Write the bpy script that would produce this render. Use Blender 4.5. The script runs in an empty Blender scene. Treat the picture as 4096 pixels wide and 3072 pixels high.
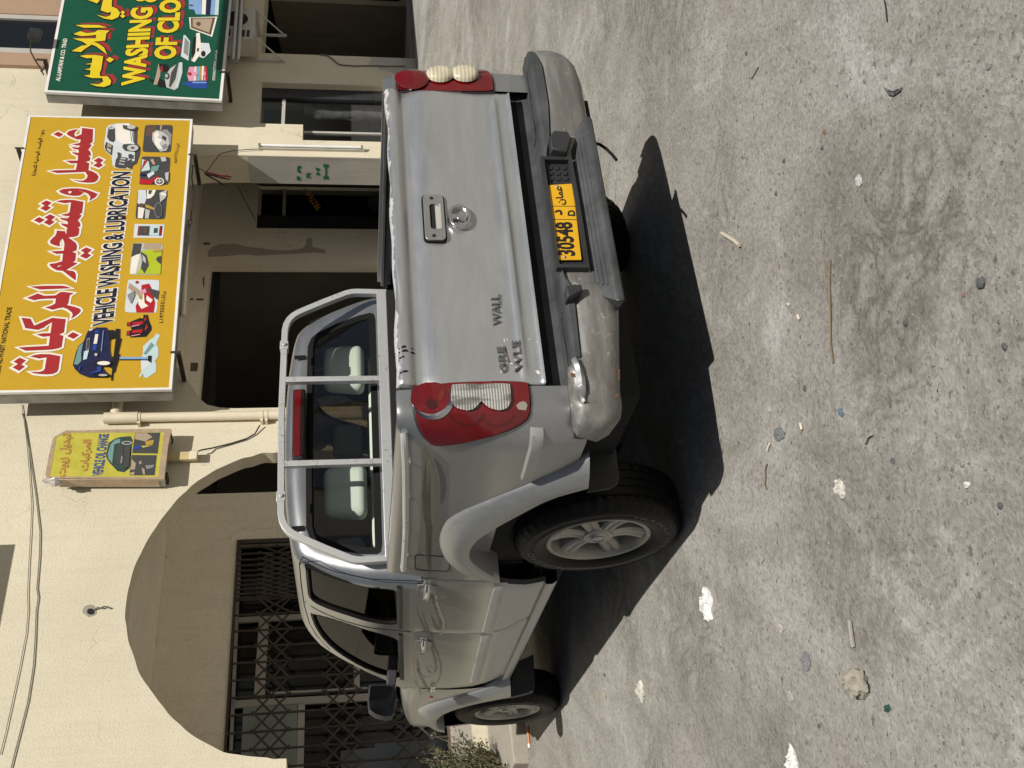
import bpy, bmesh, math, random
from mathutils import Vector, Matrix
from mathutils.geometry import tessellate_polygon
random.seed(7)
S = bpy.context.scene
COL = S.collection

# ------------------------------------------------------------------ camera
F = 4086.18                     # focal length in pixels of the 4096 px wide photo
PITCH, ROLL, CAMH = 0.1594, 0.0145, 1.3907
cp, sp, cr, sr = math.cos(PITCH), math.sin(PITCH), math.cos(ROLL), math.sin(ROLL)
_f = Vector((0, cp, -sp)); _d = Vector((0, -sp, -cp)); _r = Vector((1, 0, 0))
RIGHT = cr*_r + sr*_d; DOWN = -sr*_r + cr*_d; FWD = _f
CAM = Vector((0, 0, CAMH))
cd = bpy.data.cameras.new('camera'); co = bpy.data.objects.new('camera', cd); COL.objects.link(co)
cd.sensor_fit = 'HORIZONTAL'; cd.sensor_width = 36.0; cd.lens = 36.0*F/4096.0
cd.clip_start = 0.05; cd.clip_end = 1000
mw = Matrix.Identity(4)
for i in range(3):              # the phone was held on its side: picture left = up
    mw[i][0] = DOWN[i]; mw[i][1] = RIGHT[i]; mw[i][2] = -FWD[i]; mw[i][3] = CAM[i]
co.matrix_world = mw
S.camera = co

# ------------------------------------------------------------------ sun, sky, exposure
SUNDIR = Vector((0.424, -0.818, 1.0)).normalized()      # towards the sun
sl = bpy.data.lights.new('sun', 'SUN'); so = bpy.data.objects.new('sun', sl); COL.objects.link(so)
sl.energy = 4.2; sl.angle = math.radians(0.5); sl.color = (1.0, 0.955, 0.88)
so.rotation_euler = SUNDIR.to_track_quat('Z', 'Y').to_euler(); so.location = (6, -10, 14)
W = bpy.data.worlds.new('World'); S.world = W; W.use_nodes = True
wn = W.node_tree.nodes; wl = W.node_tree.links
bg = wn.get('Background') or wn.new('ShaderNodeBackground')
sky = wn.new('ShaderNodeTexSky'); sky.sky_type = 'NISHITA'; sky.sun_disc = False
sky.sun_elevation = math.asin(SUNDIR.z); sky.sun_rotation = math.atan2(SUNDIR.x, SUNDIR.y)
sky.dust_density = 2.0; sky.air_density = 1.0
wl.new(sky.outputs[0], bg.inputs[0]); bg.inputs[1].default_value = 0.027
S.view_settings.view_transform = 'Standard'; S.view_settings.look = 'None'
S.view_settings.exposure = 0.10; S.view_settings.gamma = 1.0
S.render.engine = 'CYCLES'; S.cycles.use_denoising = True
S.cycles.max_bounces = 8; S.cycles.transparent_max_bounces = 16
S.cycles.caustics_reflective = False; S.cycles.caustics_refractive = False

# ------------------------------------------------------------------ frames: photo pixel -> point on a real plane
def ray(x, y):
    u, v = 3072-y, x
    return RIGHT*((u-1536)/F) + DOWN*((v-2048)/F) + FWD
TRK = (0.0496, 4.6027, 0.5324)          # pick-up: rear axle position and heading
ct, st = math.cos(TRK[2]), math.sin(TRK[2])
def w2t(P):
    dx, dy = P.x-TRK[0], P.y-TRK[1]
    return Vector((ct*dx+st*dy, -st*dx+ct*dy, P.z))
def tp(x, y, ax, val):
    """photo point on the plane truck[ax] = val, in the truck's own frame"""
    A = w2t(CAM); D = w2t(CAM+ray(x, y))-A
    return A + D*((val-A[ax])/D[ax])
PHI = 0.6739
TW = Vector((math.cos(PHI), math.sin(PHI), 0)); NW = Vector((math.sin(PHI), -math.cos(PHI), 0))
def gp(x, y, z=0.0):
    d = ray(x, y); return CAM + d*((z-CAM.z)/d.z)
P0 = gp(1957, 2990, .13); P0.z = 0
def bl(P):
    d = P-P0; return Vector((d.dot(TW), -d.dot(NW), P.z))
def bp(x, y, e=0.0):
    """photo point on the building plane standing e metres in front of the wall: (t, -e, z)"""
    d = ray(x, y); q = CAM + d*(((P0+NW*e)-CAM).dot(NW)/d.dot(NW)); return bl(q)
def bt(x, y, t):
    d = ray(x, y); q = CAM + d*(((P0+TW*t)-CAM).dot(TW)/d.dot(TW)); return bl(q)
def zo(ox, oy, s):
    return lambda pts: [(ox+a/s, oy+b/s) for a, b in pts]

# ------------------------------------------------------------------ mesh helpers
class MB:
    def __init__(s): s.v = []; s.f = []; s.m = []; s.cur = 0
    def vert(s, p): s.v.append(tuple(p)); return len(s.v)-1
    def face(s, idx): s.f.append(tuple(idx)); s.m.append(s.cur)
    def poly(s, pts): s.face([s.vert(p) for p in pts]); return s
    def grid(s, rows, closed=False, loop=False):
        n = len(rows[0]); ids = [[s.vert(p) for p in r] for r in rows]
        R_ = len(rows)
        for i in range(R_ if loop else R_-1):
            a, b = ids[i], ids[(i+1) % R_]
            for j in range(n if closed else n-1):
                k = (j+1) % n
                s.face((a[j], a[k], b[k], b[j]))
        return s
    def box(s, x0, x1, y0, y1, z0, z1):
        return s.hexa([(x0,y0,z0),(x1,y0,z0),(x1,y1,z0),(x0,y1,z0)], [(x0,y0,z1),(x1,y0,z1),(x1,y1,z1),(x0,y1,z1)])
    def hexa(s, lo, hi):
        a = [s.vert(p) for p in lo]; b = [s.vert(p) for p in hi]; n = len(a)
        s.face(a[::-1]); s.face(b)
        for i in range(n): s.face((a[i], a[(i+1)%n], b[(i+1)%n], b[i]))
        return s
    def tube(s, path, r, n=8, cap=True, up=None, sq=None):
        path = [Vector(p) for p in path]; rows = []; N = None
        for i, p in enumerate(path):
            t = (path[min(i+1, len(path)-1)]-path[max(i-1, 0)]).normalized()
            if N is None:
                u = Vector(up) if up else (Vector((0,0,1)) if abs(t.z) < .9 else Vector((1,0,0)))
                N = (u - t*u.dot(t)).normalized()
            else:
                N = (N - t*N.dot(t))
                N = N.normalized() if N.length > 1e-6 else Vector((1,0,0))
            B = t.cross(N); rr = r[i] if isinstance(r, (list, tuple)) else r
            if sq:
                w, h = sq; ring = [p+N*h*a+B*w*b for a, b in ((1,1),(1,-1),(-1,-1),(-1,1))]
                # keep section width through bends
                if 0 < i < len(path)-1:
                    d1 = (path[i]-path[i-1]).normalized(); d2 = (path[i+1]-path[i]).normalized()
                    k = 1/max(.5, math.sqrt((1+d1.dot(d2))/2))
                    ring = [p+N*h*a*k+B*w*b for a, b in ((1,1),(1,-1),(-1,-1),(-1,1))] if abs((d2-d1).dot(N)) > abs((d2-d1).dot(B)) else [p+N*h*a+B*w*b*k for a, b in ((1,1),(1,-1),(-1,-1),(-1,1))]
            else:
                ring = [p+(N*math.cos(2*math.pi*k/n)+B*math.sin(2*math.pi*k/n))*rr for k in range(n)]
            rows.append(ring)
        s.grid(rows, closed=True)
        if cap:
            m = len(rows[0]); base = len(s.v)-m*len(rows)
            s.face([base+k for k in range(m)][::-1]); s.face([len(s.v)-m+k for k in range(m)])
        return s
    def prism(s, poly, fn, d0, d1, holes=()):
        """polygon (a,b) with holes, mapped by fn(a,b,d), from depth d0 to d1 (d1 None: one sheet)"""
        loops = [list(poly)]+[list(h) for h in holes]
        flat = [p for l in loops for p in l]
        tris = tessellate_polygon([[Vector((a, b, 0)) for a, b in l] for l in loops])
        A = [s.vert(fn(a, b, d0)) for a, b in flat]
        for t in tris: s.face([A[i] for i in t])
        if d1 is not None:
            Bv = [s.vert(fn(a, b, d1)) for a, b in flat]
            for t in tris: s.face([Bv[i] for i in reversed(t)])
            o = 0
            for l in loops:
                n = len(l)
                for i in range(n):
                    a, b = o+i, o+(i+1) % n
                    s.face((A[a], A[b], Bv[b], Bv[a]))
                o += n
        return s
    def lathe(s, prof, fn, n=48, closed=True):
        """profile of (radius, axial) points; fn(cos*r, sin*r, axial)"""
        rows = []
        for k in range(n):
            a = 2*math.pi*k/n
            rows.append([fn(r*math.cos(a), r*math.sin(a), h) for r, h in prof])
        s.grid(rows, loop=True); return s
    def blob(s, c, rad, n=8, m=6, jit=0.0, fn=None):
        rows = []
        for i in range(m+1):
            th = math.pi*i/m; row = []
            for k in range(n):
                a = 2*math.pi*k/n; j = 1+random.uniform(-jit, jit) if 0 < i < m else 1
                p = Vector((math.sin(th)*math.cos(a)*rad[0]*j, math.sin(th)*math.sin(a)*rad[1]*j, math.cos(th)*rad[2]*j))
                row.append(Vector(c)+(fn(p) if fn else p))
            rows.append(row)
        s.grid(rows, closed=True); return s
    def build(s, name, mats, parent=None, smooth=35, bevel=0, bseg=2, weld=True):
        me = bpy.data.meshes.new(name); me.from_pydata(s.v, [], s.f)
        if not isinstance(mats, (list, tuple)): mats = [mats]
        for m in mats: me.materials.append(m)
        me.polygons.foreach_set('material_index', s.m)
        bm = bmesh.new(); bm.from_mesh(me)
        if weld: bmesh.ops.remove_doubles(bm, verts=bm.verts, dist=1e-5)
        bmesh.ops.dissolve_degenerate(bm, dist=1e-6, edges=bm.edges)
        bmesh.ops.recalc_face_normals(bm, faces=bm.faces)
        bm.to_mesh(me); bm.free()
        if smooth:
            me.shade_smooth(); me.set_sharp_from_angle(angle=math.radians(smooth))
        o = bpy.data.objects.new(name, me); COL.objects.link(o)
        if parent: o.parent = parent
        if bevel:
            b = o.modifiers.new('bevel', 'BEVEL'); b.width = bevel; b.segments = bseg; b.limit_method = 'ANGLE'; b.angle_limit = math.radians(40)
        return o
def tag(o, label=None, cat=None, group=None, kind=None):
    if label: o['label'] = label
    if cat: o['category'] = cat
    if group: o['group'] = group
    if kind: o['kind'] = kind
    return o
def empty(name, loc=(0,0,0), rz=0):
    o = bpy.data.objects.new(name, None); COL.objects.link(o); o.location = loc; o.rotation_euler = (0, 0, rz)
    o.empty_display_size = .2; return o
def bthing(name, label, cat, at=(0,0,0), group=None):
    """a thing in the building's frame: Empty at `at` (t, -e, z); returns (empty, shift)"""
    w = P0+TW*at[0]-NW*at[1]+Vector((0,0,at[2]))
    o = empty(name, w, PHI); tag(o, label, cat, group); return o, Vector(at)
def offset_poly(pts, d):
    n = len(pts); A = sum(pts[i][0]*pts[(i+1)%n][1]-pts[(i+1)%n][0]*pts[i][1] for i in range(n))
    sg = 1 if A > 0 else -1; out = []
    for i in range(n):
        p0, p1, p2 = Vector(pts[i-1]), Vector(pts[i]), Vector(pts[(i+1)%n])
        a = (p1-p0); b = (p2-p1)
        if a.length < 1e-9 or b.length < 1e-9: out.append(tuple(p1)); continue
        a.normalize(); b.normalize()
        n1 = Vector((a.y, -a.x))*sg; n2 = Vector((b.y, -b.x))*sg
        m = n1+n2
        if m.length < .25: m = (n1+a)*1.0; out.append(tuple(p1+m.normalized()*d*1.3)); continue
        m.normalize(); k = min(1.8, 1/max(.3, m.dot(n1)))
        out.append(tuple(p1+m*d*k))
    return out
def lerp(a, b, t): return a+(b-a)*t
def interp(tab, x):
    if x <= tab[0][0]: return tab[0][1]
    for (x0, y0), (x1, y1) in zip(tab, tab[1:]):
        if x <= x1: return y0+(y1-y0)*(x-x0)/(x1-x0)
    return tab[-1][1]
def smoothline(p, it=3):
    for _ in range(it): p = [p[0]]+[tuple((p[i-1][j]+2*p[i][j]+p[i+1][j])/4 for j in range(len(p[0]))) for i in range(1, len(p)-1)]+[p[-1]]
    return p
def smooth01(x): x = max(0, min(1, x)); return x*x*(3-2*x)

# ------------------------------------------------------------------ writing
def text_mesh(body, off=0.0, res=3):
    c = bpy.data.curves.new('text', 'FONT'); c.body = body; c.size = 1; c.offset = off; c.resolution_u = res
    o = bpy.data.objects.new('text', c); COL.objects.link(o)
    dg = bpy.context.evaluated_depsgraph_get(); dg.update()
    me = bpy.data.meshes.new_from_object(o.evaluated_get(dg))
    v = [tuple(x.co) for x in me.vertices]; f = [tuple(p.vertices) for p in me.polygons]
    bpy.data.objects.remove(o); bpy.data.curves.remove(c); bpy.data.meshes.remove(me)
    return v, f
def text_fit(mb, body, tl, bl_, tr, br, fn, off=0.0, box=None):
    """text stretched on the four corners (photo pixels or any 2-D frame); fn((a,b)) -> 3-D"""
    v, f = text_mesh(body, off)
    if not v: return
    if box is None:
        v0, _ = text_mesh(body, 0.0)
        box = (min(p[0] for p in v0), max(p[0] for p in v0), min(p[1] for p in v0), max(p[1] for p in v0))
    x0, x1, y0, y1 = box; ids = []
    for p in v:
        a = (p[0]-x0)/(x1-x0); b = (p[1]-y0)/(y1-y0)
        q = tuple((bl_[i]*(1-a)+br[i]*a)*(1-b)+(tl[i]*(1-a)+tr[i]*a)*b for i in (0, 1))
        ids.append(mb.vert(fn(q)))
    for p in f: mb.face([ids[i] for i in p])
_AR = {'ا':('FE8D','FE8E',None,None),'ب':('FE8F','FE90','FE91','FE92'),'ت':('FE95','FE96','FE97','FE98'),'ة':('FE93','FE94',None,None),
 'ج':('FE9D','FE9E','FE9F','FEA0'),'ح':('FEA1','FEA2','FEA3','FEA4'),'د':('FEA9','FEAA',None,None),'ر':('FEAD','FEAE',None,None),'ز':('FEAF','FEB0',None,None),
 'س':('FEB1','FEB2','FEB3','FEB4'),'ش':('FEB5','FEB6','FEB7','FEB8'),'ط':('FEC1','FEC2','FEC3','FEC4'),'ع':('FEC9','FECA','FECB','FECC'),'غ':('FECD','FECE','FECF','FED0'),
 'ك':('FED9','FEDA','FEDB','FEDC'),'ل':('FEDD','FEDE','FEDF','FEE0'),'م':('FEE1','FEE2','FEE3','FEE4'),'ن':('FEE5','FEE6','FEE7','FEE8'),'و':('FEED','FEEE',None,None),
 'ي':('FEF1','FEF2','FEF3','FEF4'),'ء':('FE80',None,None,None),'ق':('FED5','FED6','FED7','FED8'),'ه':('FEE9','FEEA','FEEB','FEEC')}
def arabic(s):
    out = []
    for i, ch in enumerate(s):
        if ch not in _AR: out.append(ch); continue
        fm = _AR[ch]; pv = s[i-1] if i else ' '; nx = s[i+1] if i+1 < len(s) else ' '
        jp = pv in _AR and _AR[pv][2] is not None and fm[1] is not None
        jn = fm[2] is not None and nx in _AR and _AR[nx][1] is not None
        k = 3 if jp and jn else 1 if jp else 2 if jn else 0
        out.append(chr(int(fm[k], 16)))
    return ''.join(reversed(out))
# ------------------------------------------------------------------ materials
def nd(nt, t, **kw):
    n = nt.nodes.new(t)
    for k, v in kw.items():
        if k in n.inputs: n.inputs[k].default_value = v
        else: setattr(n, k, v)
    return n
def newmat(name):
    m = bpy.data.materials.new(name); m.use_nodes = True
    nt = m.node_tree; b = nt.nodes['Principled BSDF']; return m, nt, b
def coords(nt, scale=(1,1,1)):
    tc = nt.nodes.new('ShaderNodeTexCoord'); mp = nt.nodes.new('ShaderNodeMapping')
    mp.inputs['Scale'].default_value = scale; nt.links.new(tc.outputs['Object'], mp.inputs[0]); return mp.outputs[0]
def noise(nt, vec, sc, det=4, rough=.55, dist=0):
    n = nt.nodes.new('ShaderNodeTexNoise'); n.inputs['Scale'].default_value = sc; n.inputs['Detail'].default_value = det
    n.inputs['Roughness'].default_value = rough; n.inputs['Distortion'].default_value = dist
    nt.links.new(vec, n.inputs['Vector']); return n.outputs[0]
def ramp(nt, fac, stops):
    r = nt.nodes.new('ShaderNodeValToRGB'); e = r.color_ramp.elements
    while len(e) < len(stops): e.new(.5)
    for k, (p, c) in zip(e, stops):
        k.position = p; k.color = (*c, 1) if len(c) == 3 else c
    nt.links.new(fac, r.inputs[0]); return r.outputs[0]
def mixc(nt, fac, a, b, mode='MIX'):
    m = nt.nodes.new('ShaderNodeMix'); m.data_type = 'RGBA'; m.blend_type = mode
    for sock, val in ((m.inputs[0], fac), (m.inputs[6], a), (m.inputs[7], b)):
        if hasattr(val, 'is_output'): nt.links.new(val, sock)
        elif isinstance(val, (int, float)): sock.default_value = val
        else: sock.default_value = (*val, 1)
    return m.outputs[2]
def bump(nt, b, h, strength, dist=.01, prev=None):
    n = nt.nodes.new('ShaderNodeBump'); n.inputs['Strength'].default_value = strength; n.inputs['Distance'].default_value = dist
    nt.links.new(h, n.inputs['Height'])
    if prev is not None: nt.links.new(prev, n.inputs['Normal'])
    if b is not None: nt.links.new(n.outputs[0], b.inputs['Normal'])
    return n.outputs[0]
def math_(nt, op, a, b=None):
    m = nt.nodes.new('ShaderNodeMath'); m.operation = op
    for i, v in enumerate((a, b)):
        if v is None: continue
        if hasattr(v, 'is_output'): nt.links.new(v, m.inputs[i])
        else: m.inputs[i].default_value = v
    return m.outputs[0]
def M(name, c, rough=.6, metal=0, var=.12, sc=3, bmp=0, bsc=60, spec=.5, coat=0, emit=None):
    """plain material with a little uneven colour, gloss and relief"""
    m, nt, b = newmat(name); v = coords(nt)
    f = noise(nt, v, sc, 5, .6)
    lo = [max(0, x*(1-var)) for x in c]; hi = [min(1, x*(1+var)) for x in c]
    nt.links.new(ramp(nt, f, [(.3, lo), (.7, hi)]), b.inputs['Base Color'])
    b.inputs['Metallic'].default_value = metal; b.inputs['Specular IOR Level'].default_value = spec
    r = ramp(nt, noise(nt, v, sc*4, 4), [(.3, (max(0, rough-.07),)*3), (.7, (min(1, rough+.07),)*3)])
    nt.links.new(r, b.inputs['Roughness'])
    if coat: b.inputs['Coat Weight'].default_value = coat; b.inputs['Coat Roughness'].default_value = .12
    if bmp: bump(nt, b, noise(nt, v, bsc, 4), bmp)
    return m
MAT = {}
def flat(name, c, rough=.55, metal=0):
    if name not in MAT: MAT[name] = M(name, c, rough, metal, .05, 2)
    return MAT[name]

# stucco: cream render with a fine pebbled finish, weather marks
def stucco(name, c, stain, grain=70, strength=.7, dirt=.5):
    m, nt, b = newmat(name); v = coords(nt)
    big = noise(nt, v, .7, 5, .6, .6); mid = noise(nt, v, 4, 5, .65)
    col = mixc(nt, ramp(nt, big, [(.35, (0,)*3), (.75, (dirt,)*3)]), c, stain)
    col = mixc(nt, ramp(nt, mid, [(.45, (0,)*3), (.8, (.25,)*3)]), col, [x*.86 for x in c])
    vs = coords(nt, (5, 5, .35))
    col = mixc(nt, ramp(nt, noise(nt, vs, 2.0, 5, .7), [(.5, (0,)*3), (.8, (dirt,)*3)]), col, stain)
    wv = nt.nodes.new('ShaderNodeTexVoronoi'); wv.feature = 'DISTANCE_TO_EDGE'; wv.inputs['Scale'].default_value = .75
    ad = nt.nodes.new('ShaderNodeVectorMath'); ad.operation = 'ADD'; nz = nt.nodes.new('ShaderNodeTexNoise'); nz.inputs['Scale'].default_value = 2.2; nz.inputs['Detail'].default_value = 6
    nt.links.new(v, nz.inputs['Vector']); sc2 = nt.nodes.new('ShaderNodeVectorMath'); sc2.operation = 'SCALE'; sc2.inputs['Scale'].default_value = .8; nt.links.new(nz.outputs[1], sc2.inputs[0])
    nt.links.new(v, ad.inputs[0]); nt.links.new(sc2.outputs[0], ad.inputs[1]); nt.links.new(ad.outputs[0], wv.inputs['Vector'])
    ck = math_(nt, 'MULTIPLY', ramp(nt, wv.outputs['Distance'], [(.0, (.55,)*3), (.007, (0,)*3)]), ramp(nt, noise(nt, v, .9, 2), [(.5, (0,)*3), (.6, (1,)*3)]))
    col = mixc(nt, ck, col, [x*.45 for x in c])
    g = noise(nt, v, grain, 5, .62)
    col = mixc(nt, ramp(nt, g, [(.36, (.34,)*3), (.5, (0,)*3)]), col, [x*.6 for x in c])
    nt.links.new(col, b.inputs['Base Color']); b.inputs['Roughness'].default_value = .9; b.inputs['Specular IOR Level'].default_value = .2
    n1 = bump(nt, None, g, strength, .012); bump(nt, b, noise(nt, v, 8, 3), .12, .02, n1)
    return m
MAT['stucco'] = stucco('cream_stucco', (.71, .65, .50), (.53, .47, .35), 52, .45)
MAT['inner'] = stucco('lightened_cream_plaster', (.88, .82, .69), (.66, .60, .49), 45, .25, .5)  # same cream as outside, lightened to make up for the dim porch
MAT['jamb'] = stucco('grey_render_and_shade', (.52, .50, .45), (.30, .28, .24), 45, .25, .6)  # grey of bare render; also holds the shade of the pier side
MAT['brown'] = stucco('brown_paint', (.42, .29, .20), (.33, .23, .16), 60, .2, .3)
MAT['scar'] = stucco('old_mortar', (.50, .45, .37), (.30, .27, .22), 40, .4, .6)
MAT['bay'] = M('dim_bay_plaster', (.13, .12, .10), .9, var=.15, sc=1.5)  # the bay's lack of light is put into a dark wall colour
MAT['garage'] = stucco('dim_brown_plaster', (.20, .165, .115), (.11, .085, .06), 40, .2, .6)  # garage gloom put into a darker brown
MAT['dark_room'] = M('dark_interior', (.055, .050, .042), .9, var=.3, sc=1.5)  # unlit shop room painted near-black

# ground: dusty worn concrete, patches of sand, pebbles and grit
def ground_mat():
    m, nt, b = newmat('dusty_concrete'); v = coords(nt)
    big = noise(nt, v, .55, 6, .62, .8); mid = noise(nt, v, 2.6, 6, .65, .5); fine = noise(nt, v, 34, 5, .7)
    va = coords(nt, (1.0, .35, 1)); streak = noise(nt, va, 3.2, 6, .7, 1.2)
    col = ramp(nt, big, [(.30, (.275, .262, .238)), (.50, (.345, .332, .305)), (.68, (.405, .392, .365))])
    col = mixc(nt, ramp(nt, mid, [(.42, (0,)*3), (.62, (.75,)*3)]), col, (.345, .334, .308))
    col = mixc(nt, ramp(nt, streak, [(.44, (0,)*3), (.60, (.5,)*3)]), col, (.235, .220, .192))
    col = mixc(nt, ramp(nt, noise(nt, v, 1.3, 6, .7, 1.5), [(.54, (0,)*3), (.66, (.75,)*3)]), col, (.45, .44, .415))
    col = mixc(nt, ramp(nt, noise(nt, v, .9, 3), [(.55, (0,)*3), (.7, (.35,)*3)]), col, (.34, .295, .26))
    # low ripples of hardened mud: thin darker ridges in patches
    rn = noise(nt, v, 3.4, 4, .55, 2.2); rd = math_(nt, 'ABSOLUTE', math_(nt, 'SUBTRACT', rn, .5))
    pm = ramp(nt, noise(nt, v, .75, 3, .5, .6), [(.46, (0,)*3), (.62, (1,)*3)])
    dv = nt.nodes.new('ShaderNodeVectorMath'); dv.operation = 'DISTANCE'; nt.links.new(v, dv.inputs[0]); cc = gp(3550, 1050); dv.inputs[1].default_value = (cc.x, cc.y, 0)
    near = ramp(nt, math_(nt, 'ADD', dv.outputs['Value'], math_(nt, 'MULTIPLY', noise(nt, v, 1.7, 4), .9)), [(.55, (1,)*3), (1.0, (0,)*3)])
    pm = math_(nt, 'MAXIMUM', math_(nt, 'MULTIPLY', pm, .6), near)
    rk = math_(nt, 'MULTIPLY', ramp(nt, rd, [(.0, (1,)*3), (.05, (.5,)*3), (.15, (0,)*3)]), pm)
    col = mixc(nt, rk, col, (.125, .115, .098))
    col = mixc(nt, math_(nt, 'MULTIPLY', pm, .34), col, (.22, .205, .175))
    vt = coords(nt, (.55, 2.4, 1)); col = mixc(nt, ramp(nt, noise(nt, vt, 1.1, 5, .6, .4), [(.55, (0,)*3), (.75, (.38,)*3)]), col, (.205, .188, .16))
    # sand grains: light and dark specks
    vo = nt.nodes.new('ShaderNodeTexVoronoi'); vo.inputs['Scale'].default_value = 95; vo.inputs['Randomness'].default_value = 1
    nt.links.new(v, vo.inputs['Vector'])
    grain = ramp(nt, vo.outputs['Color'], [(.0, (.68,)*3), (.5, (1.0,)*3), (1.0, (1.28,)*3)])
    col = mixc(nt, .75, col, grain, 'MULTIPLY')
    col = mixc(nt, ramp(nt, fine, [(.34, (.75,)*3), (.42, (0,)*3)]), col, (.085, .078, .068))
    vp = nt.nodes.new('ShaderNodeTexVoronoi'); vp.inputs['Scale'].default_value = 26; nt.links.new(v, vp.inputs['Vector'])
    peb = ramp(nt, vp.outputs['Distance'], [(.07, (1,)*3), (.13, (0,)*3)])
    keep = ramp(nt, noise(nt, v, 7, 2), [(.62, (0,)*3), (.66, (.8,)*3)])
    pk = math_(nt, 'MULTIPLY', peb, keep)
    col = mixc(nt, pk, col, mixc(nt, vp.outputs['Color'], (.10, .095, .09), (.34, .33, .31)))
    nt.links.new(col, b.inputs['Base Color']); b.inputs['Roughness'].default_value = .93; b.inputs['Specular IOR Level'].default_value = .15
    n1 = bump(nt, None, fine, .35, .010); n2 = bump(nt, None, vo.outputs['Distance'], .2, .005, n1)
    n2 = bump(nt, None, rk, -.6, .03, n2); n3 = bump(nt, None, pk, .8, .012, n2); bump(nt, b, streak, .35, .03, n3)
    return m
MAT['ground'] = ground_mat()
MAT['concrete'] = stucco('grey_concrete', (.40, .37, .31), (.25, .23, .19), 50, .4, .6)
MAT['floor'] = stucco('worn_floor', (.45, .41, .36), (.30, .27, .23), 60, .2, .6)

# car paint: dull silver with dust, chips
def paint(name, c, metal=.75, rough=.36, dust=.35, chip=0.0, topz=None):
    m, nt, b = newmat(name); v = coords(nt)
    big = noise(nt, v, 1.8, 5, .6, .4); vs = coords(nt, (1.2, 6, 6)); st = noise(nt, vs, 3.0, 6, .7, .3)
    d = math_(nt, 'MULTIPLY', ramp(nt, st, [(.42, (0,)*3), (.72, (1,)*3)]), dust)
    col = mixc(nt, ramp(nt, big, [(.3, (0,)*3), (.7, (.3,)*3)]), c, [x*.88 for x in c])
    col = mixc(nt, d, col, (.50, .485, .45))
    met = math_(nt, 'SUBTRACT', metal, math_(nt, 'MULTIPLY', d, .5))
    ro = math_(nt, 'ADD', rough, math_(nt, 'MULTIPLY', d, .25))
    if chip:
        n = noise(nt, v, 38, 5, .65, .5); n2 = noise(nt, v, 2.5, 3)
        k = math_(nt, 'MULTIPLY', ramp(nt, n, [(.60-chip*.1, (0,)*3), (.63-chip*.1, (1,)*3)]), ramp(nt, n2, [(.45, (0,)*3), (.6, (1,)*3)]))
        col = mixc(nt, k, col, mixc(nt, noise(nt, v, 60, 2), (.62, .62, .60), (.10, .05, .03)))
        met = math_(nt, 'MULTIPLY', met, math_(nt, 'SUBTRACT', 1, k))
    if topz:   # flaked upper lip: bare white filler with a rusty margin, along the edge of the panel
        sx = nt.nodes.new('ShaderNodeSeparateXYZ'); tc = nt.nodes.new('ShaderNodeTexCoord'); nt.links.new(tc.outputs['Object'], sx.inputs[0])
        wob = noise(nt, coords(nt, (1, 1, .2)), 16, 6, .7)
        hgt = math_(nt, 'ADD', math_(nt, 'SUBTRACT', sx.outputs[2], .004), math_(nt, 'MULTIPLY', math_(nt, 'SUBTRACT', wob, .5), .05))
        k1 = ramp(nt, math_(nt, 'MULTIPLY', math_(nt, 'SUBTRACT', hgt, topz), 40), [(.40, (0,)*3), (.46, (1,)*3)])
        k2 = ramp(nt, math_(nt, 'MULTIPLY', math_(nt, 'SUBTRACT', hgt, topz+.012), 40), [(.44, (0,)*3), (.5, (1,)*3)])
        col = mixc(nt, k1, col, mixc(nt, noise(nt, v, 30, 4), (.38, .39, .39), (.56, .57, .57))); col = mixc(nt, k2, col, (.13, .065, .04))
        met = math_(nt, 'MULTIPLY', met, math_(nt, 'SUBTRACT', 1, k1)); ro = math_(nt, 'ADD', ro, math_(nt, 'MULTIPLY', k1, .2))
    nt.links.new(col, b.inputs['Base Color']); nt.links.new(met, b.inputs['Metallic']); nt.links.new(ro, b.inputs['Roughness'])
    b.inputs['Coat Weight'].default_value = .25; b.inputs['Coat Roughness'].default_value = .2
    bump(nt, b, noise(nt, v, 1.6, 2), .03, .04)
    return m
SILV = (.41, .42, .43)
MAT['paint'] = paint('silver_paint_darkened', (.335, .348, .362), .74, .30, .14)  # silver of sides and cab, darkened to hold their shade
MAT['paint_gate'] = paint('silver_paint_brightened_flaked', (.52, .535, .55), .74, .30, .22, 0, 1.208)  # same silver lightened for the tailgate's sheen, with a flaked lip
MAT['paint_flare'] = paint('silver_plastic_flare', (.33, .34, .35), .5, .42, .2)
MAT['paint_bump'] = paint('dull_silver_bumper', (.175, .170, .162), .4, .5, .35, .12)
MAT['rack'] = paint('silver_rack_paint', (.56, .57, .57), .35, .42, .2, .5)
MAT['black_plastic'] = M('black_plastic', (.028, .029, .032), .55, var=.25, sc=5, bmp=.1, bsc=120)
MAT['pad'] = M('weathered_black_plastic', (.055, .058, .062), .52, var=.45, sc=6, bmp=.12, bsc=90)
MAT['rubber'] = M('black_rubber', (.010, .010, .010), .75, var=.3, spec=.15)
MAT['void'] = M('underbody_and_unlit_black', (.012, .012, .012), .9, var=.3)  # black of the underside; also the dark painted into rooms and holes
MAT['chrome'] = M('chrome', (.62, .63, .64), .22, 1, .05)
MAT['letter'] = M('worn_chrome_letter', (.20, .20, .20), .35, .7, .1)
MAT['steel'] = M('grey_steel', (.42, .42, .42), .42, .8, .15)
MAT['alloy'] = M('dusty_alloy', (.42, .40, .36), .45, .55, .22, 6)
MAT['brake'] = M('rusty_brown_metal', (.14, .10, .07), .8, .2, .3, 8)
MAT['seat'] = M('pale_seat_cloth', (.68, .73, .64), .9, var=.06, bmp=.15, bsc=200)
MAT['dash'] = M('dark_cabin', (.03, .03, .032), .8)
MAT['mold'] = M('silver_moulding', (.46, .46, .455), .45, .5, .1)
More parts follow.
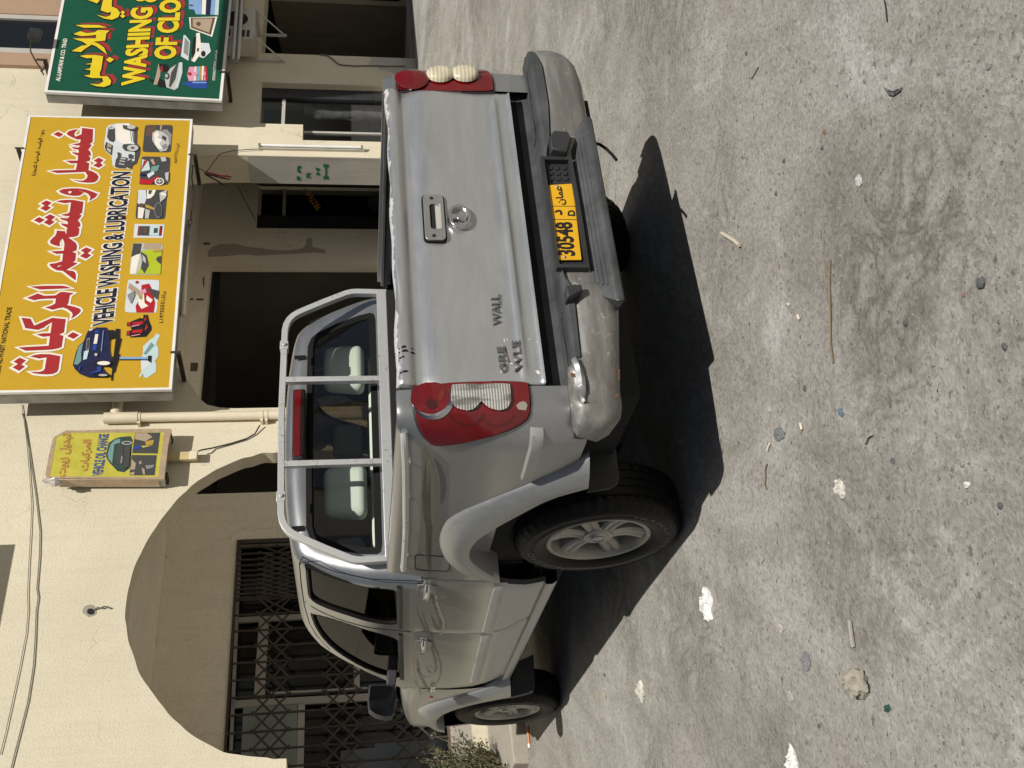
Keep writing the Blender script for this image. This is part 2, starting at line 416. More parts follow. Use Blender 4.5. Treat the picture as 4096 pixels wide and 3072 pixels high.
def tyre_mat():
    m, nt, b = newmat('tyre_rubber'); v = coords(nt)
    col = ramp(nt, noise(nt, v, 9, 5), [(.3, (.005, .005, .005)), (.7, (.010, .0095, .009))]); b.inputs['Specular IOR Level'].default_value = .22
    nt.links.new(col, b.inputs['Base Color']); b.inputs['Roughness'].default_value = .5
    bump(nt, b, noise(nt, v, 90, 3), .15, .004); return m
MAT['tyre'] = tyre_mat()
MAT['tyre_letter'] = M('grey_tyre_letter', (.10, .10, .10), .7)
def glass(name, tint, refl=1.0, rough=.02):
    m, nt, b = newmat(name); nt.nodes.remove(b)
    out = nt.nodes['Material Output']; t = nt.nodes.new('ShaderNodeBsdfTransparent'); t.inputs[0].default_value = (*tint, 1)
    g = nt.nodes.new('ShaderNodeBsdfGlossy'); g.inputs['Roughness'].default_value = rough; g.inputs[0].default_value = (.95, .97, 1, 1)
    fr = nt.nodes.new('ShaderNodeFresnel'); fr.inputs[0].default_value = 1.52
    mx = nt.nodes.new('ShaderNodeMixShader')
    f = math_(nt, 'MULTIPLY', fr.outputs[0], refl)
    nt.links.new(f, mx.inputs[0]); nt.links.new(t.outputs[0], mx.inputs[1]); nt.links.new(g.outputs[0], mx.inputs[2])
    nt.links.new(mx.outputs[0], out.inputs[0]); return m
MAT['glass_rear'] = glass('rear_glass', (.92, .95, .93), .9)
MAT['glass_side'] = glass('tinted_side_glass', (.12, .10, .075), .32)
MAT['glass_shop'] = glass('shop_glass', (.45, .46, .46), .15)
def lens(name, c, rough=.12, ribs=0, tr=.3):
    m, nt, b = newmat(name)
    v = coords(nt); nt.links.new(ramp(nt, noise(nt, v, 14, 3), [(.3, [x*.75 for x in c]), (.7, c)]), b.inputs['Base Color'])
    b.inputs['Roughness'].default_value = rough; b.inputs['Coat Weight'].default_value = .8; b.inputs['Coat Roughness'].default_value = .05
    if ribs:
        w = nt.nodes.new('ShaderNodeTexWave'); w.bands_direction = 'Z'; w.inputs['Scale'].default_value = ribs; w.inputs['Distortion'].default_value = .2
        nt.links.new(v, w.inputs['Vector']); bump(nt, b, w.outputs['Fac'], .18, .004)
        old = b.inputs['Base Color'].links[0].from_socket
        nt.links.new(mixc(nt, .8, old, ramp(nt, w.outputs['Fac'], [(.1, (.78,)*3), (.8, (1.14,)*3)]), 'MULTIPLY'), b.inputs['Base Color'])
    return m
MAT['lens_red'] = lens('red_lens', (.155, .003, .006), .10, 40)
MAT['lens_edge'] = lens('lens_edge_red', (.075, .002, .004), .1)
MAT['lens_red_dark'] = lens('deep_red_lens_shade', (.12, .003, .006), .10)
def ribbed():
    m, nt, b = newmat('clear_ribbed_lens'); v = coords(nt)
    w = nt.nodes.new('ShaderNodeTexWave'); w.bands_direction = 'Z'; w.inputs['Scale'].default_value = 34; w.inputs['Distortion'].default_value = .6; nt.links.new(v, w.inputs['Vector'])
    col = ramp(nt, w.outputs['Fac'], [(.2, (.20, .195, .185)), (.6, (.36, .355, .33)), (.92, (.54, .53, .50))])  # rib shading and glints painted in as pale and dark bands
    vs = coords(nt, (1, 1, .25)); col = mixc(nt, ramp(nt, noise(nt, vs, 34, 3), [(.5, (0,)*3), (.64, (.8,)*3)]), col, (.09, .085, .08))
    nt.links.new(col, b.inputs['Base Color']); b.inputs['Roughness'].default_value = .2; b.inputs['Coat Weight'].default_value = .9; b.inputs['Coat Roughness'].default_value = .05
    bump(nt, b, w.outputs['Fac'], .15, .004); return m
MAT['lens_clear'] = ribbed()
MAT['bent'] = M('bare_bright_metal', (.34, .35, .36), .40, .6, .25, 20)
MAT['lens_amber'] = lens('amber_lens', (.17, .016, .008), .2)
MAT['lens_cream'] = lens('yellowed_lens', (.68, .62, .45), .2, 20)
# writing and prints
MAT['sign_yellow'] = M('sign_yellow_sheet', (.55, .335, .020), .45, var=.05, sc=1.2)
MAT['sign_green'] = M('sign_green_sheet', (.007, .082, .046), .4, var=.06, sc=1.2)
MAT['sign_box'] = M('sign_box_metal', (.30, .29, .27), .6, .3, .3, 4)
MAT['sign_edge'] = M('white_sign_edge', (.78, .77, .74), .5, var=.08)
MAT['white_plastic'] = M('cream_pvc', (.72, .64, .48), .5, var=.06)
MAT['iron'] = M('rusty_black_iron', (.040, .030, .024), .75, .2, .5, 9)
MAT['gate'] = M('dark_brown_gate_paint', (.055, .045, .037), .6, .2, .35, 9)
MAT['alu'] = M('pale_window_alu', (.50, .48, .44), .5, .1, .08)
MAT['cable'] = M('black_cable', (.03, .028, .026), .6)
MAT['wire_grey'] = M('grey_cable', (.16, .15, .13), .6)
def ink(n, c): return flat('ink_'+n, c, .5)
INK = dict(red=(.36, .022, .025), white=(.80, .76, .68), navy=(.008, .010, .028), black=(.010, .010, .010), yellow=(.72, .56, .018), dred=(.34, .03, .035),
  pale=(.62, .66, .70), grey=(.25, .25, .25), dgrey=(.06, .06, .06), lgrey=(.48, .48, .47), blue=(.02, .06, .30), dblue=(.012, .015, .06), lblue=(.22, .36, .62), ice=(.50, .64, .66),
  teal=(.16, .30, .29), carred=(.42, .012, .02), orange=(.85, .42, .16), lime=(.42, .50, .02), skin=(.50, .33, .22), gold=(.45, .30, .05), pink=(.70, .30, .42), cyan=(.10, .42, .55),
  brown=(.12, .07, .045), tan=(.40, .31, .22), green=(.01, .16, .09), smallyellow=(.58, .53, .10), faded=(.42, .21, .05), fblue=(.05, .08, .22), fgreen=(.035, .06, .05), plate=(.70, .38, .012))
for k, c in INK.items(): ink(k, c); 
def K(k): return MAT['ink_'+k]
# ================================================================== SETTING: ground, porch floor
def gh(t, e):      # the yard rises a little towards the shops on the right
    return .255*smooth01(1-(e-.1)/3.2)*smooth01((t-3.0)/2.5)
mb = MB()
ts = [-160, -60, -25, -12, -8, -6]+[x*.5 for x in range(-10, 41)]+[24, 30, 45, 80, 160]
es = [-2.4+.0, -1.2, 0]+[.25*x for x in range(1, 17)]+[4.5, 5, 6, 7, 8, 9, 10, 12, 16, 25, 60, 160]
mb.grid([[(P0+TW*t+NW*e)+Vector((0, 0, gh(t, e))) for t in ts] for e in es])
g = mb.build('ground', MAT['ground'], smooth=60); tag(g, kind='structure')
# far ground behind the building
mb = MB(); mb.poly([P0+TW*-160+NW*-2.4, P0+TW*160+NW*-2.4, P0+TW*160+NW*-160, P0+TW*-160+NW*-160])
tag(mb.build('terrain', MAT['ground']), kind='structure')
L0 = lambda t, e, z: Vector((t, -e, z))
mb = MB(); mb.box(-3.5, 10.6, .12, 2.55, .02, .268)
fl = mb.build('porch_floor', MAT['floor']); fl.location = P0; fl.rotation_euler = (0, 0, PHI); tag(fl, kind='structure')
mb = MB(); mb.box(10.9, 17.6, .3, 5.5, .02, .262)
fl = mb.build('garage_floor', MAT['floor']); fl.location = P0; fl.rotation_euler = (0, 0, PHI); tag(fl, kind='structure')
# concrete step in front of the arch
at = (-.5, -1.0, 0); o, A = bthing('concrete_step', 'low grey concrete step block in front of the arched porch, beside the shrubs', 'step', at)
mb = MB()
mb.hexa([L0(-.62, 1.36, -.02)-A, L0(3.2, 1.36, -.02)-A, L0(3.2, .004, -.02)-A, L0(-.50, .004, -.02)-A],
        [L0(-.60, 1.35, .125)-A, L0(3.2, 1.35, .13)-A, L0(3.2, .004, .13)-A, L0(-.48, .004, .13)-A])
mb.build('block', MAT['concrete'], o, bevel=.015)

# ================================================================== SHOP BUILDING
BL = empty('shop_building', P0, PHI)
tag(BL, 'cream stucco shop building with an arched porch, shaded bays and dark windows', 'building')
arch = [(0.03, 1.99), (.05, 2.20), (.12, 2.55), (.33, 2.88), (.50, 3.05), (.68, 3.20), (.96, 3.39), (1.33, 3.53), (1.57, 3.575), (1.80, 3.575), (2.05, 3.55),
        (2.40, 3.44), (2.65, 3.32), (2.85, 3.20), (3.05, 3.04), (3.22, 2.83), (3.36, 2.55), (3.42, 2.35), (3.44, 2.12), (3.44, .268)]
_j = random.Random(3)
def ragged(p, n=6, a=.007):
    out = []
    for q0, q1 in zip(p, p[1:]):
        for k in range(n): out.append((lerp(q0[0], q1[0], k/n)+_j.uniform(-a, a)*(0 if k == 0 and q0 in (p[0],) else 1), lerp(q0[1], q1[1], k/n)+_j.uniform(-a, a)*.6))
    out[0] = p[0]; return out+[p[-1]]
arch = smoothline(ragged(arch[:-1], 6, .010), 1)+[arch[-1]]
fw = lambda a, b, d: (a, d, b)
mb = MB()
mb.prism([(-4, 8.5), (-4, 1.99)]+arch+[(3.80, .268), (3.80, 8.5)], fw, 0, .20)
mb.prism([(3.80, 8.5), (3.80, .268), (4.06, .268), (4.06, 2.68), (4.075, 2.84), (4.12, 2.98), (4.2, 3.06), (4.31, 3.12), (4.56, 3.27), (4.8, 3.45), (5.05, 3.74), (8.40, 3.74), (8.50, 3.55), (8.545, 3.3), (8.56, 3.0), (8.56, 2.74), (8.56, .268), (11.06, .268), (11.06, 2.655), (15.6, 2.66), (15.6, .268), (18, .268), (18, 8.5)],
         fw, 0, .5, holes=[[(8.93, .72), (10.30, .72), (10.30, 2.615), (9.29, 2.615), (9.29, 1.985), (8.93, 1.985)]])
mb.box(-4, 11.06, 0, .118, -.05, .267); mb.box(15.6, 18, 0, .5, -.05, .267)
mb.box(-1.5, -.9, .0, .5, .268, 1.985)
mb.build('front_wall', MAT['stucco'], BL)
# inner (porch) wall, ceiling, side walls
EW = 2.3
mb = MB()
mb.prism([(-3.5, .268), (-3.3, .268), (-3.3, 2.83), (3.68, 2.83), (3.68, .268), (4.40, .268), (4.40, 3.47), (8.74, 3.51), (8.74, .268), (9.555, .268), (9.555, 3.758), (3.81, 3.758), (3.81, 3.70), (-3.5, 3.7)], fw, EW, EW+.2)
mb.box(9.556, 10.9, EW, EW+.2, 2.841, 3.758); mb.box(10.621, 10.9, EW, EW+.2, .268, 2.84); mb.box(9.561, 10.62, EW, EW+.2, .268, .739)
mb.build('porch_wall', MAT['inner'], BL)
mb = MB(); mb.box(-3.5, 3.8, .201, 2.5, 3.702, 3.9); mb.box(3.801, 10.9, .501, 2.5, 3.76, 3.9); mb.box(-3.7, -3.501, .2, 2.5, .1, 3.7)
mb.build('porch_ceiling', MAT['inner'], BL)
# pier side facing left: its shade painted as a grey sheet; patchy bare render
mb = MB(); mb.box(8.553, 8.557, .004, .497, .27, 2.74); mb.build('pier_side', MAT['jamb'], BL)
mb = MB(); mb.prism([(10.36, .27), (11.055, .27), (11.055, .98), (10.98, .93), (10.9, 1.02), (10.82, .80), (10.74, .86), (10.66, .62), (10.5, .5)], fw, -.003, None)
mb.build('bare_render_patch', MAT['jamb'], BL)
# painted mark on the pier side (green stencil)
pk = lambda ab: (8.550, -bt(ab[0], ab[1], 8.55).y*-1, bt(ab[0], ab[1], 8.55).z)
def pks(pts): return [pk(p) for p in pts]
z4 = zo(700, 0, 1.659)
for pgs in ([[(985,1090),(1019,1090),(1019,1112),(985,1112)], [(996,1112),(1008,1112),(1008,1168),(996,1168)], [(985,1168),(1019,1168),(1019,1190),(985,1190)]],
            [[(935,1112),(962,1118),(962,1132),(950,1134),(950,1146),(962,1150),(962,1166),(936,1160),(936,1148),(944,1146),(944,1132),(935,1130)]], [[(872,1150),(904,1146),(892,1164),(904,1188),(884,1178),(872,1186)]],
            [[(808,1168),(832,1172),(832,1200),(808,1196)]], [[(812,1102),(836,1100),(838,1114),(824,1122),(836,1136),(832,1152),(810,1140)]]):
    mb = MB()
    for pg in pgs: q = z4(pg); mb.prism(q, lambda a, b, d: pk((a, b)), 0, None)
    mb.build('green_stencil_mark', K('green'), BL)
# garage and bay interiors
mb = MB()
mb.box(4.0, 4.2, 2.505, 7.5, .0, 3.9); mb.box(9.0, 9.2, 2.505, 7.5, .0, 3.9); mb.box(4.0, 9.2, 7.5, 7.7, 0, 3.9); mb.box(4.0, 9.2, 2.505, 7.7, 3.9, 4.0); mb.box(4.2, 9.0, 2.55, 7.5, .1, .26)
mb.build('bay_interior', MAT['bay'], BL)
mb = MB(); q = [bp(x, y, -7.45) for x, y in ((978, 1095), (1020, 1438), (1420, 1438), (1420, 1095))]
mb.poly([(p.x, 7.46, p.z) for p in q]); mb.build('bay_doorway', MAT['void'], BL)  # flat black sheet painting the dark of an opening
mb = MB()
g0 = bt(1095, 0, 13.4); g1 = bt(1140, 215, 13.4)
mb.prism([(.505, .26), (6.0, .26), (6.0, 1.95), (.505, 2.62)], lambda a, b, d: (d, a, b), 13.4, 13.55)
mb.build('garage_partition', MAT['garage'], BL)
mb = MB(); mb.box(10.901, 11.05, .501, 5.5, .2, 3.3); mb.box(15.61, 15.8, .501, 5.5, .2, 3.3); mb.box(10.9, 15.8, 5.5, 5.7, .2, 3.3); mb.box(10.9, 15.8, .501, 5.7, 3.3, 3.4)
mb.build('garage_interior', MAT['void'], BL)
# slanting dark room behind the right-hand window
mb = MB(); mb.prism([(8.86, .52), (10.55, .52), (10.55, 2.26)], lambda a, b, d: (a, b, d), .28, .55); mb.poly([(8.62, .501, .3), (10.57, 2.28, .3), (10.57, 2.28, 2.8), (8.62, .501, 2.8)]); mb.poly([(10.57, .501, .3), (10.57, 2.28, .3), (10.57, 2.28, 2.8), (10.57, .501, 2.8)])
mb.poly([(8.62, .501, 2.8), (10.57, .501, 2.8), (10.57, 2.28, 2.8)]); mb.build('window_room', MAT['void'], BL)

def window(parent, holes_frames, e, glass_poly, name='window'):
    f = MB()
    for x0, x1, z0, z1 in holes_frames: f.box(x0, x1, -e+.0, -e+.05, z0, z1)
    w = f.build(name, MAT['alu'], parent)
    gmb = MB(); gmb.poly([(a, -e+.025, b) for a, b in glass_poly]); gmb.build('pane', MAT['glass_shop'], w)
    return w
# right-hand window: dark frame, pale transom and post, goods behind glass
w = window(BL, [(9.295, 10.05, 2.26, 2.31), (8.935, 8.99, .73, 1.98), (9.26, 9.30, .73, 2.6)], -.12, [(8.94, .73), (10.06, .73), (10.06, 2.61), (9.30, 2.61), (9.30, 1.98), (8.94, 1.98)], 'shop_window')
f = MB(); f.box(10.06, 10.295, .10, .16, .73, 2.61)
for k in range(6): f.box(10.06, 10.295, .094, .0995, .95+k*.29, .955+k*.29)
f.build('dark_side_panel', MAT['black_plastic'], w)
f = MB(); f.box(9.285, 9.295, .03, .4, 1.99, 2.61); f.build('reveal', MAT['jamb'], w)
# left-hand window of the porch wall
w = window(BL, [(9.57, 10.60, 2.385, 2.44), (9.57, 9.62, 2.44, 2.83), (9.57, 10.6, 2.79, 2.835)], -2.36, [(9.57, .75), (10.61, .75), (10.61, 2.83), (9.57, 2.83)], 'porch_window')
f = MB(); f.box(9.565, 9.90, 2.33, 2.355, .75, 2.835); f.build('dark_side_panel', MAT['black_plastic'], w)
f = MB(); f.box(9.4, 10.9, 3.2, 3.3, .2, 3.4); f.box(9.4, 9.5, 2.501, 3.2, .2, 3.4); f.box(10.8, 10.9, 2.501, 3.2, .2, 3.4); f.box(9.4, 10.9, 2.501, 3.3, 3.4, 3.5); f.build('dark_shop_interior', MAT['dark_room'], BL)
# telephone number on the porch window
pw = lambda ab: (lambda q: (q.x, q.y, q.z))(bp(ab[0], ab[1], -2.352))
q = zo(700, 0, 1.659); mb = MB()
t_ = q([(848, 1268), (882, 1245), (938, 1400), (972, 1380)])
text_fit(mb, '98276481', t_[2], t_[3], t_[0], t_[1], pw, .01)
mb.build('telephone_number', K('orange'), w)
# goods behind the shop windows
random.seed(4)
q = bp(1380, 440, -.42); c = P0+TW*q.x-NW*q.y; c.z = 0
mb = MB(); rows = []
for i in range(13):
    z = .75+1.25*i/12; rows.append([Vector((.20*math.cos(a)*(1+random.uniform(-.15, .15))*(1 if i < 11 else .6), .12*math.sin(a)*(1+random.uniform(-.2, .2)), z)) for a in [2*math.pi*k/16 for k in range(16)]])
mb.grid(rows, closed=True); mb.face([len(mb.v)-1-k for k in range(16)])
o = mb.build('wrapped_bedding', M('cloudy_plastic', (.42, .43, .45), .3, 0, .3, 8, .4, 25), None, smooth=60); o.location = c; o.rotation_euler = (0, 0, PHI); tag(o, 'tall bundle wrapped in cloudy plastic behind the right-hand shop window', 'bundle')
q = bp(1510, 810, -2.75); c = P0+TW*q.x-NW*q.y+Vector((0, 0, q.z))
mb = MB(); mb.blob((0, 0, 0), (.20, .14, .17), 14, 9, .12); o = mb.build('white_sack', M('white_sack_cloth', (.70, .72, .70), .7, 0, .15, 8), None, smooth=50); o.location = c; o.rotation_euler = (0, 0, PHI); tag(o, 'white sack behind the glass of the shaded porch window', 'sack')
# roller shutter frame of the wash bay
mb = MB(); a0 = bp(838, 1068, -2.6); a1 = bp(1560, 1068, -2.6)
mb.box(a0.x-.0, a0.x+.10, 2.56, 2.66, .27, 3.40)
c0 = bp(858, 1080, -2.6); c1 = bp(838, 1618, -2.6)
mb.hexa([(c0.x, 2.57, c0.z-.09), (c1.x-.6, 2.57, c1.z-.09), (c1.x-.6, 2.65, c1.z-.09), (c0.x, 2.65, c0.z-.09)], [(c0.x, 2.57, c0.z), (c1.x-.6, 2.57, c1.z), (c1.x-.6, 2.65, c1.z), (c0.x, 2.65, c0.z)])
mb.build('shutter_frame', MAT['void'], BL)
# torn render and mortar scar beside the bay
sc = zo(700, 900, 2.0733)
def patch(name, pts, e, mat, par=BL, off=.003):
    mb = MB(); mb.prism([(bp(x, y, e+off).x, bp(x, y, e+off).z) for x, y in pts], lambda a, b, d: (a, d, b), -e-off, None); return mb.build(name, mat, par)
patch('mortar_scar', sc([(272,265),(272,215),(310,180),(380,158),(500,155),(600,180),(700,190),(800,205),(950,210),(1050,195),(1080,175),(1095,110),(1135,108),(1140,180),(1180,190),(1244,205),(1244,235),(1150,228),(1000,240),(850,245),(700,255),(560,245),(420,258)]), -EW, MAT['scar'])
for k in ([(236,145),(290,145),(290,163),(236,163)], [(175,610),(237,610),(237,624),(175,624)], [(118,610),(150,606),(150,622),(118,624)], [(130,1140),(192,1143),(186,1212),(126,1212)], [(230,440),(243,420),(243,528),(234,500)]):
    patch('bare_patch', sc(k), -EW, MAT['brake'])
# upper window with brown surround, right of the green sign
def tx(x, y): return bp(x, y, 0).x
mb = MB(); ta, tb, tc, td, te = (tx(100, y) for y in (275, 225, 155, 86, 70))
mb.box(ta, tb, -.06, .0, 5.62, 8.5); mb.box(te, 18, -.06, 0, 5.62, 8.5); mb.box(tb, te, -.06, 0, 5.1, 5.62)
mb.build('brown_surround', MAT['brown'], BL)
mb = MB(); mb.box(tb+.001, tx(100, 200), -.03, -.001, 5.63, 8.5); mb.box(td, te-.001, -.045, -.001, 5.63, 8.5)
w = mb.build('upper_window', MAT['alu'], BL)
mb = MB(); mb.box(tx(100, 200)+.002, td-.002, -.012, -.002, 5.63, 8.5); mb.build('pane', M('upper_dark_glass', (.012, .013, .015), .08), w)
# roof; unseen slab above the frame, added to cast the shadow at top left
mb = MB(); mb.box(-4, 18, -.25, 8.5, 8.5, 8.7); mb.build('roof', MAT['stucco'], BL)
c = bp(0, 2182, 0)
mb = MB(); mb.hexa([(.95, -.70, 5.47), (2.24, -.70, 5.50), (2.24, 0, 5.50), (.95, 0, 5.47)], [(.95, -.70, 5.75), (2.24, -.70, 5.75), (2.24, 0, 5.75), (.95, 0, 5.75)])
mb.build('unseen_shadow_slab', MAT['stucco'], BL)
# hole knocked in the wall, with a cable stub
hz = zo(0, 1600, 1.127); hp = hz([(372,945),(382,930),(400,922),(420,925),(432,945),(434,962),(420,972),(400,978),(385,968),(372,958)])
patch('chipped_plaster', hp, 0, MAT['concrete'], BL, .004)
patch('wall_hole', hz([(392,950),(400,940),(415,940),(426,950),(424,964),(408,968),(394,962)]), 0, MAT['void'], BL, .007)
mb = MB(); mb.tube([bp(x, y, e) for (x, y), e in zip(hz([(425,945),(440,935),(455,938),(470,930),(500,940)]), (.01, .03, .03, .02, .01))], .008, 6); mb.build('cable_stub', MAT['wire_grey'], BL)

# ------------------------------------------------------------------ shopfront behind the gate
o, A = bthing('shopfront', 'dark glazed shopfront with pale aluminium frames behind the folding gate', 'shopfront', (2.3, 2.5, .268))
E2 = -2.62
def P2(x, y, off=0): q = bp(x, y, E2+off); return Vector((q.x, -E2-off, q.z))-A
r1 = zo(850, 2100, 3.16); r2 = zo(850, 2572, 3.16); r3 = zo(1500, 2672, 3.16)
def fbar(mb, pts, w, off=.02):
    a, b = P2(*pts[0], off), P2(*pts[1], off); d = (b-a).normalized(); n = Vector((-d.z, 0, d.x))*w
    mb.hexa([a-n, a+n, a+n+Vector((0, .04, 0)), a-n+Vector((0, .04, 0))], [b-n, b+n, b+n+Vector((0, .04, 0)), b-n+Vector((0, .04, 0))])
mb = MB(); fw_ = .03
fbar(mb, [r1([(350, 180)])[0], r2([(230, 1400)])[0]], .02)              # head of the frame
fbar(mb, [r2([(250, 775)])[0], r2([(2212, 668)])[0]], .045)              # post
fbar(mb, [r1([(310, 1200)])[0], r1([(1200, 1150)])[0]], .035)
fbar(mb, [r1([(650, 1215)])[0], r2([(590, 690)])[0]], .062)
fbar(mb, [r2([(1125, 750)])[0], r2([(1105, 1700)])[0]], .04)
fbar(mb, [r2([(1825, 280)])[0], r2([(1825, 600)])[0]], .035)
fbar(mb, [r2([(720, 640)])[0], r2([(1960, 575)])[0]], .02)
fr = mb.build('frame', MAT['alu'], o)
mb = MB(); mb.box(-3.4-A.x, 3.9-A.x, 2.70-A.y, 2.74-A.y, .27-A.z, 3.0-A.z); mb.build('dark_glass', M('dark_shop_glass', (.012, .012, .013), .1), o)
mb = MB(); q = [P2(*p, .0) for p in r2([(390, 815), (1075, 772), (1060, 1700), (350, 1700)])]; mb.poly([(p.x, .1, p.z) for p in q]); mb.build('paper_panel', M('pale_window_paper', (.30, .33, .32), .7), o)
mb = MB(); q = [P2(*p, .0) for p in r2([(1620, 1370), (2212, 1310), (2212, 1700), (1620, 1700)])]+[]; mb.poly([(p.x, .1, p.z) for p in q])
q = [P2(*p, .0) for p in r3([(0, 960), (930, 900), (930, 1300), (0, 1300)])]; mb.poly([(p.x, .102, p.z) for p in q]); mb.build('blue_panel', M('blue_grey_panel', (.12, .145, .175), .5), o)

# ------------------------------------------------------------------ folding gate
o, A = bthing('folding_gate', 'dark brown folding lattice gate, half drawn, across the shopfront in the arched porch', 'gate', (2.3, 2.3, .268))
GE = -2.33
def PG(x, y): q = bp(x, y, GE); return Vector((q.x, 2.33, q.z))-A
bars = [PG(*r1([(335, y)])[0]).x for y in (305, 385, 460, 530, 597, 662, 722, 775, 832, 890, 940, 968, 1155, 1358, 1560)]+[PG(*r2([(260, y)])[0]).x for y in (275, 490, 708, 930, 1155, 1385)]
d_ = bars[-2]-bars[-1]; bars += [bars[-1]-k*d_ for k in range(1, 24) if bars[-1]-k*d_+A.x > -3.2]
zt, zb_ = 2.80-A.z, .30-A.z
def flatbar(mb, a, b, w, th):
    a, b = Vector(a), Vector(b); d = (b-a).normalized(); n = Vector((-d.z, 0, d.x))*w; y = Vector((0, th, 0))
    mb.hexa([a-n-y, a+n-y, a+n+y, a-n+y], [b-n-y, b+n-y, b+n+y, b-n+y])
for x in bars:
    mb = MB(); flatbar(mb, (x, .0, zb_), (x, .0, zt), .011, .010)
    mb.build('bar', MAT['gate'], o, smooth=0)
lev = [[PG(x, 2900).z for x in tr] for tr in ((1014, 1084, 1152), (1297, 1368, 1439), (1574, 1649, 1722))]
for z1, z2, z3 in [sorted(l) for l in lev]:
    mb = MB(); ex = .035
    for i in range(len(bars)-2):
        for za, zb2, yy in ((z1, z3, -.016), (z3, z1, -.024)):
            a = Vector((bars[i], yy, za)); b = Vector((bars[i+2], yy, zb2)); d = (b-a).normalized()*ex
            flatbar(mb, a-d, b+d, .012, .003)
    for x in bars: mb.box(x-.012, x+.012, -.033, -.028, z2-.012, z2+.012)
    mb.build('lattice_band', MAT['gate'], o, smooth=0)
mb = MB(); mb.box(-3.29-A.x, 3.67-A.x, -.02, .02, 2.80-A.z, 2.828-A.z); mb.box(3.62-A.x, 3.675-A.x, -.02, .02, .27-A.z, 2.80-A.z); mb.box(-3.29-A.x, -3.235-A.x, -.02, .02, .27-A.z, 2.80-A.z); mb.build('gate_frame', MAT['gate'], o, smooth=0)
mb = MB(); mb.box(-3.29-A.x, 3.62-A.x, -.025, .025, .269-A.z, .298-A.z); mb.build('floor_rail', MAT['brake'], o, smooth=0)
# ================================================================== YELLOW SIGN
at = (4.1, -.5, 3.3); YS, A = bthing('shop_sign', 'big yellow shop sign with red Arabic lettering and VEHICLE WASHING & LUBRICATION in dark blue', 'sign', at)
ye = .50
def YP(off): 
    def f(ab): q = bp(ab[0], ab[1], ye+off); return Vector((q.x, -ye-off, q.z))-A
    return f
yc = [(684, 1557), (768, 479), (117, 464), (-79, 1571)]
def YB(x, y): q = bp(x, y, ye); return (q.x, q.z)
yq = [YB(*p) for p in yc]
fA = lambda a, b, d: Vector((a, d, b))-A
def sign_box(parent, quad, e0, e1, face_mat, A, edge=.022, band=.05):
    fA = lambda a, b, d: Vector((a, d, b))-A
    mb = MB(); mb.prism(quad, fA, -e1+.004, -e0); mb.build('box', MAT['sign_box'], parent, smooth=0)
    mb = MB(); mb.prism(offset_poly(quad, .008), fA, -e1-.006, -e1+.03, holes=[offset_poly(quad, -edge)]); mb.build('edge_trim', MAT['sign_edge'], parent, smooth=0)
    mb = MB(); mb.prism(offset_poly(quad, -edge+.001), fA, -e1, None); mb.build('face', face_mat, parent, smooth=0)
sign_box(YS, yq, .30, ye, MAT['sign_yellow'], A)
ZA, ZB, ZC, ZD = zo(170, 480, 5.53), zo(120, 760, 5.53), zo(60, 1000, 5.53), zo(20, 1240, 4.879)
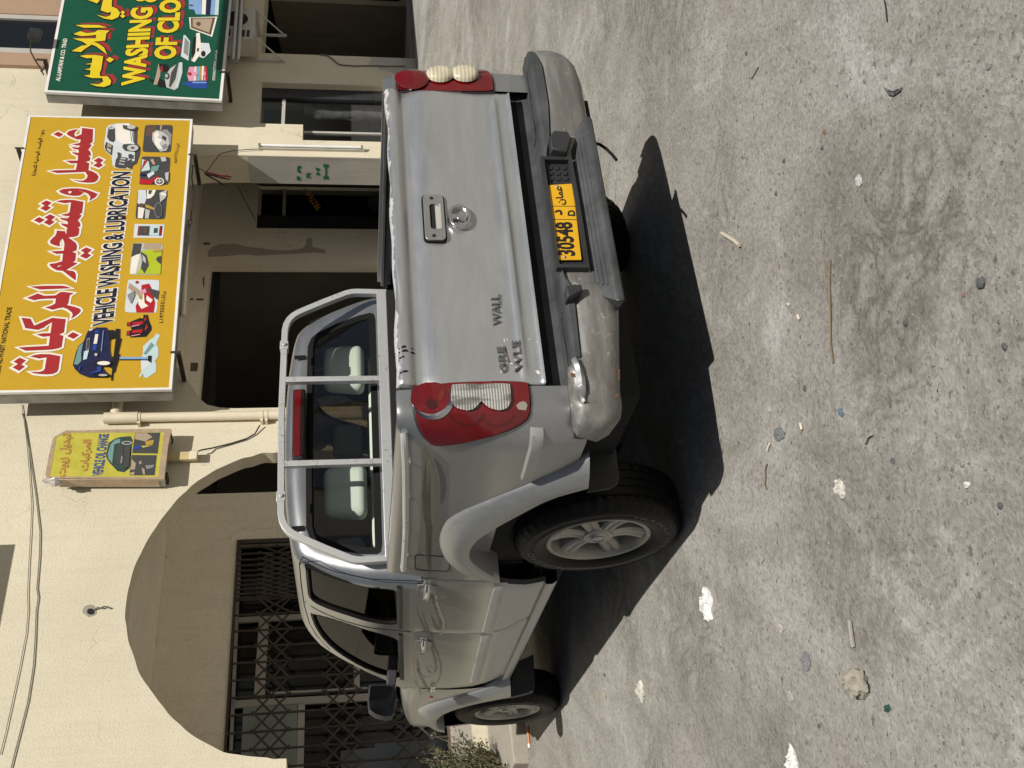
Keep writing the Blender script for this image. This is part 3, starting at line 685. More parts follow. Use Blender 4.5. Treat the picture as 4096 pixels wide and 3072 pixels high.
glyphs = [
 (ZA([(880,180),(1118,212),(1112,350),(1105,490),(1040,540),(1092,560),(1008,662),(1050,700),(1065,750),(1065,800),(1010,790),(1050,830),(1055,870),(1040,910),(950,930),(1030,960),(1022,1040),(1015,1120),(1100,1140),(1190,1190),(1240,1260),(1210,1340),(1140,1385),(1000,1395),(860,1380),(740,1355),(665,1325),(780,1345),(900,1350),(980,1300),(1000,1240),(960,1170),(930,1155),(620,1168),(320,1180),(160,1135),(300,1120),(740,1110),(770,960),(630,965),(510,912),(620,905),(780,905),(790,800),(750,780),(690,755),(650,715),(800,735),(805,690),(780,655),(700,650),(640,600),(790,618),(845,575),(740,565),(650,545),(810,518),(840,490),(848,437),(760,435),(640,385),(560,340),(535,300),(590,250),(690,222),(790,213),(720,270),(700,320),(720,378),(862,325)]), []),
 (ZA([(350,265),(460,325),(370,385),(240,325)]), []),
 (ZA([(1245,840),(1350,890),(1275,960),(1340,1000),(1245,1065),(1120,1015),(1215,955),(1135,905)]), []),
 (ZA([(360,1580),(450,1535),(620,1520),(800,1520),(960,1545),(1100,1590),(1215,1640)])+ZB([(1500,90),(1440,170),(1310,245),(1340,170),(1290,95),(1180,45),(1065,8),(1150,50),(1155,95),(1090,130),(960,137),(820,115),(700,80)]), [ZB([(835,45),(880,28),(925,38),(920,65),(880,88),(850,75)])]),
 (ZB([(365,238),(480,285),(390,360),(465,395),(350,475),(230,415),(325,350),(245,305)]), []),
 (ZB([(445,545),(560,600),(470,670),(545,710),(430,790),(305,725),(400,660),(320,615)]), []),
 (ZB([(200,605),(325,665),(210,740),(85,680)]), []),
 (ZB([(580,262),(680,235),(820,225),(960,228),(1180,268),(1150,510),(1090,548),(1145,570),(1055,680),(1095,720),(1110,770),(1110,820),(1055,825),(1090,860),(1080,970),(1050,1020),(970,1045),(845,1055),(1010,1175),(1040,1240),(1025,1340),(930,1378),(1015,1405),(1000,1570),(945,1600)])
  +ZC([(1385,300),(1130,450),(1290,475),(1325,500),(1345,560),(1340,680),(1280,640),(1060,470),(920,455),(820,400),(765,335),(775,315),(900,300),(1045,255),(1065,85),(920,95),(790,42),(900,32),(1080,25)])
  +ZB([(765,1200),(745,1120),(715,1080),(665,1140),(650,1200),(660,1255),(560,1235),(470,1200),(440,1150),(480,1090),(560,1020),(590,960),(595,905),(770,920),(800,1005),(825,840),(770,815),(720,790),(680,745),(838,765),(840,720),(800,690),(700,665),(655,625),(830,635),(885,585),(780,580),(680,555),(830,530),(880,500),(910,280),(760,300)]), [ZC([(930,365),(1060,325),(960,388)])]),
 (ZB([(1245,1275),(1370,1330),(1270,1405),(1350,1450),(1240,1530),(1105,1470),(1210,1400),(1125,1345)]), []),
 (ZC([(335,818),(640,800),(1040,797),(1120,810),(1245,852),(860,870),(550,882)]), []),
 (ZC([(260,1070),(510,970),(650,1022),(900,1012),(1000,940),(1080,935),(1300,962),(1210,1010),(1180,1180),(1145,1225),(1320,1265),(1420,1300),(1460,1345),(1420,1400),(1330,1475),(1240,1525),(1280,1450),(1260,1390),(1170,1320),(1060,1280),(960,1295),(830,1330),(665,1280),(800,1240),(890,1195),(908,1080),(700,1085),(540,1095),(420,1120)]), []),
 (ZD([(325,158),(495,178),(568,315),(925,160),(1185,185),(1150,445),(1055,485),(1138,510),(1105,725),(1040,755),(900,780),(700,790),(405,802),(260,740),(400,730),(855,705),(880,515),(740,530),(610,485),(740,462),(890,460),(920,240),(780,325),(770,345),(640,395),(400,362)]), []),
 (ZD([(1325,440),(1445,493),(1335,572),(1215,517)]), []),
 (ZD([(490,915),(600,880),(700,868),(880,870),(1078,908),(1040,1170),(1010,1220),(930,1255),(820,1265),(680,1258),(560,1240),(495,1215),(680,1215),(750,1190),(780,1150),(815,930),(665,955)]), []),
 (ZD([(290,938),(408,990),(315,1070),(390,1110),(275,1195),(150,1130),(255,1060),(170,1015)]), []),
]
def simp(p, eps=.004):
    out = []
    for q in p:
        if not out or (Vector(q)-Vector(out[-1])).length > eps: out.append(q)
    return out
mw_, mr_ = MB(), MB()
for k, (pg, holes) in enumerate(glyphs):
    q = simp([YB(*p) for p in pg]); hs = [[YB(*p) for p in h] for h in holes]
    off = offset_poly(q, .026)
    mw_.prism(off, fA, -ye-.003-k*.00012, None)
    mr_.prism(q, fA, -ye-.0065-k*.00012, None, holes=hs)
mw_.build('white_outline', K('white'), YS, smooth=0, weld=False); mr_.build('red_lettering', K('red'), YS, smooth=0, weld=False)
mb = MB(); c = ((372, 1303), (449, 1292), (454, 688), (522, 688)); T = 'VEHICLE WASHING & LUBRICATION'
v0, _ = text_mesh(T, .0)
bx = (min(p[0] for p in v0), max(p[0] for p in v0), min(p[1] for p in v0), max(p[1] for p in v0))
text_fit(mb, T, c[0], c[1], c[2], c[3], YP(.003), .095, bx); mb.build('white_outline', K('white'), YS, smooth=0, weld=False)
mb = MB(); text_fit(mb, T, c[0], c[1], c[2], c[3], YP(.0065), .028, bx); mb.build('english_lettering', K('navy'), YS, smooth=0, weld=False)
def line(par, nm, mat, T, c, fn, off): mb = MB(); text_fit(mb, T, *c, fn, off); return mb.build(nm, mat, par, smooth=0, weld=False)
for T, c, of in (('ROBU AL-WASIT NATIONAL TRADE', ((-22, 1505), (-2, 1505), (29, 1229), (48, 1229)), .02), (arabic('ربوع الواسط الوطنية للتجارة'), ((125, 703), (148, 703), (160, 520), (182, 520)), .02),
    ('L1975553/'+arabic('بركاء'), ((636, 1291), (656, 1291), (646, 1165), (666, 1165)), .012), ('١١٥١٧٦٢/'+arabic('س.ت'), ((696, 652), (711, 652), (701, 574), (719, 574)), .012)):
    line(YS, 'small_lettering', K('black'), T, c, YP(.003), of)
# printed pictures: rounded cards and cut-out cars
def rounded(c, r=.12):
    out = []
    for i in range(4):
        p0, p1, p2 = Vector(c[i-1]), Vector(c[i]), Vector(c[(i+1)%4])
        a, b = p1.lerp(p0, r), p1.lerp(p2, r); out += [tuple(a), tuple(p1.lerp((a+b)/2, .35)), tuple(b)]
    return out
ZF = zo(400, 480, 3.19); Z2 = zo(0, 900, 1.659); Z5 = zo(240, 1260, 4.608)
def picture(name, base, layers, par, P, toxy, A):
    """one printed picture: a card of colour and the shapes printed on it, in flat layers"""
    mats = []; mb = MB(); lv = 0
    for col, pts in ([base] if base else [])+layers:
        if K(col) not in mats: mats.append(K(col))
        mb.cur = mats.index(K(col)); q = [toxy(*p) for p in pts]; d = .0028+lv*.0012; lv += 1
        mb.prism(q, lambda a, b, dd: Vector((a, dd, b))-A, P-d, None)
    return mb.build(name, mats, par, smooth=0, weld=False)
def ell(cx, cy, rx, ry, n=18): return [(cx+rx*math.cos(2*math.pi*k/n), cy+ry*math.sin(2*math.pi*k/n)) for k in range(n)]
pY = lambda name, base, layers: picture(name, base, layers, YS, -ye, YB, A)
pY('washed_car_picture', ('dgrey', rounded(ZF([(575,65),(932,65),(905,415),(540,410)]))), [('brown', ZF([(600,85),(715,80),(705,210),(590,210)])), ('tan', ZF([(770,70),(795,70),(780,140),(765,135)])), ('grey', ZF([(790,130),(860,125),(915,190),(905,330),(840,230)])),
  ('lgrey', ZF([(670,170),(720,135),(790,150),(870,215),(885,310),(850,395),(770,410),(705,330),(665,260)])), ('white', ZF([(690,180),(740,150),(760,200),(730,230),(790,260),(760,300),(800,380),(740,370),(700,300)])), ('dgrey', ZF([(800,200),(850,230),(840,280),(790,240)])), ('grey', ZF([(790,330),(850,310),(860,350),(810,385)]))])
pY('polishing_picture', ('dgrey', rounded(ZF([(530,465),(900,475),(875,830),(503,825)]))), [('ice', ZF([(535,500),(620,530),(640,640),(530,660)])), ('red', ZF([(560,520),(610,520),(560,600),(530,640)])), ('skin', ZF([(640,510),(680,500),(705,570),(680,575)])), ('teal', ZF([(660,600),(760,580),(740,650),(640,690)])), ('pale', ZF([(600,700),(680,660),(700,690),(620,750)])), ('lgrey', ZF([(770,480),(840,480),(850,530),(790,540)])),
  ('carred', ZF([(510,760),(640,770),(760,715),(750,745),(680,800),(660,828),(503,824)])), ('dblue', ZF([(510,690),(590,690),(590,720),(510,720)])), ('white', ell(*ZF([(760,795)])[0], 19, 15)), ('dgrey', ell(*ZF([(760,795)])[0], 14, 11)), ('lgrey', ell(*ZF([(760,795)])[0], 11, 3.5)), ('lgrey', ell(*ZF([(760,795)])[0], 3.5, 9)), ('lgrey', ZF([(830,690),(880,675),(872,800),(840,770)]))])
pY('oil_pouring_picture', ('dgrey', rounded(ZF([(485,890),(862,895),(830,1270),(450,1265)]))), [('pale', ZF([(490,895),(585,895),(595,1000),(570,1070),(500,1080),(478,1060)])), ('white', ZF([(600,895),(715,895),(690,960),(650,1000),(600,1010)])), ('dgrey', ZF([(620,900),(670,900),(650,950),(620,950)])), ('white', ZF([(490,1115),(570,1130),(545,1262),(482,1258)])), ('lgrey', ZF([(580,1140),(640,1160),(620,1265),(575,1262)])), ('gold', ZF([(570,1085),(625,1095),(760,1165),(740,1170),(590,1125)])), ('brown', ell(*ZF([(530,1095)])[0], 11, 8)), ('lgrey', ZF([(760,940),(855,900),(840,1000),(770,1060)])), ('grey', ell(*ZF([(745,1160)])[0], 16, 31)), ('dgrey', ell(*ZF([(745,1160)])[0], 14, 28)), ('white', ZF([(785,930),(850,960),(845,985),(780,965)]))])
pY('oil_can_picture', ('pale', ZF([(443,1328),(825,1335),(805,1507),(425,1503)])), [('dgrey', ZF([(490,1355),(800,1355),(785,1480),(475,1478)])), ('carred', ZF([(505,1355),(520,1355),(505,1478),(490,1478)])), ('brown', ZF([(560,1385),(600,1390),(595,1450),(555,1445)])), ('ice', ZF([(640,1358),(765,1358),(750,1480),(628,1478)])), ('dgrey', ZF([(690,1385),(740,1385),(735,1445),(685,1450)])), ('carred', ZF([(775,1357),(785,1357),(772,1480),(760,1480)]))])
pY('polished_bonnet_picture', ('lgrey', rounded(Z2([(880,120),(1081,123),(1065,331),(857,330)]))), [('white', Z2([(880,180),(930,200),(900,325),(862,325)])), ('tan', Z2([(960,122),(1070,122),(1060,170),(950,160)])), ('dgrey', Z2([(885,125),(940,125),(930,190),(900,200),(870,215)])), ('lime', Z2([(940,175),(1000,165),(1075,165),(1065,328),(905,326),(950,260)])), ('dgrey', Z2([(935,180),(975,205),(990,270),(960,325),(935,290),(945,240)])), ('lgrey', Z2([(945,200),(965,220),(970,260),(950,240)])), ('dgrey', Z2([(1045,215),(1070,210),(1066,265),(1035,235)])), ('gold', Z2([(1020,170),(1070,168),(1068,180),(1015,185)]))])
pY('soap_wash_picture', ('pale', rounded(Z2([(848,362),(1060,366),(1040,586),(826,580)]))), [('tan', Z2([(860,385),(935,440),(925,475),(850,420)])), ('carred', Z2([(940,400),(990,390),(1010,430),(1030,520),(1020,584),(905,582),(900,540),(935,480)])), ('red', ell(*Z2([(910,382)])[0], 7, 6)), ('white', Z2([(915,480),(955,450),(960,520),(985,540),(940,560),(920,530)])), ('white', Z2([(975,470),(1015,500),(1000,520),(970,500)])), ('dgrey', Z2([(975,420),(1055,440),(1045,500),(1010,470)])), ('pink', Z2([(935,440),(965,425),(975,450),(945,465)])), ('gold', Z2([(925,460),(945,470),(940,500),(920,490)])), ('grey', Z2([(845,470),(890,440),(895,470),(870,530)]))])
pY('white_car_picture', None, [('dgrey', ZF([(430,90),(480,95),(475,300),(520,360),(510,450),(470,560),(400,590),(430,450),(440,250)])),
  ('pale', ZF([(75,170),(80,110),(110,70),(220,45),(370,42),(400,70),(420,150),(440,300),(445,430),(440,520),(395,600),(385,635),(330,625),(190,615),(160,580),(150,470),(85,410),(52,360),(58,270)])), ('white', ZF([(200,60),(370,50),(400,110),(410,300),(300,310),(210,260)])),
  ('dgrey', ZF([(110,100),(150,85),(190,110),(195,260),(170,290),(120,270),(90,220)])), ('lgrey', ZF([(120,100),(180,97),(182,120),(120,125)])), ('dgrey', ZF([(80,285),(165,330),(150,460),(80,400),(60,350)])), ('tan', ZF([(95,300),(150,330),(145,360),(95,350)])), ('lgrey', ZF([(85,360),(140,385),(140,430),(100,400)])),
  ('dgrey', ZF([(290,72),(480,95),(475,130),(400,150),(300,120)])), ('lgrey', ell(*ZF([(402,100)])[0], 17, 8)), ('dgrey', ZF([(300,320),(400,315),(490,330),(500,380),(440,415),(320,400),(285,360)])), ('lgrey', ell(*ZF([(420,368)])[0], 23, 13)), ('dgrey', ell(*ZF([(420,368)])[0], 8, 4)),
  ('dgrey', ZF([(225,425),(262,430),(258,490),(345,490),(320,625),(190,612),(205,520),(230,480)])), ('lgrey', ZF([(265,500),(335,505),(330,520),(262,515)])), ('lgrey', ZF([(255,530),(325,540),(322,552),(252,545)])), ('lgrey', ZF([(245,565),(318,580),(315,592),(242,580)])), ('dgrey', ZF([(365,455),(415,450),(410,500),(370,515)])), ('dgrey', ZF([(350,550),(385,520),(410,530),(385,630),(335,622)])), ('teal', ZF([(385,160),(395,160),(415,295),(403,295)]))])
pY('lifted_car_picture', None, [('ice', Z5([(1490,850),(1530,700),(1530,580),(1680,440),(1715,430),(1780,340),(1850,380),(1790,480),(1775,550),(1810,600),(1815,760),(1740,870),(1775,885),(1770,1050),(1610,1160),(1550,1150),(1530,1080),(1470,1165),(1460,1110),(1500,1060)])), ('pale', Z5([(1490,850),(1680,860),(1670,930),(1500,1030)])), ('teal', Z5([(1540,720),(1680,510),(1740,560),(1580,740)])), ('lblue', Z5([(1100,780),(1630,780),(1630,820),(1100,820)])), ('black', Z5([(1090,822),(1630,825),(1630,840),(1085,840)])), ('black', Z5([(1625,755),(1690,760),(1680,890),(1620,850)])),
  ('black', Z5([(870,290),(980,285),(1030,300),(1028,262),(1105,265),(1100,440),(1135,440),(1070,730),(1110,730),(1050,930),(1010,1070),(985,1070),(970,1218),(940,1218),(965,1000),(870,960),(960,920),(970,790),(915,790),(990,770),(1005,640),(1030,430),(920,470),(915,670),(800,700)])),
  ('dblue', Z5([(240,930),(300,690),(345,580),(440,500),(500,340),(530,290),(620,270),(680,240),(860,240),(880,300),(930,450),(920,650),(960,920),(770,965),(850,1060),(940,1130),(880,1160),(620,1165),(520,1160),(380,1105),(280,1010)])), ('teal', Z5([(262,920),(345,600),(430,520),(395,700),(395,860),(330,930)])), ('blue', Z5([(650,300),(720,285),(715,340),(645,360)])), ('blue', Z5([(610,560),(685,550),(670,655),(600,665)])), ('white', Z5([(655,372),(712,368),(685,545),(622,548)])), ('grey', Z5([(500,450),(560,440),(545,640),(480,660)])), ('dgrey', Z5([(510,470),(550,465),(538,630),(492,645)])), ('ice', Z5([(450,690),(540,660),(500,830),(430,850)])), ('ice', Z5([(535,290),(600,270),(610,300),(550,320)])), ('lblue', Z5([(800,310),(812,310),(775,690),(760,690)])), ('blue', Z5([(690,970),(770,965),(765,1060),(590,1105),(590,1080),(690,1050)])), ('blue', Z5([(360,970),(390,965),(370,1040),(350,1050)])),
  ('black', ell(*Z5([(790,915)])[0], 36, 13)), ('white', ell(*Z5([(812,915)])[0], 26, 8)), ('black', ell(*Z5([(770,1140)])[0], 35, 7)), ('lgrey', ell(*Z5([(800,1138)])[0], 18, 4)), ('lgrey', ell(*Z5([(672,762)])[0], 6, 6))])
pY('car_seats_picture', None, [('black', Z5([(1230,140),(1310,125),(1340,110),(1480,55),(1530,70),(1540,0),(1620,0),(1645,110),(1690,220),(1690,280),(1590,405),(1300,420),(1290,385),(1225,380),(1230,300),(1320,280),(1300,215),(1235,210)])), ('carred', Z5([(1240,140),(1300,130),(1300,200),(1245,200)])), ('carred', Z5([(1330,140),(1530,115),(1530,170),(1340,190)])), ('carred', Z5([(1235,300),(1290,295),(1290,370),(1240,370)])), ('carred', Z5([(1330,290),(1520,270),(1520,330),(1330,345)])), ('red', Z5([(1545,100),(1590,20),(1600,90),(1555,130)])), ('red', Z5([(1565,270),(1600,170),(1625,240),(1575,310)])), ('pink', Z5([(1310,390),(1480,360),(1480,375),(1320,405)])), ('pink', Z5([(1310,215),(1480,185),(1470,200),(1320,235)]))])
# iron brackets that carry the sign
for k, (x, y) in enumerate(((775, 635), (708, 1425), (85, 610))):
    q = bp(x, y, .44); mb = MB(); mb.box(q.x-.02, q.x+.02, -.5, -.002, q.z-.045, q.z+.0) if k != 2 else mb.box(q.x-.02, q.x+.02, -.5, -.002, q.z, q.z+.045); mb.box(q.x-.014, q.x+.014, -.515, -.507, q.z-.05, q.z+.06)
    for i, v in enumerate(mb.v): mb.v[i] = tuple(Vector(v)-A)
    mb.build('bracket', MAT['iron'], YS)

# ================================================================== GREEN SIGN
at = (9.3, -.5, 3.1); GS, A = bthing('shop_sign', 'green shop sign with yellow Arabic lettering and WASHING OF CLOTHES in yellow capitals', 'sign', at)
ge = .50
def GB(x, y): q = bp(x, y, ge); return (q.x, q.z)
def GP(off):
    def f(ab): q = bp(ab[0], ab[1], ge+off); return Vector((q.x, -ge-off, q.z))-A
    return f
q4 = [GB(885, 403), None, None, GB(180, 367)]
s1 = (GB(925, 0)[0]-q4[0][0], GB(925, 0)[1]-q4[0][1]); s2 = (GB(250, 0)[0]-q4[3][0], GB(250, 0)[1]-q4[3][1])
q4[1] = (q4[0][0]+s1[0]*1.75, q4[0][1]+s1[1]*1.75); q4[2] = (q4[3][0]+s2[0]*2.0, q4[3][1]+s2[1]*2.0)
sign_box(GS, q4, .32, ge, MAT['sign_green'], A, .03)
ZE = zo(170, 0, 2.836); fA = lambda a, b, d: Vector((a, d, b))-A
gg = [[(372,290),(480,285),(640,288),(740,318),(470,320)],
 [(350,390),(430,358),(500,380),(590,372),(630,345),(765,352),(725,385),(712,465),(575,478),(640,500),(700,545),(735,625),(610,530),(560,510),(480,560),(440,595),(330,585),(440,525),(510,515),(460,480),(342,440),(480,440),(605,440),(610,400),(520,410),(440,415)],
 [(422,640),(490,628),(600,628),(690,642),(672,760),(665,800),(650,830),(655,870),(740,870),(780,920),(770,965),(700,992),(610,982),(535,955),(640,960),(690,930),(680,890),(560,890),(470,862),(540,852),(545,800),(475,795),(540,780),(555,735),(480,735),(560,720),(568,662),(500,665)],
 [(762,650),(812,680),(768,715),(718,685)],
 [(700,-160),(800,-120),(790,0),(785,78),(850,105),(880,150),(860,200),(790,230),(700,215),(610,172),(720,197),(770,180),(780,140),(740,150),(660,122),(690,0)],
 [(912,122),(940,145),(915,165),(942,188),(912,212),(880,185),(905,165),(885,145)], [(430,-60),(650,-50),(655,0),(620,45),(570,25),(500,0)]]
m1, m2, m3 = MB(), MB(), MB()
for k, pg in enumerate(gg):
    q = [GB(*p) for p in ZE(pg)]; sh = [(a+.055, b-.06) for a, b in q]
    m1.prism(offset_poly(sh, .006), fA, -ge-.0025-k*1e-4, None); m2.prism(offset_poly(q, .020), fA, -ge-.0045-k*1e-4, None); m3.prism(q, fA, -ge-.0075-k*1e-4, None)
rows_ = [('WASHING', (905, 960), (1142, 945), (1018, 95), (1245, 90)), ('&', (1060, 25), (1285, 15), (1075, -90), (1295, -90)), ('OF CLO', (1273, 665), (1500, 663), (1345, 0), (1567, -2)), ('THES', (1350, -25), (1572, -27), (1395, -395), (1610, -397))]
for T, a, b, c, d in rows_:
    a, b, c, d = ZE([a, b, c, d]); v0, _ = text_mesh(T); bx = (min(p[0] for p in v0), max(p[0] for p in v0), min(p[1] for p in v0), max(p[1] for p in v0))
    sh = lambda P: (lambda ab: P(ab)+Vector((.05, 0, -.055)))
    text_fit(m1, T, a, b, c, d, sh(GP(.0032)), .05, bx); text_fit(m2, T, a, b, c, d, GP(.0055), .075, bx); text_fit(m3, T, a, b, c, d, GP(.0085), .045, bx)
m1.build('red_shadow_lettering', K('dred'), GS, smooth=0, weld=False); m2.build('dark_outline', K('black'), GS, smooth=0, weld=False); m3.build('yellow_lettering', K('yellow'), GS, smooth=0, weld=False)
line(GS, 'white_lettering', K('white'), 'AL-LAMYAHI & CO. TRAD', ZE([(150, 915), (198, 920), (238, 435), (281, 440)]), GP(.003), .03)
line(GS, 'white_lettering', K('white'), '070704/H172554316', ZE([(1925, 910), (1957, 912), (1945, 690), (1975, 692)]), GP(.003), .01)
line(GS, 'white_lettering', K('white'), arabic('وادي المعاول'), ZE([(1950, 680), (1985, 682), (1958, 570), (1992, 572)]), GP(.003), .01)
pG = lambda name, base, layers: picture(name, base, [(c, ZE(p)) for c, p in layers], GS, -ge, GB, A)
pG('flat_iron_picture', None, [('black', [(1200,900),(1265,905),(1320,880),(1400,930),(1420,1000),(1330,990),(1250,940)]), ('tan', [(1315,725),(1345,730),(1335,860),(1300,965),(1258,960),(1290,850)]), ('black', [(1320,725),(1420,735),(1440,800),(1380,815),(1330,790)]), ('carred', [(1340,760),(1360,750),(1365,820),(1345,815)]), ('lgrey', [(1385,880),(1450,780),(1560,710),(1590,715),(1590,830),(1540,1000),(1500,1028),(1405,995)]), ('dgrey', [(1460,830),(1530,720),(1545,720),(1510,900),(1450,1000),(1435,985)]), ('ice', [(1555,715),(1588,718),(1585,830),(1535,995),(1500,1020),(1540,900)]), ('dgrey', ell(1412, 870, 30, 38)), ('lgrey', ell(1408, 868, 15, 20))])
pG('folded_towels_picture', None, [('pink', [(1665,760),(1870,755),(1878,915),(1660,920),(1640,850)]), ('cyan', [(1755,757),(1778,757),(1775,918),(1745,918)]), ('white', [(1728,758),(1745,758),(1735,919),(1718,919)]), ('gold', [(1785,757),(1800,757),(1795,917),(1775,917)]), ('carred', [(1845,756),(1866,755),(1876,915),(1850,916)]), ('dred', ell(1668, 842, 22, 18)), ('pink', ell(1735, 845, 28, 22)), ('pink', ell(1825, 845, 30, 24)), ('white', [(1810,757),(1835,757),(1820,917),(1808,917)])])
pG('blue_bottle_picture', None, [('blue', [(1590,940),(1640,935),(1690,920),(1870,922),(1872,1005),(1700,1002),(1640,970),(1590,965)]), ('lblue', [(1700,930),(1860,932),(1860,945),(1700,945)])])
pG('pressing_machine_picture', None, [('pale', [(1570,640),(1600,400),(1620,400),(1675,470),(1655,690)]), ('grey', [(1600,600),(1615,430),(1665,480),(1650,640)]), ('white', [(1690,690),(1745,380),(1785,375),(1805,600),(1725,710)]), ('black', [(1695,580),(1710,440),(1745,410),(1735,600),(1700,680)]), ('pale', [(1790,490),(1890,495),(1910,590),(1830,665),(1780,650),(1805,560)]), ('black', ell(1825, 615, 26, 34)), ('dgrey', [(1755,550),(1775,550),(1770,590),(1752,590)])])
pG('carpet_picture', None, [('white', [(1662,200),(1985,190),(1925,420),(1675,325)]), ('brown', [(1680,205),(1960,200),(1910,400),(1685,318)]), ('tan', [(1705,215),(1930,213),(1890,375),(1705,305)]), ('brown', ell(1770, 275, 26, 24))])
pG('folded_clothes_picture', None, [('lblue', [(1660,-60),(1800,-60),(1810,165),(1740,165),(1720,110),(1660,105)]), ('dgrey', [(1670,50),(1715,60),(1700,75),(1668,70)]), ('white', [(1810,-60),(1860,-60),(1850,168),(1808,166)]), ('dblue', [(1862,-60),(1920,-60),(1900,172),(1852,168)]), ('lblue', [(1922,-60),(1965,-60),(1945,175),(1903,172)]), ('ice', [(1967,-60),(2010,-60),(1995,178),(1948,175)])])
for x, y in ((905, 310), (178, 262)):
    q = bp(x, y, .42); mb = MB(); mb.box(q.x-.02, q.x+.02, -.5, -.002, q.z-.05, q.z+.0); mb.box(q.x-.018, q.x+.018, -.52, -.508, q.z-.06, q.z+.09)
    for i, v in enumerate(mb.v): mb.v[i] = tuple(Vector(v)-A)
    mb.build('bracket', MAT['iron'], GS)

# ================================================================== SMALL WRAPPED SIGN
at = (3.3, -.2, 3.4); WS, A = bthing('wall_sign', 'small faded yellow VEHICLE OIL CHANGE sign wrapped in plastic beside the drain pipe', 'sign', at)
se = .19; ZG = zo(170, 1690, 3.403)
def SB(x, y): q = bp(x, y, se); return (q.x, q.z)
def SP(off):
    def f(ab): q = bp(ab[0], ab[1], se+off); return Vector((q.x, -se-off, q.z))-A
    return f
fA = lambda a, b, d: Vector((a, d, b))-A
out = [SB(*p) for p in ZG([(1650,770),(1700,330),(1745,95),(1600,92),(900,105),(480,118),(330,115),(155,205),(95,450),(50,715),(110,740),(200,755),(900,760)])]
back = [SB(*p) for p in ZG([(1640,862),(1745,300),(1745,95),(480,118),(330,115),(50,720),(200,855),(900,860)])]
mb = MB(); mb.prism(out, fA, -se, -.04); mb.build('box', MAT['sign_box'], WS, bevel=.01)
wrap = M('dusty_plastic_wrap', (.40, .30, .20), .35, 0, .18, 10, .25, 30)
fl_ = [SB(*p) for p in ZG([(1575,745),(1655,138),(450,140),(300,150),(190,205),(98,735)])]
mb = MB(); mb.prism(offset_poly(out, .006), fA, -se-.004, -se+.03, holes=[fl_]); mb.build('wrapped_border', wrap, WS, smooth=0)
lf = [SB(*p) for p in ZG([(200, 757), (1580, 757)])]; mb = MB(); mb.hexa([Vector((lf[1][0]-.022, -.05, lf[1][1]))-A, Vector((lf[1][0]-.008, -.05, lf[1][1]))-A, Vector((lf[1][0]-.008, -se+.002, lf[1][1]))-A, Vector((lf[1][0]-.018, -se+.002, lf[1][1]))-A], [Vector((lf[0][0]-.022, -.05, lf[0][1]))-A, Vector((lf[0][0]-.008, -.05, lf[0][1]))-A, Vector((lf[0][0]-.008, -se+.002, lf[0][1]))-A, Vector((lf[0][0]-.018, -se+.002, lf[0][1]))-A]); mb.build('wrapped_side', wrap, WS, bevel=.006)
mb = MB(); mb.blob(Vector(SP(.02)(ZG([(110, 790)])[0])), (.03, .04, .07), 9, 6, .35); mb.blob(Vector(SP(.02)(ZG([(180, 830)])[0])), (.03, .04, .06), 9, 6, .35); mb.build('knotted_plastic', M('clear_plastic', (.45, .42, .38), .25), WS)
mb = MB(); mb.prism(fl_, fA, -se-.002, None); mb.build('face', M('faded_yellow_print', (.50, .455, .06), .5, 0, .12, 5, .3, 14), WS)
for T, c in ((arabic('تبديل زيوت'), ((195, 740), (330, 740), (265, 150), (420, 155))), (arabic('المركبات'), ((505, 655), (640, 655), (560, 235), (690, 235)))):
    line(WS, 'faded_lettering', K('faded'), T, ZG(c), SP(.005), .05)
mb = MB(); text_fit(mb, 'VEHICLE OIL CHANGE', *ZG([(680, 722), (812, 715), (775, 160), (900, 155)]), SP(.005), .04); mb.build('blue_lettering', K('fblue'), WS, smooth=0, weld=False)
pS = lambda name, layers: picture(name, None, [(c, ZG(p)) for c, p in layers], WS, -se-.002, SB, A)
pS('green_car_picture', [('fgreen', [(900,280),(985,225),(1060,200),(1200,190),(1225,240),(1215,330),(1200,500),(1180,630),(1110,680),(1020,665),(960,600),(920,560),(880,500),(865,460)]), ('tan', [(925,345),(960,340),(945,420),(925,410)]), ('teal', [(890,430),(930,300),(990,240),(1060,225),(1060,280),(980,300),(950,560),(900,500)]), ('dgrey', [(1030,310),(1100,320),(1090,560),(1000,580),(1010,430)]), ('grey', [(1075,460),(1095,460),(1085,560),(1060,560)]), ('lgrey', ell(1150, 285, 70, 25)), ('dgrey', ell(1150, 285, 55, 16)), ('dgrey', [(1110,330),(1200,340),(1180,600),(1110,650)])])
pS('oil_pouring_picture', [('dgrey', [(1262,145),(1602,142),(1565,425),(1220,420)]), ('tan', [(1265,150),(1420,148),(1500,200),(1400,260),(1260,230)]), ('gold', [(1400,260),(1520,240),(1500,310),(1410,320)]), ('blue', [(1240,330),(1320,325),(1350,350),(1250,385)]), ('smallyellow', [(1340,325),(1480,325),(1370,348)])])
pS('engine_picture', [('dgrey', [(1215,445),(1555,448),(1525,722),(1182,722)]), ('tan', [(1215,500),(1270,560),(1260,640),(1200,650)]), ('tan', [(1320,530),(1350,530),(1345,570),(1315,570)]), ('grey', [(1400,590),(1530,580),(1500,620),(1420,640)]), ('tan', [(1350,620),(1390,640),(1400,715),(1370,715)]), ('tan', [(1190,690),(1260,680),(1250,720),(1185,720)])])
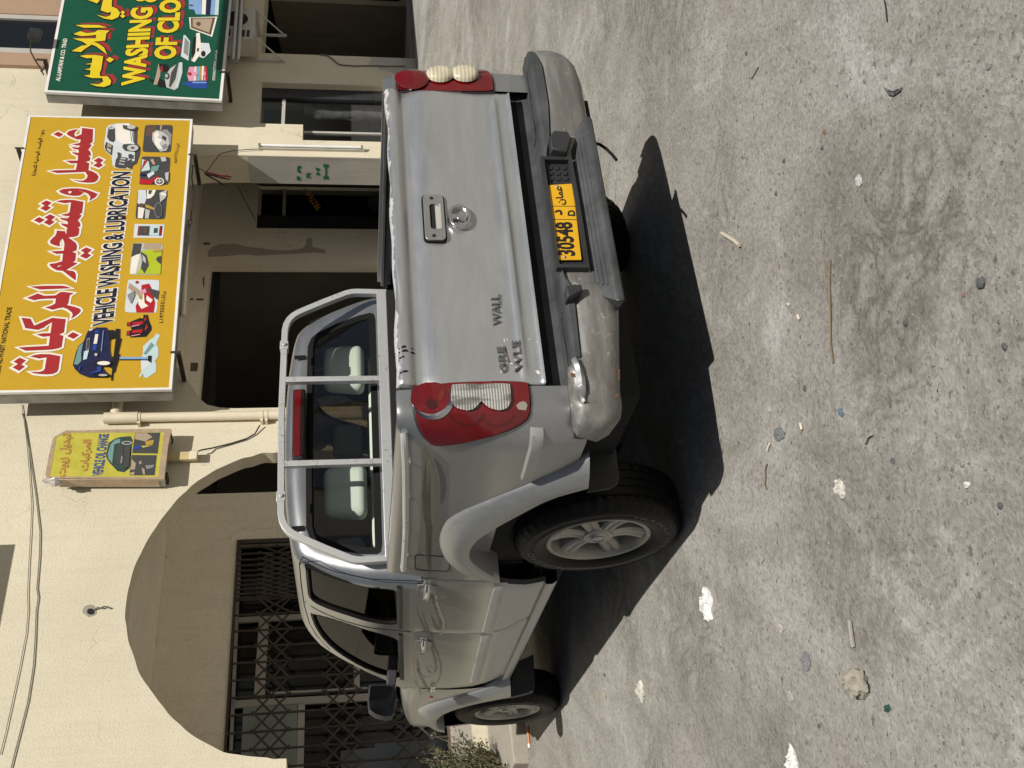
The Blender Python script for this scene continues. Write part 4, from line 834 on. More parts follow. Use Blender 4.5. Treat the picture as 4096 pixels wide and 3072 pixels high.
# its plywood tail, transformer and flex
mb = MB(); q0 = SP(-.12)(ZG([(1660, 470)])[0]); q1 = SP(-.12)(ZG([(2110, 465)])[0]); mb.box(q0.x-.05, q0.x+.05, q0.y-.02, q0.y+.02, q1.z, q0.z+.1); mb.build('batten', M('pale_varnished_wood', (.52, .42, .22), .5), WS)
mb = MB(); mb.box(q1.x-.055, q1.x+.05, q1.y-.045, q1.y-.0205, q1.z-.0, q1.z+.08); mb.build('transformer', MAT['white_plastic'], WS, bevel=.006)
for x, y in ((1735, 200), (1680, 745)):
    mb = MB(); q = SP(-.1)(ZG([(x, y)])[0]); mb.box(q.x-.03, q.x+.03, q.y-.05, q.y+.145, q.z-.02, q.z+.09); mb.build('bracket', MAT['iron'], WS)
# ================================================================== PICK-UP TRUCK (own frame: x right, y forward, z up, rear axle at y 0)
TR = empty('pickup_truck', (TRK[0], TRK[1], 0), TRK[2])
tag(TR, 'old silver double cab pickup truck seen from behind, with dented bumper and yellow number plate', 'pickup truck')
GL = [(.40, .065), (.46, .045), (.52, .024), (.60, .006), (.68, 0), (.78, .001), (.88, .008), (.97, .018), (1.04, .028), (1.10, .036), (1.15, .042), (1.18, .046)]
HWT = [(1.18, .800), (1.24, .795), (1.307, .784), (1.36, .770), (1.40, .757), (1.45, .740), (1.498, .720), (1.54, .700), (1.57, .682), (1.605, .660), (1.63, .636), (1.648, .605), (1.660, .570), (1.672, .50), (1.688, .36), (1.698, .2), (1.702, 0)]
CABX = .846
def hw(z): return CABX-interp(GL, z) if z <= 1.18 else interp(HWT, z)
def on_cab(x, y, off=0.0):
    """photo point on the left cab side -> (y, z)"""
    q = tp(x, y, 0, -.8)
    for _ in range(12): q = tp(x, y, 0, -hw(q.z)-off)
    return (q.y, q.z)
def rowfill(mb, poly, nz, ns, surf, th=0.0, rim=True):
    """fill a shape (s,z) that has one span per z with a grid laid on surf(s,z,off)"""
    zs = sorted(set(p[1] for p in poly)); z0, z1 = zs[0]+1e-5, zs[-1]-1e-5; rows = []
    for i in range(nz+1):
        t = i/nz; z = z0+(z1-z0)*(.5-.5*math.cos(math.pi*t)*1.0 if nz > 6 else t); xs = []
        for k in range(len(poly)):
            (a, za), (b, zb) = poly[k], poly[(k+1) % len(poly)]
            if (za-z)*(zb-z) < 0: xs.append(a+(b-a)*(z-za)/(zb-za))
        if len(xs) < 2: continue
        rows.append([(lerp(min(xs), max(xs), j/ns), z) for j in range(ns+1)])
    mb.grid([[surf(s, z, th) for s, z in r] for r in rows])
    if rim and th:
        edge = rows[0]+[r[-1] for r in rows[1:]]+rows[-1][::-1][1:]+[r[0] for r in rows[::-1]][1:-1]
        mb.grid([[surf(s, z, th) for s, z in edge], [surf(s, z, -.004) for s, z in edge]], closed=True)
# ---- bed side surface
R0, CX, CY, TY = .12, -.742, -.93, -1.05
BEDX = CX-R0
BG = [(.45, .05), (.52, .032), (.60, .015), (.70, .004), (.80, 0), (.90, .003), (1.0, .014), (1.10, .031), (1.17, .045), (1.20, .050), (1.222, .056), (1.234, .070)]
SA = .057; SB_ = SA+R0*math.pi/2
def kk(s): return lerp(.25, 1, smooth01((s-SA)/(SB_-SA)))
def bed(s, z, off=0.0, sx=1):
    o = off-interp(BG, z)*kk(s)
    if s < SA: p = (-.685-s, TY-o)
    elif s < SB_:
        a = (s-SA)/R0; p = (CX-math.sin(a)*(R0+o), CY-math.cos(a)*(R0+o))
    else: p = (BEDX-o, CY+(s-SB_))
    return Vector((p[0]*sx, p[1], z))
def bed_near(P):
    if P.y < CY:
        if P.x > CX: s = -.685-P.x; d = TY-P.y
        else:
            vx, vy = P.x-CX, P.y-CY; a = math.atan2(-vx, -vy); s = SA+R0*a; d = math.hypot(vx, vy)-R0
    else: s = SB_+P.y-CY; d = BEDX-P.x
    return s, d+interp(BG, P.z)*kk(s)
def on_bed(x, y, off=0.0):
    A = w2t(CAM); D = w2t(CAM+ray(x, y))-A; lo = None; prev = 1.5
    for i in range(400):
        t = 1.5+i*.02; s, d = bed_near(A+D*t)
        if d < off: lo = prev; hi = t; break
        prev = t
    if lo is None: q = tp(x, y, 0, BEDX); return (SB_+q.y-CY, q.z)
    for _ in range(30):
        m = (lo+hi)/2; s, d = bed_near(A+D*m)
        if d < off: hi = m
        else: lo = m
    return (s, (A+D*hi).z)
def ys(y): return SB_+y-CY
# ---- wheel arch lines read off the photograph
Z7 = zo(1500, 1200, 1659/1200); Z8 = zo(1100, 2000, 1.5475); ZL = zo(1500, 1450, 1659/650); ZW = zo(1500, 2672, 3.16); ZS = zo(2000, 1350, 1659/600)
def pl(pts, x): return [(tp(a, b, 0, x).y, tp(a, b, 0, x).z) for a, b in pts]
def resample(p, n):
    d = [0]
    for a, b in zip(p, p[1:]): d.append(d[-1]+math.dist(a, b))
    out = []
    for i in range(n):
        t = d[-1]*i/(n-1); k = 0
        while k < len(d)-2 and d[k+1] < t: k += 1
        u = (t-d[k])/max(1e-9, d[k+1]-d[k]); out.append(tuple(lerp(p[k][j], p[k+1][j], u) for j in range(len(p[k]))))
    return out
NF = 40
ro = smoothline(resample(pl(Z7([(690,1558),(560,1540),(430,1490),(370,1420),(350,1340),(390,1240),(500,1170),(690,1080),(900,1000),(1080,940),(1190,882)]), -.862), NF), 4)
ri = smoothline(resample(pl(Z7([(690,1552),(590,1502),(535,1460),(515,1420),(530,1370),(580,1320),(680,1260),(800,1195),(960,1110),(1100,1070),(1178,1050)]), -.893), NF), 4)
fo = smoothline(resample(pl(ZW([(880,802),(760,790),(690,740),(600,665),(535,590),(530,565),(640,490),(810,425),(1000,370),(1300,285),(1500,225),(1712,160)]), -.842), NF), 4)
fi = smoothline(resample(pl(ZW([(880,798),(800,775),(765,735),(765,695),(790,650),(850,600),(960,550),(1100,505),(1300,455),(1500,415),(1716,380)]), -.875), NF), 4)
def flare(name, out, inn, xof, xi, sx):
    mb = MB(); rows = []
    for (yo, zo_), (yi, zi) in zip(out, inn):
        f = lambda t, x: Vector((-x*sx, lerp(yo, yi, t), lerp(zo_, zi, t))); xo = xof(yo, zo_)
        rows.append([f(-.03, xo-.010), f(0, xo+.004), f(.10, lerp(xo, xi, .40)), f(.45, lerp(xo, xi, .85)), f(.85, xi+.002), f(1, xi-.004), f(1.06, xi-.03), f(1.10, xi-.12)])
    mb.grid(rows); return mb.build(name, MAT['paint_flare'], TR, smooth=50)
def xrear(y, z): return -bed(max(ys(y), SB_), z).x
def xfront(y, z): return .842-interp(GL, min(z, 1.1))*.9-.9*max(0, y-3.25)**2
for sx in (1, -1):
    flare('rear_flare', ro, ri, xrear, .893, sx); flare('front_flare', fo, fi, xfront, .877, sx)
midr = [((a[0]+b[0])/2, (a[1]+b[1])/2) for a, b in zip(ro, ri)]; midf = [((a[0]+b[0])/2, (a[1]+b[1])/2) for a, b in zip(fo, fi)]
def arch(mid, y, default):
    zs = []
    for (a, za), (b, zb) in zip(mid, mid[1:]):
        if (a-y)*(b-y) <= 0 and a != b: zs.append(za+(zb-za)*(y-a)/(b-a))
    return max(zs) if zs else default
# ---- bed sides
for sx in (1, -1):
    mb = MB(); cols = []
    yf = .325; sl_ = [0, .03, SA]+[SA+(SB_-SA)*k/10 for k in range(1, 11)]+[ys(-.93+.0275*k) for k in range(1, 46)]+[ys(yf)]
    for s in sl_:
        y = bed(s, .8).y
        zlo = .60 if s <= SB_+.2 else (arch(midr, y, .60 if y < 0 else .78))
        zl = [lerp(zlo, 1.2, k/16) for k in range(17)]+[1.21, 1.222, 1.230, 1.234]
        cols.append([bed(s, z, 0, sx) for z in zl]+[bed(s, 1.234, -.04, sx), bed(s, 1.21, -.06, sx), bed(s, .80, -.075, sx)])
    mb.grid(cols)
    bs = mb.build('bed_side', MAT['paint'], TR, smooth=50)
    # inner wall of the bed
    mb = MB(); mb.box(min(-.72*sx, -.77*sx), max(-.72*sx, -.77*sx), -1.0, .32, .72, 1.17); mb.build('bed_lining', MAT['void'], bs)
    # rub moulding behind the wheel
    f = (lambda s, z, o: bed(s, z, o, sx)); c = [on_bed(*p) for p in Z7([(857,702),(940,707),(880,972),(800,990)])]
    mb = MB(); rows = []
    for i in range(15):
        t = i/14; s0, z0 = [lerp(c[0][j], c[3][j], t) for j in (0, 1)]; s1, z1 = [lerp(c[1][j], c[2][j], t) for j in (0, 1)]
        e = .016*min(1, t*12+.15, (1-t)*14+.15); rows.append([f(s0, z0, -.002), f(lerp(s0, s1, .12), lerp(z0, z1, .12), e), f(lerp(s0, s1, .5), lerp(z0, z1, .5), e*1.1), f(lerp(s0, s1, .88), lerp(z0, z1, .88), e*.8), f(s1, z1, -.002)])
    mb.grid(rows); mb.face([len(mb.v)-k for k in range(1, 6)]); mb.face([0, 1, 2, 3, 4]); mb.build('side_moulding', MAT['mold'], bs, smooth=40)
    # hand rail
    pts = [on_bed(*p) for p in ZL([(302,728),(310,1000),(312,1300),(312,1640)])]+[on_bed(*Z8([(793,395)])[0])]
    path = [bed(pts[0][0]-.012, pts[0][1]+.004, .004, sx), bed(pts[0][0]+.005, pts[0][1]+.002, .014, sx)]+[bed(s, z, .026, sx) for s, z in [(pts[0][0]+.05, pts[0][1])]+pts[1:]]+[bed(pts[-1][0]+.012, pts[-1][1], .002, sx)]
    mb = MB(); mb.tube(path, .0125, 10)
    for k in (.18, .42, .68, .9):
        s = lerp(pts[0][0], pts[-1][0], k); z = lerp(pts[0][1], pts[-1][1], k); mb.tube([bed(s, z, .026, sx), bed(s+.004, z-.018, .002, sx)], .008, 6)
    mb.build('hand_rail', MAT['rack'], bs)
    # fuel flap outline and decal only on the left side, which the photograph shows
    if sx == 1:
        q = [on_bed(*p) for p in Z8([(868,345),(885,338),(1065,350),(1082,360),(1078,430),(1065,440),(885,432),(866,420)])]
        mb = MB(); mb.tube([bed(s, z, .0005) for s, z in q+[q[0]]], .0022, 4); mb.build('fuel_flap', MAT['rubber'], bs)
# ---- graphic stripes and a mid-grey patch on the left side
def strip(name, pts, w, mat, par, surf, on, n=30, taper=True):
    p = smoothline(resample([on(*q) for q in pts], n), 2); rows = []
    for i in range(n):
        a, b = Vector(p[max(0, i-1)]), Vector(p[min(n-1, i+1)]); d = (b-a).normalized(); m = Vector((-d.y, d.x)); k = w*(min(1, i/(n*.25), (n-1-i)/(n*.2)+.1) if taper else 1)
        rows.append([surf(p[i][0]+m.x*k*e, p[i][1]+m.y*k*e, .0012) for e in (-1, 1)])
    mb = MB(); mb.grid(rows); return mb.build(name, mat, par, smooth=0)
DEC = paint('beige_decal', (.33, .31, .245), .1, .4, .15); DEC2 = paint('grey_decal', (.11, .107, .098), .15, .4, .15)
BSL = [c for c in TR.children if c.name.startswith('bed_side')][0]
q = smoothline([on_bed(*p) for p in ZL([(497,850),(545,920),(590,1020),(620,1150),(633,1300),(625,1450),(610,1560),(600,1659)])+Z8([(1000,60),(985,180),(965,300),(965,460)])+Z8([(925,470),(915,300),(905,150),(900,20)])+ZL([(466,1500),(470,1300),(475,1100),(485,930)])], 1)
mb = MB(); rowfill(mb, q, 26, 30, lambda s, z, o: bed(s, z, .0010), 0, False); mb.build('side_graphic_and_patch', DEC, BSL, smooth=0)
for pts, w in ((ZL([(520,960),(512,1150),(510,1400),(525,1659)])+Z8([(950,150),(945,300),(950,460)]), .009), (ZL([(560,1080),(555,1250),(550,1500),(560,1659)])+Z8([(968,150),(960,300),(962,460)]), .006)):
    strip('side_graphic_and_patch', pts, w, DEC2, BSL, lambda s, z, o: bed(s, z, .0016), on_bed)
q = smoothline([on_bed(*p) for p in ZL([(600,970),(690,1060),(725,1180),(735,1290),(710,1400),(670,1490),(655,1460),(680,1340),(670,1200),(640,1090)])], 1)  # pointed mid-grey patch below the hand rail
mb = MB(); rowfill(mb, q, 16, 10, lambda s, z, o: bed(s, z, .0008), 0, False); mb.build('side_graphic_and_patch', paint('mid_grey_patch', (.15, .15, .148), .3, .38, .15), BSL, smooth=0)

# ---- tail lights
for sx in (1, -1):
    f = lambda s, z, o: bed(s, z, o, sx)
    out = [on_bed(*p) for p in ZL([(385,255),(560,247),(750,224),(1000,212),(1300,208),(1500,215),(1558,228),(1574,350),(1578,480),(1558,560),(1500,610),(1400,665),(1200,735),(1000,780),(850,808),(700,822),(600,822),(545,800),(500,745),(450,670),(420,580),(395,450)])]
    mb = MB(); rowfill(mb, offset_poly(out, .006), 24, 22, f, .003); tl = mb.build('tail_light', MAT['black_plastic'], TR, smooth=50)
    mb = MB(); rowfill(mb, offset_poly(out, -.001), 24, 22, f, .013); mb.build('red_lens', MAT['lens_red'], tl, smooth=50)
    mb = MB(); rowfill(mb, [on_bed(*p) for p in ZL([(470,640),(560,560),(700,540),(800,520),(930,535),(1075,520),(1250,520),(1400,500),(1540,520),(1500,590),(1400,650),(1200,720),(1000,765),(850,793),(700,806),(600,806),(555,785),(515,735)])], 18, 16, f, .0145, False); mb.build('deep_red_lens_shade', MAT['lens_red_dark'], tl, smooth=50)  # deeper red below the domes, with their scallop shadows in the colour
    cl_ = [on_bed(*p) for p in ZL([(775,262),(1085,253),(1368,252),(1382,420),(1345,480),(1300,498),(1250,505),(1160,485),(1110,450),(1075,418),(1040,465),(1000,495),(930,508),(840,490),(790,455),(770,420)])]
    c0, c1 = on_bed(*ZL([(925, 375)])[0]), on_bed(*ZL([(1235, 375)])[0])
    def dome(s, z, o):
        h = 0
        for c in (c0, c1):
            r = math.hypot((s-c[0])/.076, (z-c[1])/.070); h = max(h, .034*max(0, 1-r*r)**.75)
        return bed(s, z, .0175+o+h*.30, sx)
    if sx == 1: mb = MB(); rowfill(mb, cl_, 30, 20, dome, .001, True); mb.build('clear_lens', MAT['lens_clear'], tl, smooth=60)
    else:
        for c in ((c0[0]+.028, c0[1]), (c1[0]+.028, c1[1])):
            dm = lambda s, z, o: bed(s, z, .0145+.026*max(0, 1-(((s-c[0])/.0505)**2+((z-c[1])/.0565)**2)**2)**.5, sx)
            mb = MB(); rowfill(mb, [(c[0]+.050*math.cos(2*math.pi*k/30), c[1]+.056*math.sin(2*math.pi*k/30)) for k in range(30)], 20, 16, dm, 0, False); mb.build('clear_lens', MAT['lens_cream'], tl, smooth=60)
    for c in (c0, c1):      # reflector edges seen through the red lens
        for rr, wd in ((1.26, .0035),):
            mb = MB(); mb.grid([[bed(c[0]+math.cos(a)*(.072*rr+k*wd), c[1]+math.sin(a)*(.058*rr+k*wd), .0152, sx) for k in (-1, 1)] for a in [math.radians(-50+100*i/18) for i in range(19)]]); mb.build('reflector_edge', MAT['lens_edge'], tl, smooth=0)
    ce = on_bed(*ZL([(572, 390)])[0]); n = 26; ring = []
    el = lambda r, k=1.0: [(ce[0]+r*.055*math.cos(2*math.pi*i/n), ce[1]+r*.060*math.sin(2*math.pi*i/n)) for i in range(n)]
    dome2 = lambda s, z, o: bed(s, z, .0150+.022*math.sqrt(max(0, 1-((s-ce[0])/.066)**2-((z-ce[1])/.072)**2))*(.9 if sx < 0 else .3), sx)
    mb = MB(); rowfill(mb, el(1.12), 14, 14, dome2, 0, False); mb.build('round_lens', MAT['lens_red'], tl, smooth=60)
    if sx == 1:
        mb = MB(); rows = []
        for i in range(17):
            a = math.pi*(-.18+1.06*i/16); w = .010*math.sin(math.pi*i/16)+.001
            rows.append([bed(ce[0]+math.sin(a)*(.060+k*w), ce[1]-math.cos(a)*(.066+k*w), .0175+.006*(1-abs(k))) for k in (-1, 0, 1)])
        mb.grid(rows); mb.build('reflector_rim', MAT['chrome'], tl, smooth=60)
        mb = MB(); rowfill(mb, [on_bed(*p) for p in ZL([(690,300),(702,345),(697,400),(662,432),(636,425),(632,395),(655,340)])], 8, 6, lambda s, z, o: bed(s, z, .0225), 0, False); mb.build('amber_facets', MAT['lens_amber'], tl)
        mb = MB(); rowfill(mb, [(a, b) for a, b in [on_bed(*p) for p in ZL([(575,400),(620,425),(630,470),(590,495),(540,490),(515,450),(530,415)])]], 8, 6, lambda s, z, o: bed(s, z, .0232), 0, False); mb.build('bulb', M('dark_bulb', (.05, .012, .012), .1), tl)
        mb = MB(); rowfill(mb, [on_bed(*p) for p in ZL([(1432,455),(1470,425),(1520,415),(1550,450),(1545,500),(1480,495),(1435,485)])], 6, 6, lambda s, z, o: bed(s, z, .0165), 0, False); mb.build('broken_corner', M('broken_lens_grey', (.26, .23, .20), .5), tl)

# ---- tailgate
def tg(x, z):
    prof = [(.738, .012), (.745, .0), (.775, -.001), (.79, .001), (.797, .007), (.806, .009), (.815, .006), (.823, 0), (.86, -.001), (.95, .004), (1.04, .008), (1.10, .006), (1.125, .0), (1.145, -.010), (1.160, -.012), (1.172, -.006), (1.185, .008), (1.20, .014), (1.213, .013), (1.224, .005), (1.231, -.010)]
    o = interp(prof, z)
    if .79 < z < .825: o = o*smooth01((.665-abs(x))/.03)
    dent = -.006*math.exp(-((x+.1)/.18)**2-((z-1.0)/.10)**2)+.004*math.exp(-((x-.35)/.15)**2-((z-.95)/.12)**2)-.004*math.exp(-((x+.42)/.1)**2-((z-1.06)/.08)**2)
    return TY-o*(1 if z > 0 else 1)-dent
def topz(x): return .0035*math.sin(x*9+1)+.003*math.sin(x*23)-.006*math.exp(-((x-.12)/.12)**2)
mb = MB(); zz = [.738, .742, .75, .775, .788, .794, .80, .806, .812, .818, .826, .86, .90, .95, 1.0, 1.04, 1.08, 1.10, 1.115, 1.13, 1.145, 1.155, 1.165, 1.175, 1.185, 1.195, 1.205, 1.213, 1.219, 1.225, 1.231]
xs = [-.678, -.674, -.66]+[-.66+.0264*k for k in range(1, 50)]+[.66, .674, .678]
rows = []
for x in xs:
    e = max(0, abs(x)-.672)*1.2
    rows.append([(x, tg(x, z)+e, z+(topz(x) if z > 1.2 else 0)) for z in zz]+[(x, TY+.035, 1.229+topz(x)), (x, TY+.045, 1.20), (x, TY+.045, .76), (x, TY+.01, .738)])
mb.grid(rows); mb.face(range(len(rows[0]))); mb.face([len(mb.v)-1-k for k in range(len(rows[0]))])
TGT = mb.build('tailgate', MAT['paint_gate'], TR, smooth=55)
# recessed handle: chrome-edged surround, dark pocket
def TGP(x, y): q = tp(x, y, 1, TY-.006); return (q.x, q.z)
hq = [TGP(*p) for p in zo(1400, 100, 1.3825)([(405,945),(485,945),(505,965),(520,1170),(505,1195),(425,1193),(408,1175),(396,965)])]
hx0, hx1 = -.086, .124; hz0, hz1 = 1.036, 1.110
def rrect(x0, x1, z0, z1, r, n=4):
    o = []
    for cx, cz, a0 in ((x1-r, z1-r, 0), (x0+r, z1-r, 90), (x0+r, z0+r, 180), (x1-r, z0+r, 270)):
        for k in range(n+1): a = math.radians(a0+90*k/n); o.append((cx+r*math.cos(a), cz+r*math.sin(a)))
    return o
fT = lambda a, b, d: (a, d, b)
mb = MB(); mb.prism(rrect(hx0, hx1, hz0, hz1, .016), fT, TY-.020, TY-.004, holes=[rrect(hx0+.05, hx1-.045, hz0+.012, hz1-.022, .010)]); hd = mb.build('handle', MAT['steel'], TGT, smooth=30, bevel=.003)
mb = MB(); mb.prism(rrect(hx0-.005, hx1+.005, hz0-.005, hz1+.005, .019), fT, TY-.012, TY-.003, holes=[rrect(hx0+.002, hx1-.002, hz0+.002, hz1-.002, .015)]); mb.build('handle_seal', MAT['rubber'], hd, smooth=30)
mb = MB(); mb.box(hx0+.048, hx1-.043, TY-.011, TY-.0095, hz0+.01, hz1-.02); mb.build('handle_pocket', M('pale_primer', (.46, .45, .41), .6), hd)
mb = MB(); mb.box(hx0+.048, hx1-.043, TY-.0135, TY-.0115, hz0+.034, hz1-.02)
for x in (hx0+.018, hx1-.018): mb.lathe([(0, -.002), (.006, -.002), (.007, 0), (0, 0)], lambda a, b, h: (x+a, TY-.0205+h, .5*(hz0+hz1)+.006+b), 10)
mb.build('handle_slots', MAT['void'], hd)
# badge: chrome oval ring with the little battlement tower inside
cx, cz = .0225, .9815; bs_ = 1.14
mb = MB()
mb.prism([(cx+.054*math.cos(a), cz+.041*math.sin(a)) for a in [2*math.pi*k/28 for k in range(28)]], fT, TY-.024, TY-.012, holes=[[(cx+.043*math.cos(a), cz+.031*math.sin(a)) for a in [2*math.pi*k/24 for k in range(24)]]])
mb.prism([(cx-.016, cz+.034), (cx-.006, cz+.010), (cx-.017, cz+.004), (cx-.008, cz-.002), (cx-.012, cz-.022), (cx+.012, cz-.022), (cx+.008, cz-.002), (cx+.017, cz+.004), (cx+.006, cz+.010), (cx+.016, cz+.034)], fT, TY-.021, TY-.010)
mb.build('badge', MAT['chrome'], TGT, smooth=30, bevel=.0025)
mb = MB(); TGW = lambda d: (lambda ab: (lambda q: (q.x, TY-d, q.z))(tp(ab[0], ab[1], 1, TY-.004)))
def letters(mb, T, c, d0, d1, off=.02):
    n0 = len(mb.f); text_fit(mb, T, *c, TGW(d1), off)
    fs = mb.f[n0:]; cnt = {}
    for f_ in fs:
        for i in range(len(f_)):
            e = (f_[i], f_[(i+1) % len(f_)]); cnt[e] = cnt.get(e, 0)+1
    mp_ = {}
    for (a, b) in list(cnt):
        if (b, a) in cnt: continue
        for v in (a, b):
            if v not in mp_: p = mb.v[v]; mp_[v] = mb.vert((p[0], TY-d0, p[2]))
        mb.face((a, b, mp_[b], mp_[a]))
RLs = ZS
Zt = zo(1500, 1200, 1659/1200)
for T, c in (('GRE', RLs([(8, 385), (85, 385), (-38, 100), (45, 100)])), ('WLE', RLs([(165, 378), (245, 375), (130, 45), (218, 45)])), ('WALL', Zt([(655, 138), (697, 138), (640, -28), (690, -32)]))):
    mb = MB(); letters(mb, T, c, .001, .013 if T == 'WLE' else .007, .004); mb.build('chrome_lettering', MAT['letter'], TGT, smooth=20)
# chips, rust scrape and tape marks on the tailgate
def tgm(name, pts, mat, zoom, off=.0016):
    q = [(lambda p: (p.x, p.z))(tp(a, b, 1, TY-.003)) for a, b in zoom(pts)]
    mb = MB(); mb.prism(q, lambda a, b, d: (a, tg(a, b)-off, b), 0, None); return mb.build(name, mat, TGT, smooth=0)
WH = M('bare_filler', (.66, .66, .63), .6); RU = M('brown_rust', (.13, .06, .035), .8)
tgm('rust_scrape', [(52,75),(75,120),(90,200),(105,240),(120,280),(95,275),(80,200),(60,130)], RU, ZS)
for pg in ([(95,265),(130,275),(148,290),(125,295)], [(310,15),(340,8),(330,25)], [(395,45),(420,45),(410,56)], [(390,365),(430,360),(450,400),(420,405)], [(40,0),(52,10),(58,55),(45,40)], [(70,10),(90,20),(85,35)]):
    tgm('paint_chip', pg, WH, ZS)
for pg in ([(128,272),(160,262),(210,262),(212,270),(160,272),(132,283)], [(128,292),(165,283),(220,284),(220,293),(168,293),(132,303)], [(130,325),(160,318),(160,326),(135,333)], [(135,408),(160,400),(182,398),(180,406),(140,416)]):
    tgm('black_mark', pg, MAT['rubber'], Z7, .003)
# body behind: bed floor, front wall, chassis
mb = MB(); mb.box(-.72, .72, -1.0, .32, .70, .74); mb.box(-.76, .76, .325, .355, .55, 1.19); mb.box(-.70, .70, -1.0, 3.7, .40, .58); mb.box(-.60, .60, -.94, -.6, .45, .62); mb.box(-.5, .5, -.25, .3, .26, .42)
mb.box(-.76, .76, -.62, .36, .585, .90); mb.box(-.74, -.64, .5, 2.4, .40, .55); mb.box(.64, .74, .5, 2.4, .40, .55); mb.box(-.72, .72, 2.35, 3.75, .58, .98)
mb.build('chassis', MAT['void'], TR, smooth=0)
mb = MB(); mb.tube([(.60, -.98, 1.212), (.715, -.98, 1.216), (.715, .30, 1.205)], .014, 8); mb.box(.70, .735, -1.0, .31, 1.185, 1.20); mb.build('bed_edge_rail', MAT['pad'], TR)
# ---- rear bumper
def yb(x):
    a = abs(x)
    return -1.118+.020*(a/.80)**2 if a < .80 else (-1.098+.055*((a-.80)/.105)**2.5 if x > 0 else -1.100+.028*((a-.80)/.065)**2)
ZT = [(-.865, .650), (-.85, .668), (-.80, .668), (-.70, .668), (-.64, .664), (-.62, .628), (-.42, .622), (-.345, .618), (-.31, .640), (-.28, .648), (.26, .648), (.30, .640), (.37, .622), (.55, .606), (.77, .606), (.86, .628), (.905, .618)]
ZB = [(-.865, .565), (-.855, .530), (-.83, .508), (-.79, .498), (-.725, .496), (-.58, .478), (-.41, .456), (.40, .448), (.504, .446), (.70, .443), (.80, .455), (.865, .495), (.905, .565)]
xs = [-.865+.0177*k for k in range(101)]
mb = MB(); rows = []
for x in xs:
    zt, zb = interp(ZT, x), interp(ZB, x); r = []
    for v in (0, .04, .12, .25, .4, .55, .7, .85, .95, 1):
        z = lerp(zt, zb, v); bulge = .026*max(0, 1-abs(2*v-1)**5)
        w = smooth01((abs(x)-.30)/.05); y = yb(x)-bulge*(.25+.75*w)+.018*v**4
        if x < -.60:       # crumpled corner
            c = smooth01((-.60-x)/.10); y += c*(.012*math.sin(x*41)*math.exp(-((v-.12)/.22)**2)+.005*math.sin(x*67+v*6)*math.exp(-((v-.5)/.5)**2)); z += c*.010*math.sin(x*55)*(1-v)
        r.append((x, y, z))
    r = [(x, yb(x)+.05, zt-.004)]+r+[(x, yb(x)+.09, zb+.01)]; rows.append(r)
mb.grid(rows); mb.face(range(len(rows[0]))); mb.face([len(mb.v)-1-k for k in range(len(rows[0]))]); BU = mb.build('rear_bumper', MAT['paint_bump'], TR, smooth=55)
# bent bright edge of the torn corner
mb = MB(); rows = []
for k in range(15):
    x = -.635-.012*k; t = k/14; w = .013*math.sin(math.pi*min(1, t*1.1+.05))
    rows.append([(x, yb(x)-.034-.010*math.sin(t*9), .660-.012*t+.004*math.sin(t*17)), (x, yb(x)-.046-.006*math.sin(t*7), .650-.012*t-w*.5), (x, yb(x)-.036, .642-.012*t-w)])
mb.grid(rows); mb.build('bent_edge', MAT['bent'], BU, smooth=60)
for pts in ([(790,375),(860,385),(925,412),(860,415),(800,425),(785,400)], [(1225,540),(1240,480),(1275,455),(1262,500)], [(1265,637),(1300,590),(1330,575),(1325,610)], [(1305,330),(1330,340),(1332,450),(1315,465),(1318,400)], [(1262,345),(1278,350),(1268,400),(1255,410)]):
    q = [tp(a, b, 1, -1.145) for a, b in ZS(pts)]
    mb = MB(); mb.prism([(p.x, p.z) for p in q], lambda a, b, d: (a, yb(a)-.0335+(.0 if a > -.75 else .012), b), 0, None); mb.build('rust_patch', RU, BU, smooth=0)
# black step pads on top
mb = MB(); rows = []
for k in range(61):
    x = -.845+k*(.875+.845)/60; fr_ = yb(x)-.018 if x > -.635 else yb(x)+.02; b = .004 if abs(x) > .40 and (k % 6 < 4) else 0
    zt = .652 if abs(x) < .36 else .650
    rows.append([(x, -.965+max(0, abs(x)-.7)*.1, .60), (x, -.965+max(0, abs(x)-.7)*.1, zt+.084-.45*max(0, abs(x)-.66)), (x, -.990+max(0, abs(x)-.7)*.1, zt+.082-.45*max(0, abs(x)-.66)), (x, -1.012+max(0, abs(x)-.7)*.1, zt+.004), (x, -1.03, zt+b), (x, -1.06, zt+b), (x, fr_+.03, zt), (x, fr_+.010, zt-.002), (x, fr_, zt-.010), (x, fr_-.001, interp(ZT, x)-.003), (x, fr_+.03, interp(ZT, x)-.006)] if x > -.635 else
                [(x, -.965, .60), (x, -.965, zt+.084-.45*max(0, abs(x)-.66)), (x, -.990, zt+.082-.45*max(0, abs(x)-.66)), (x, -1.012, zt+.004), (x, -1.03, zt+b), (x, -1.05, zt+b), (x, fr_-.015, zt), (x, fr_-.005, zt-.002), (x, fr_, zt-.01), (x, fr_+.005, zt-.02), (x, fr_+.03, zt-.03)])
mb.grid(rows); mb.face(range(11)); mb.face([len(mb.v)-1-k for k in range(11)]); PD = mb.build('step_pad', MAT['pad'], BU, smooth=40)
for x0, x1 in ((-.80, -.42), (.42, .80)):
    mb = MB()
    for k in range(5): mb.box(x0, x1, -1.062+k*.013, -1.056+k*.013, .655, .6585)
    mb.build('tread_rib', MAT['pad'], PD, bevel=.001)
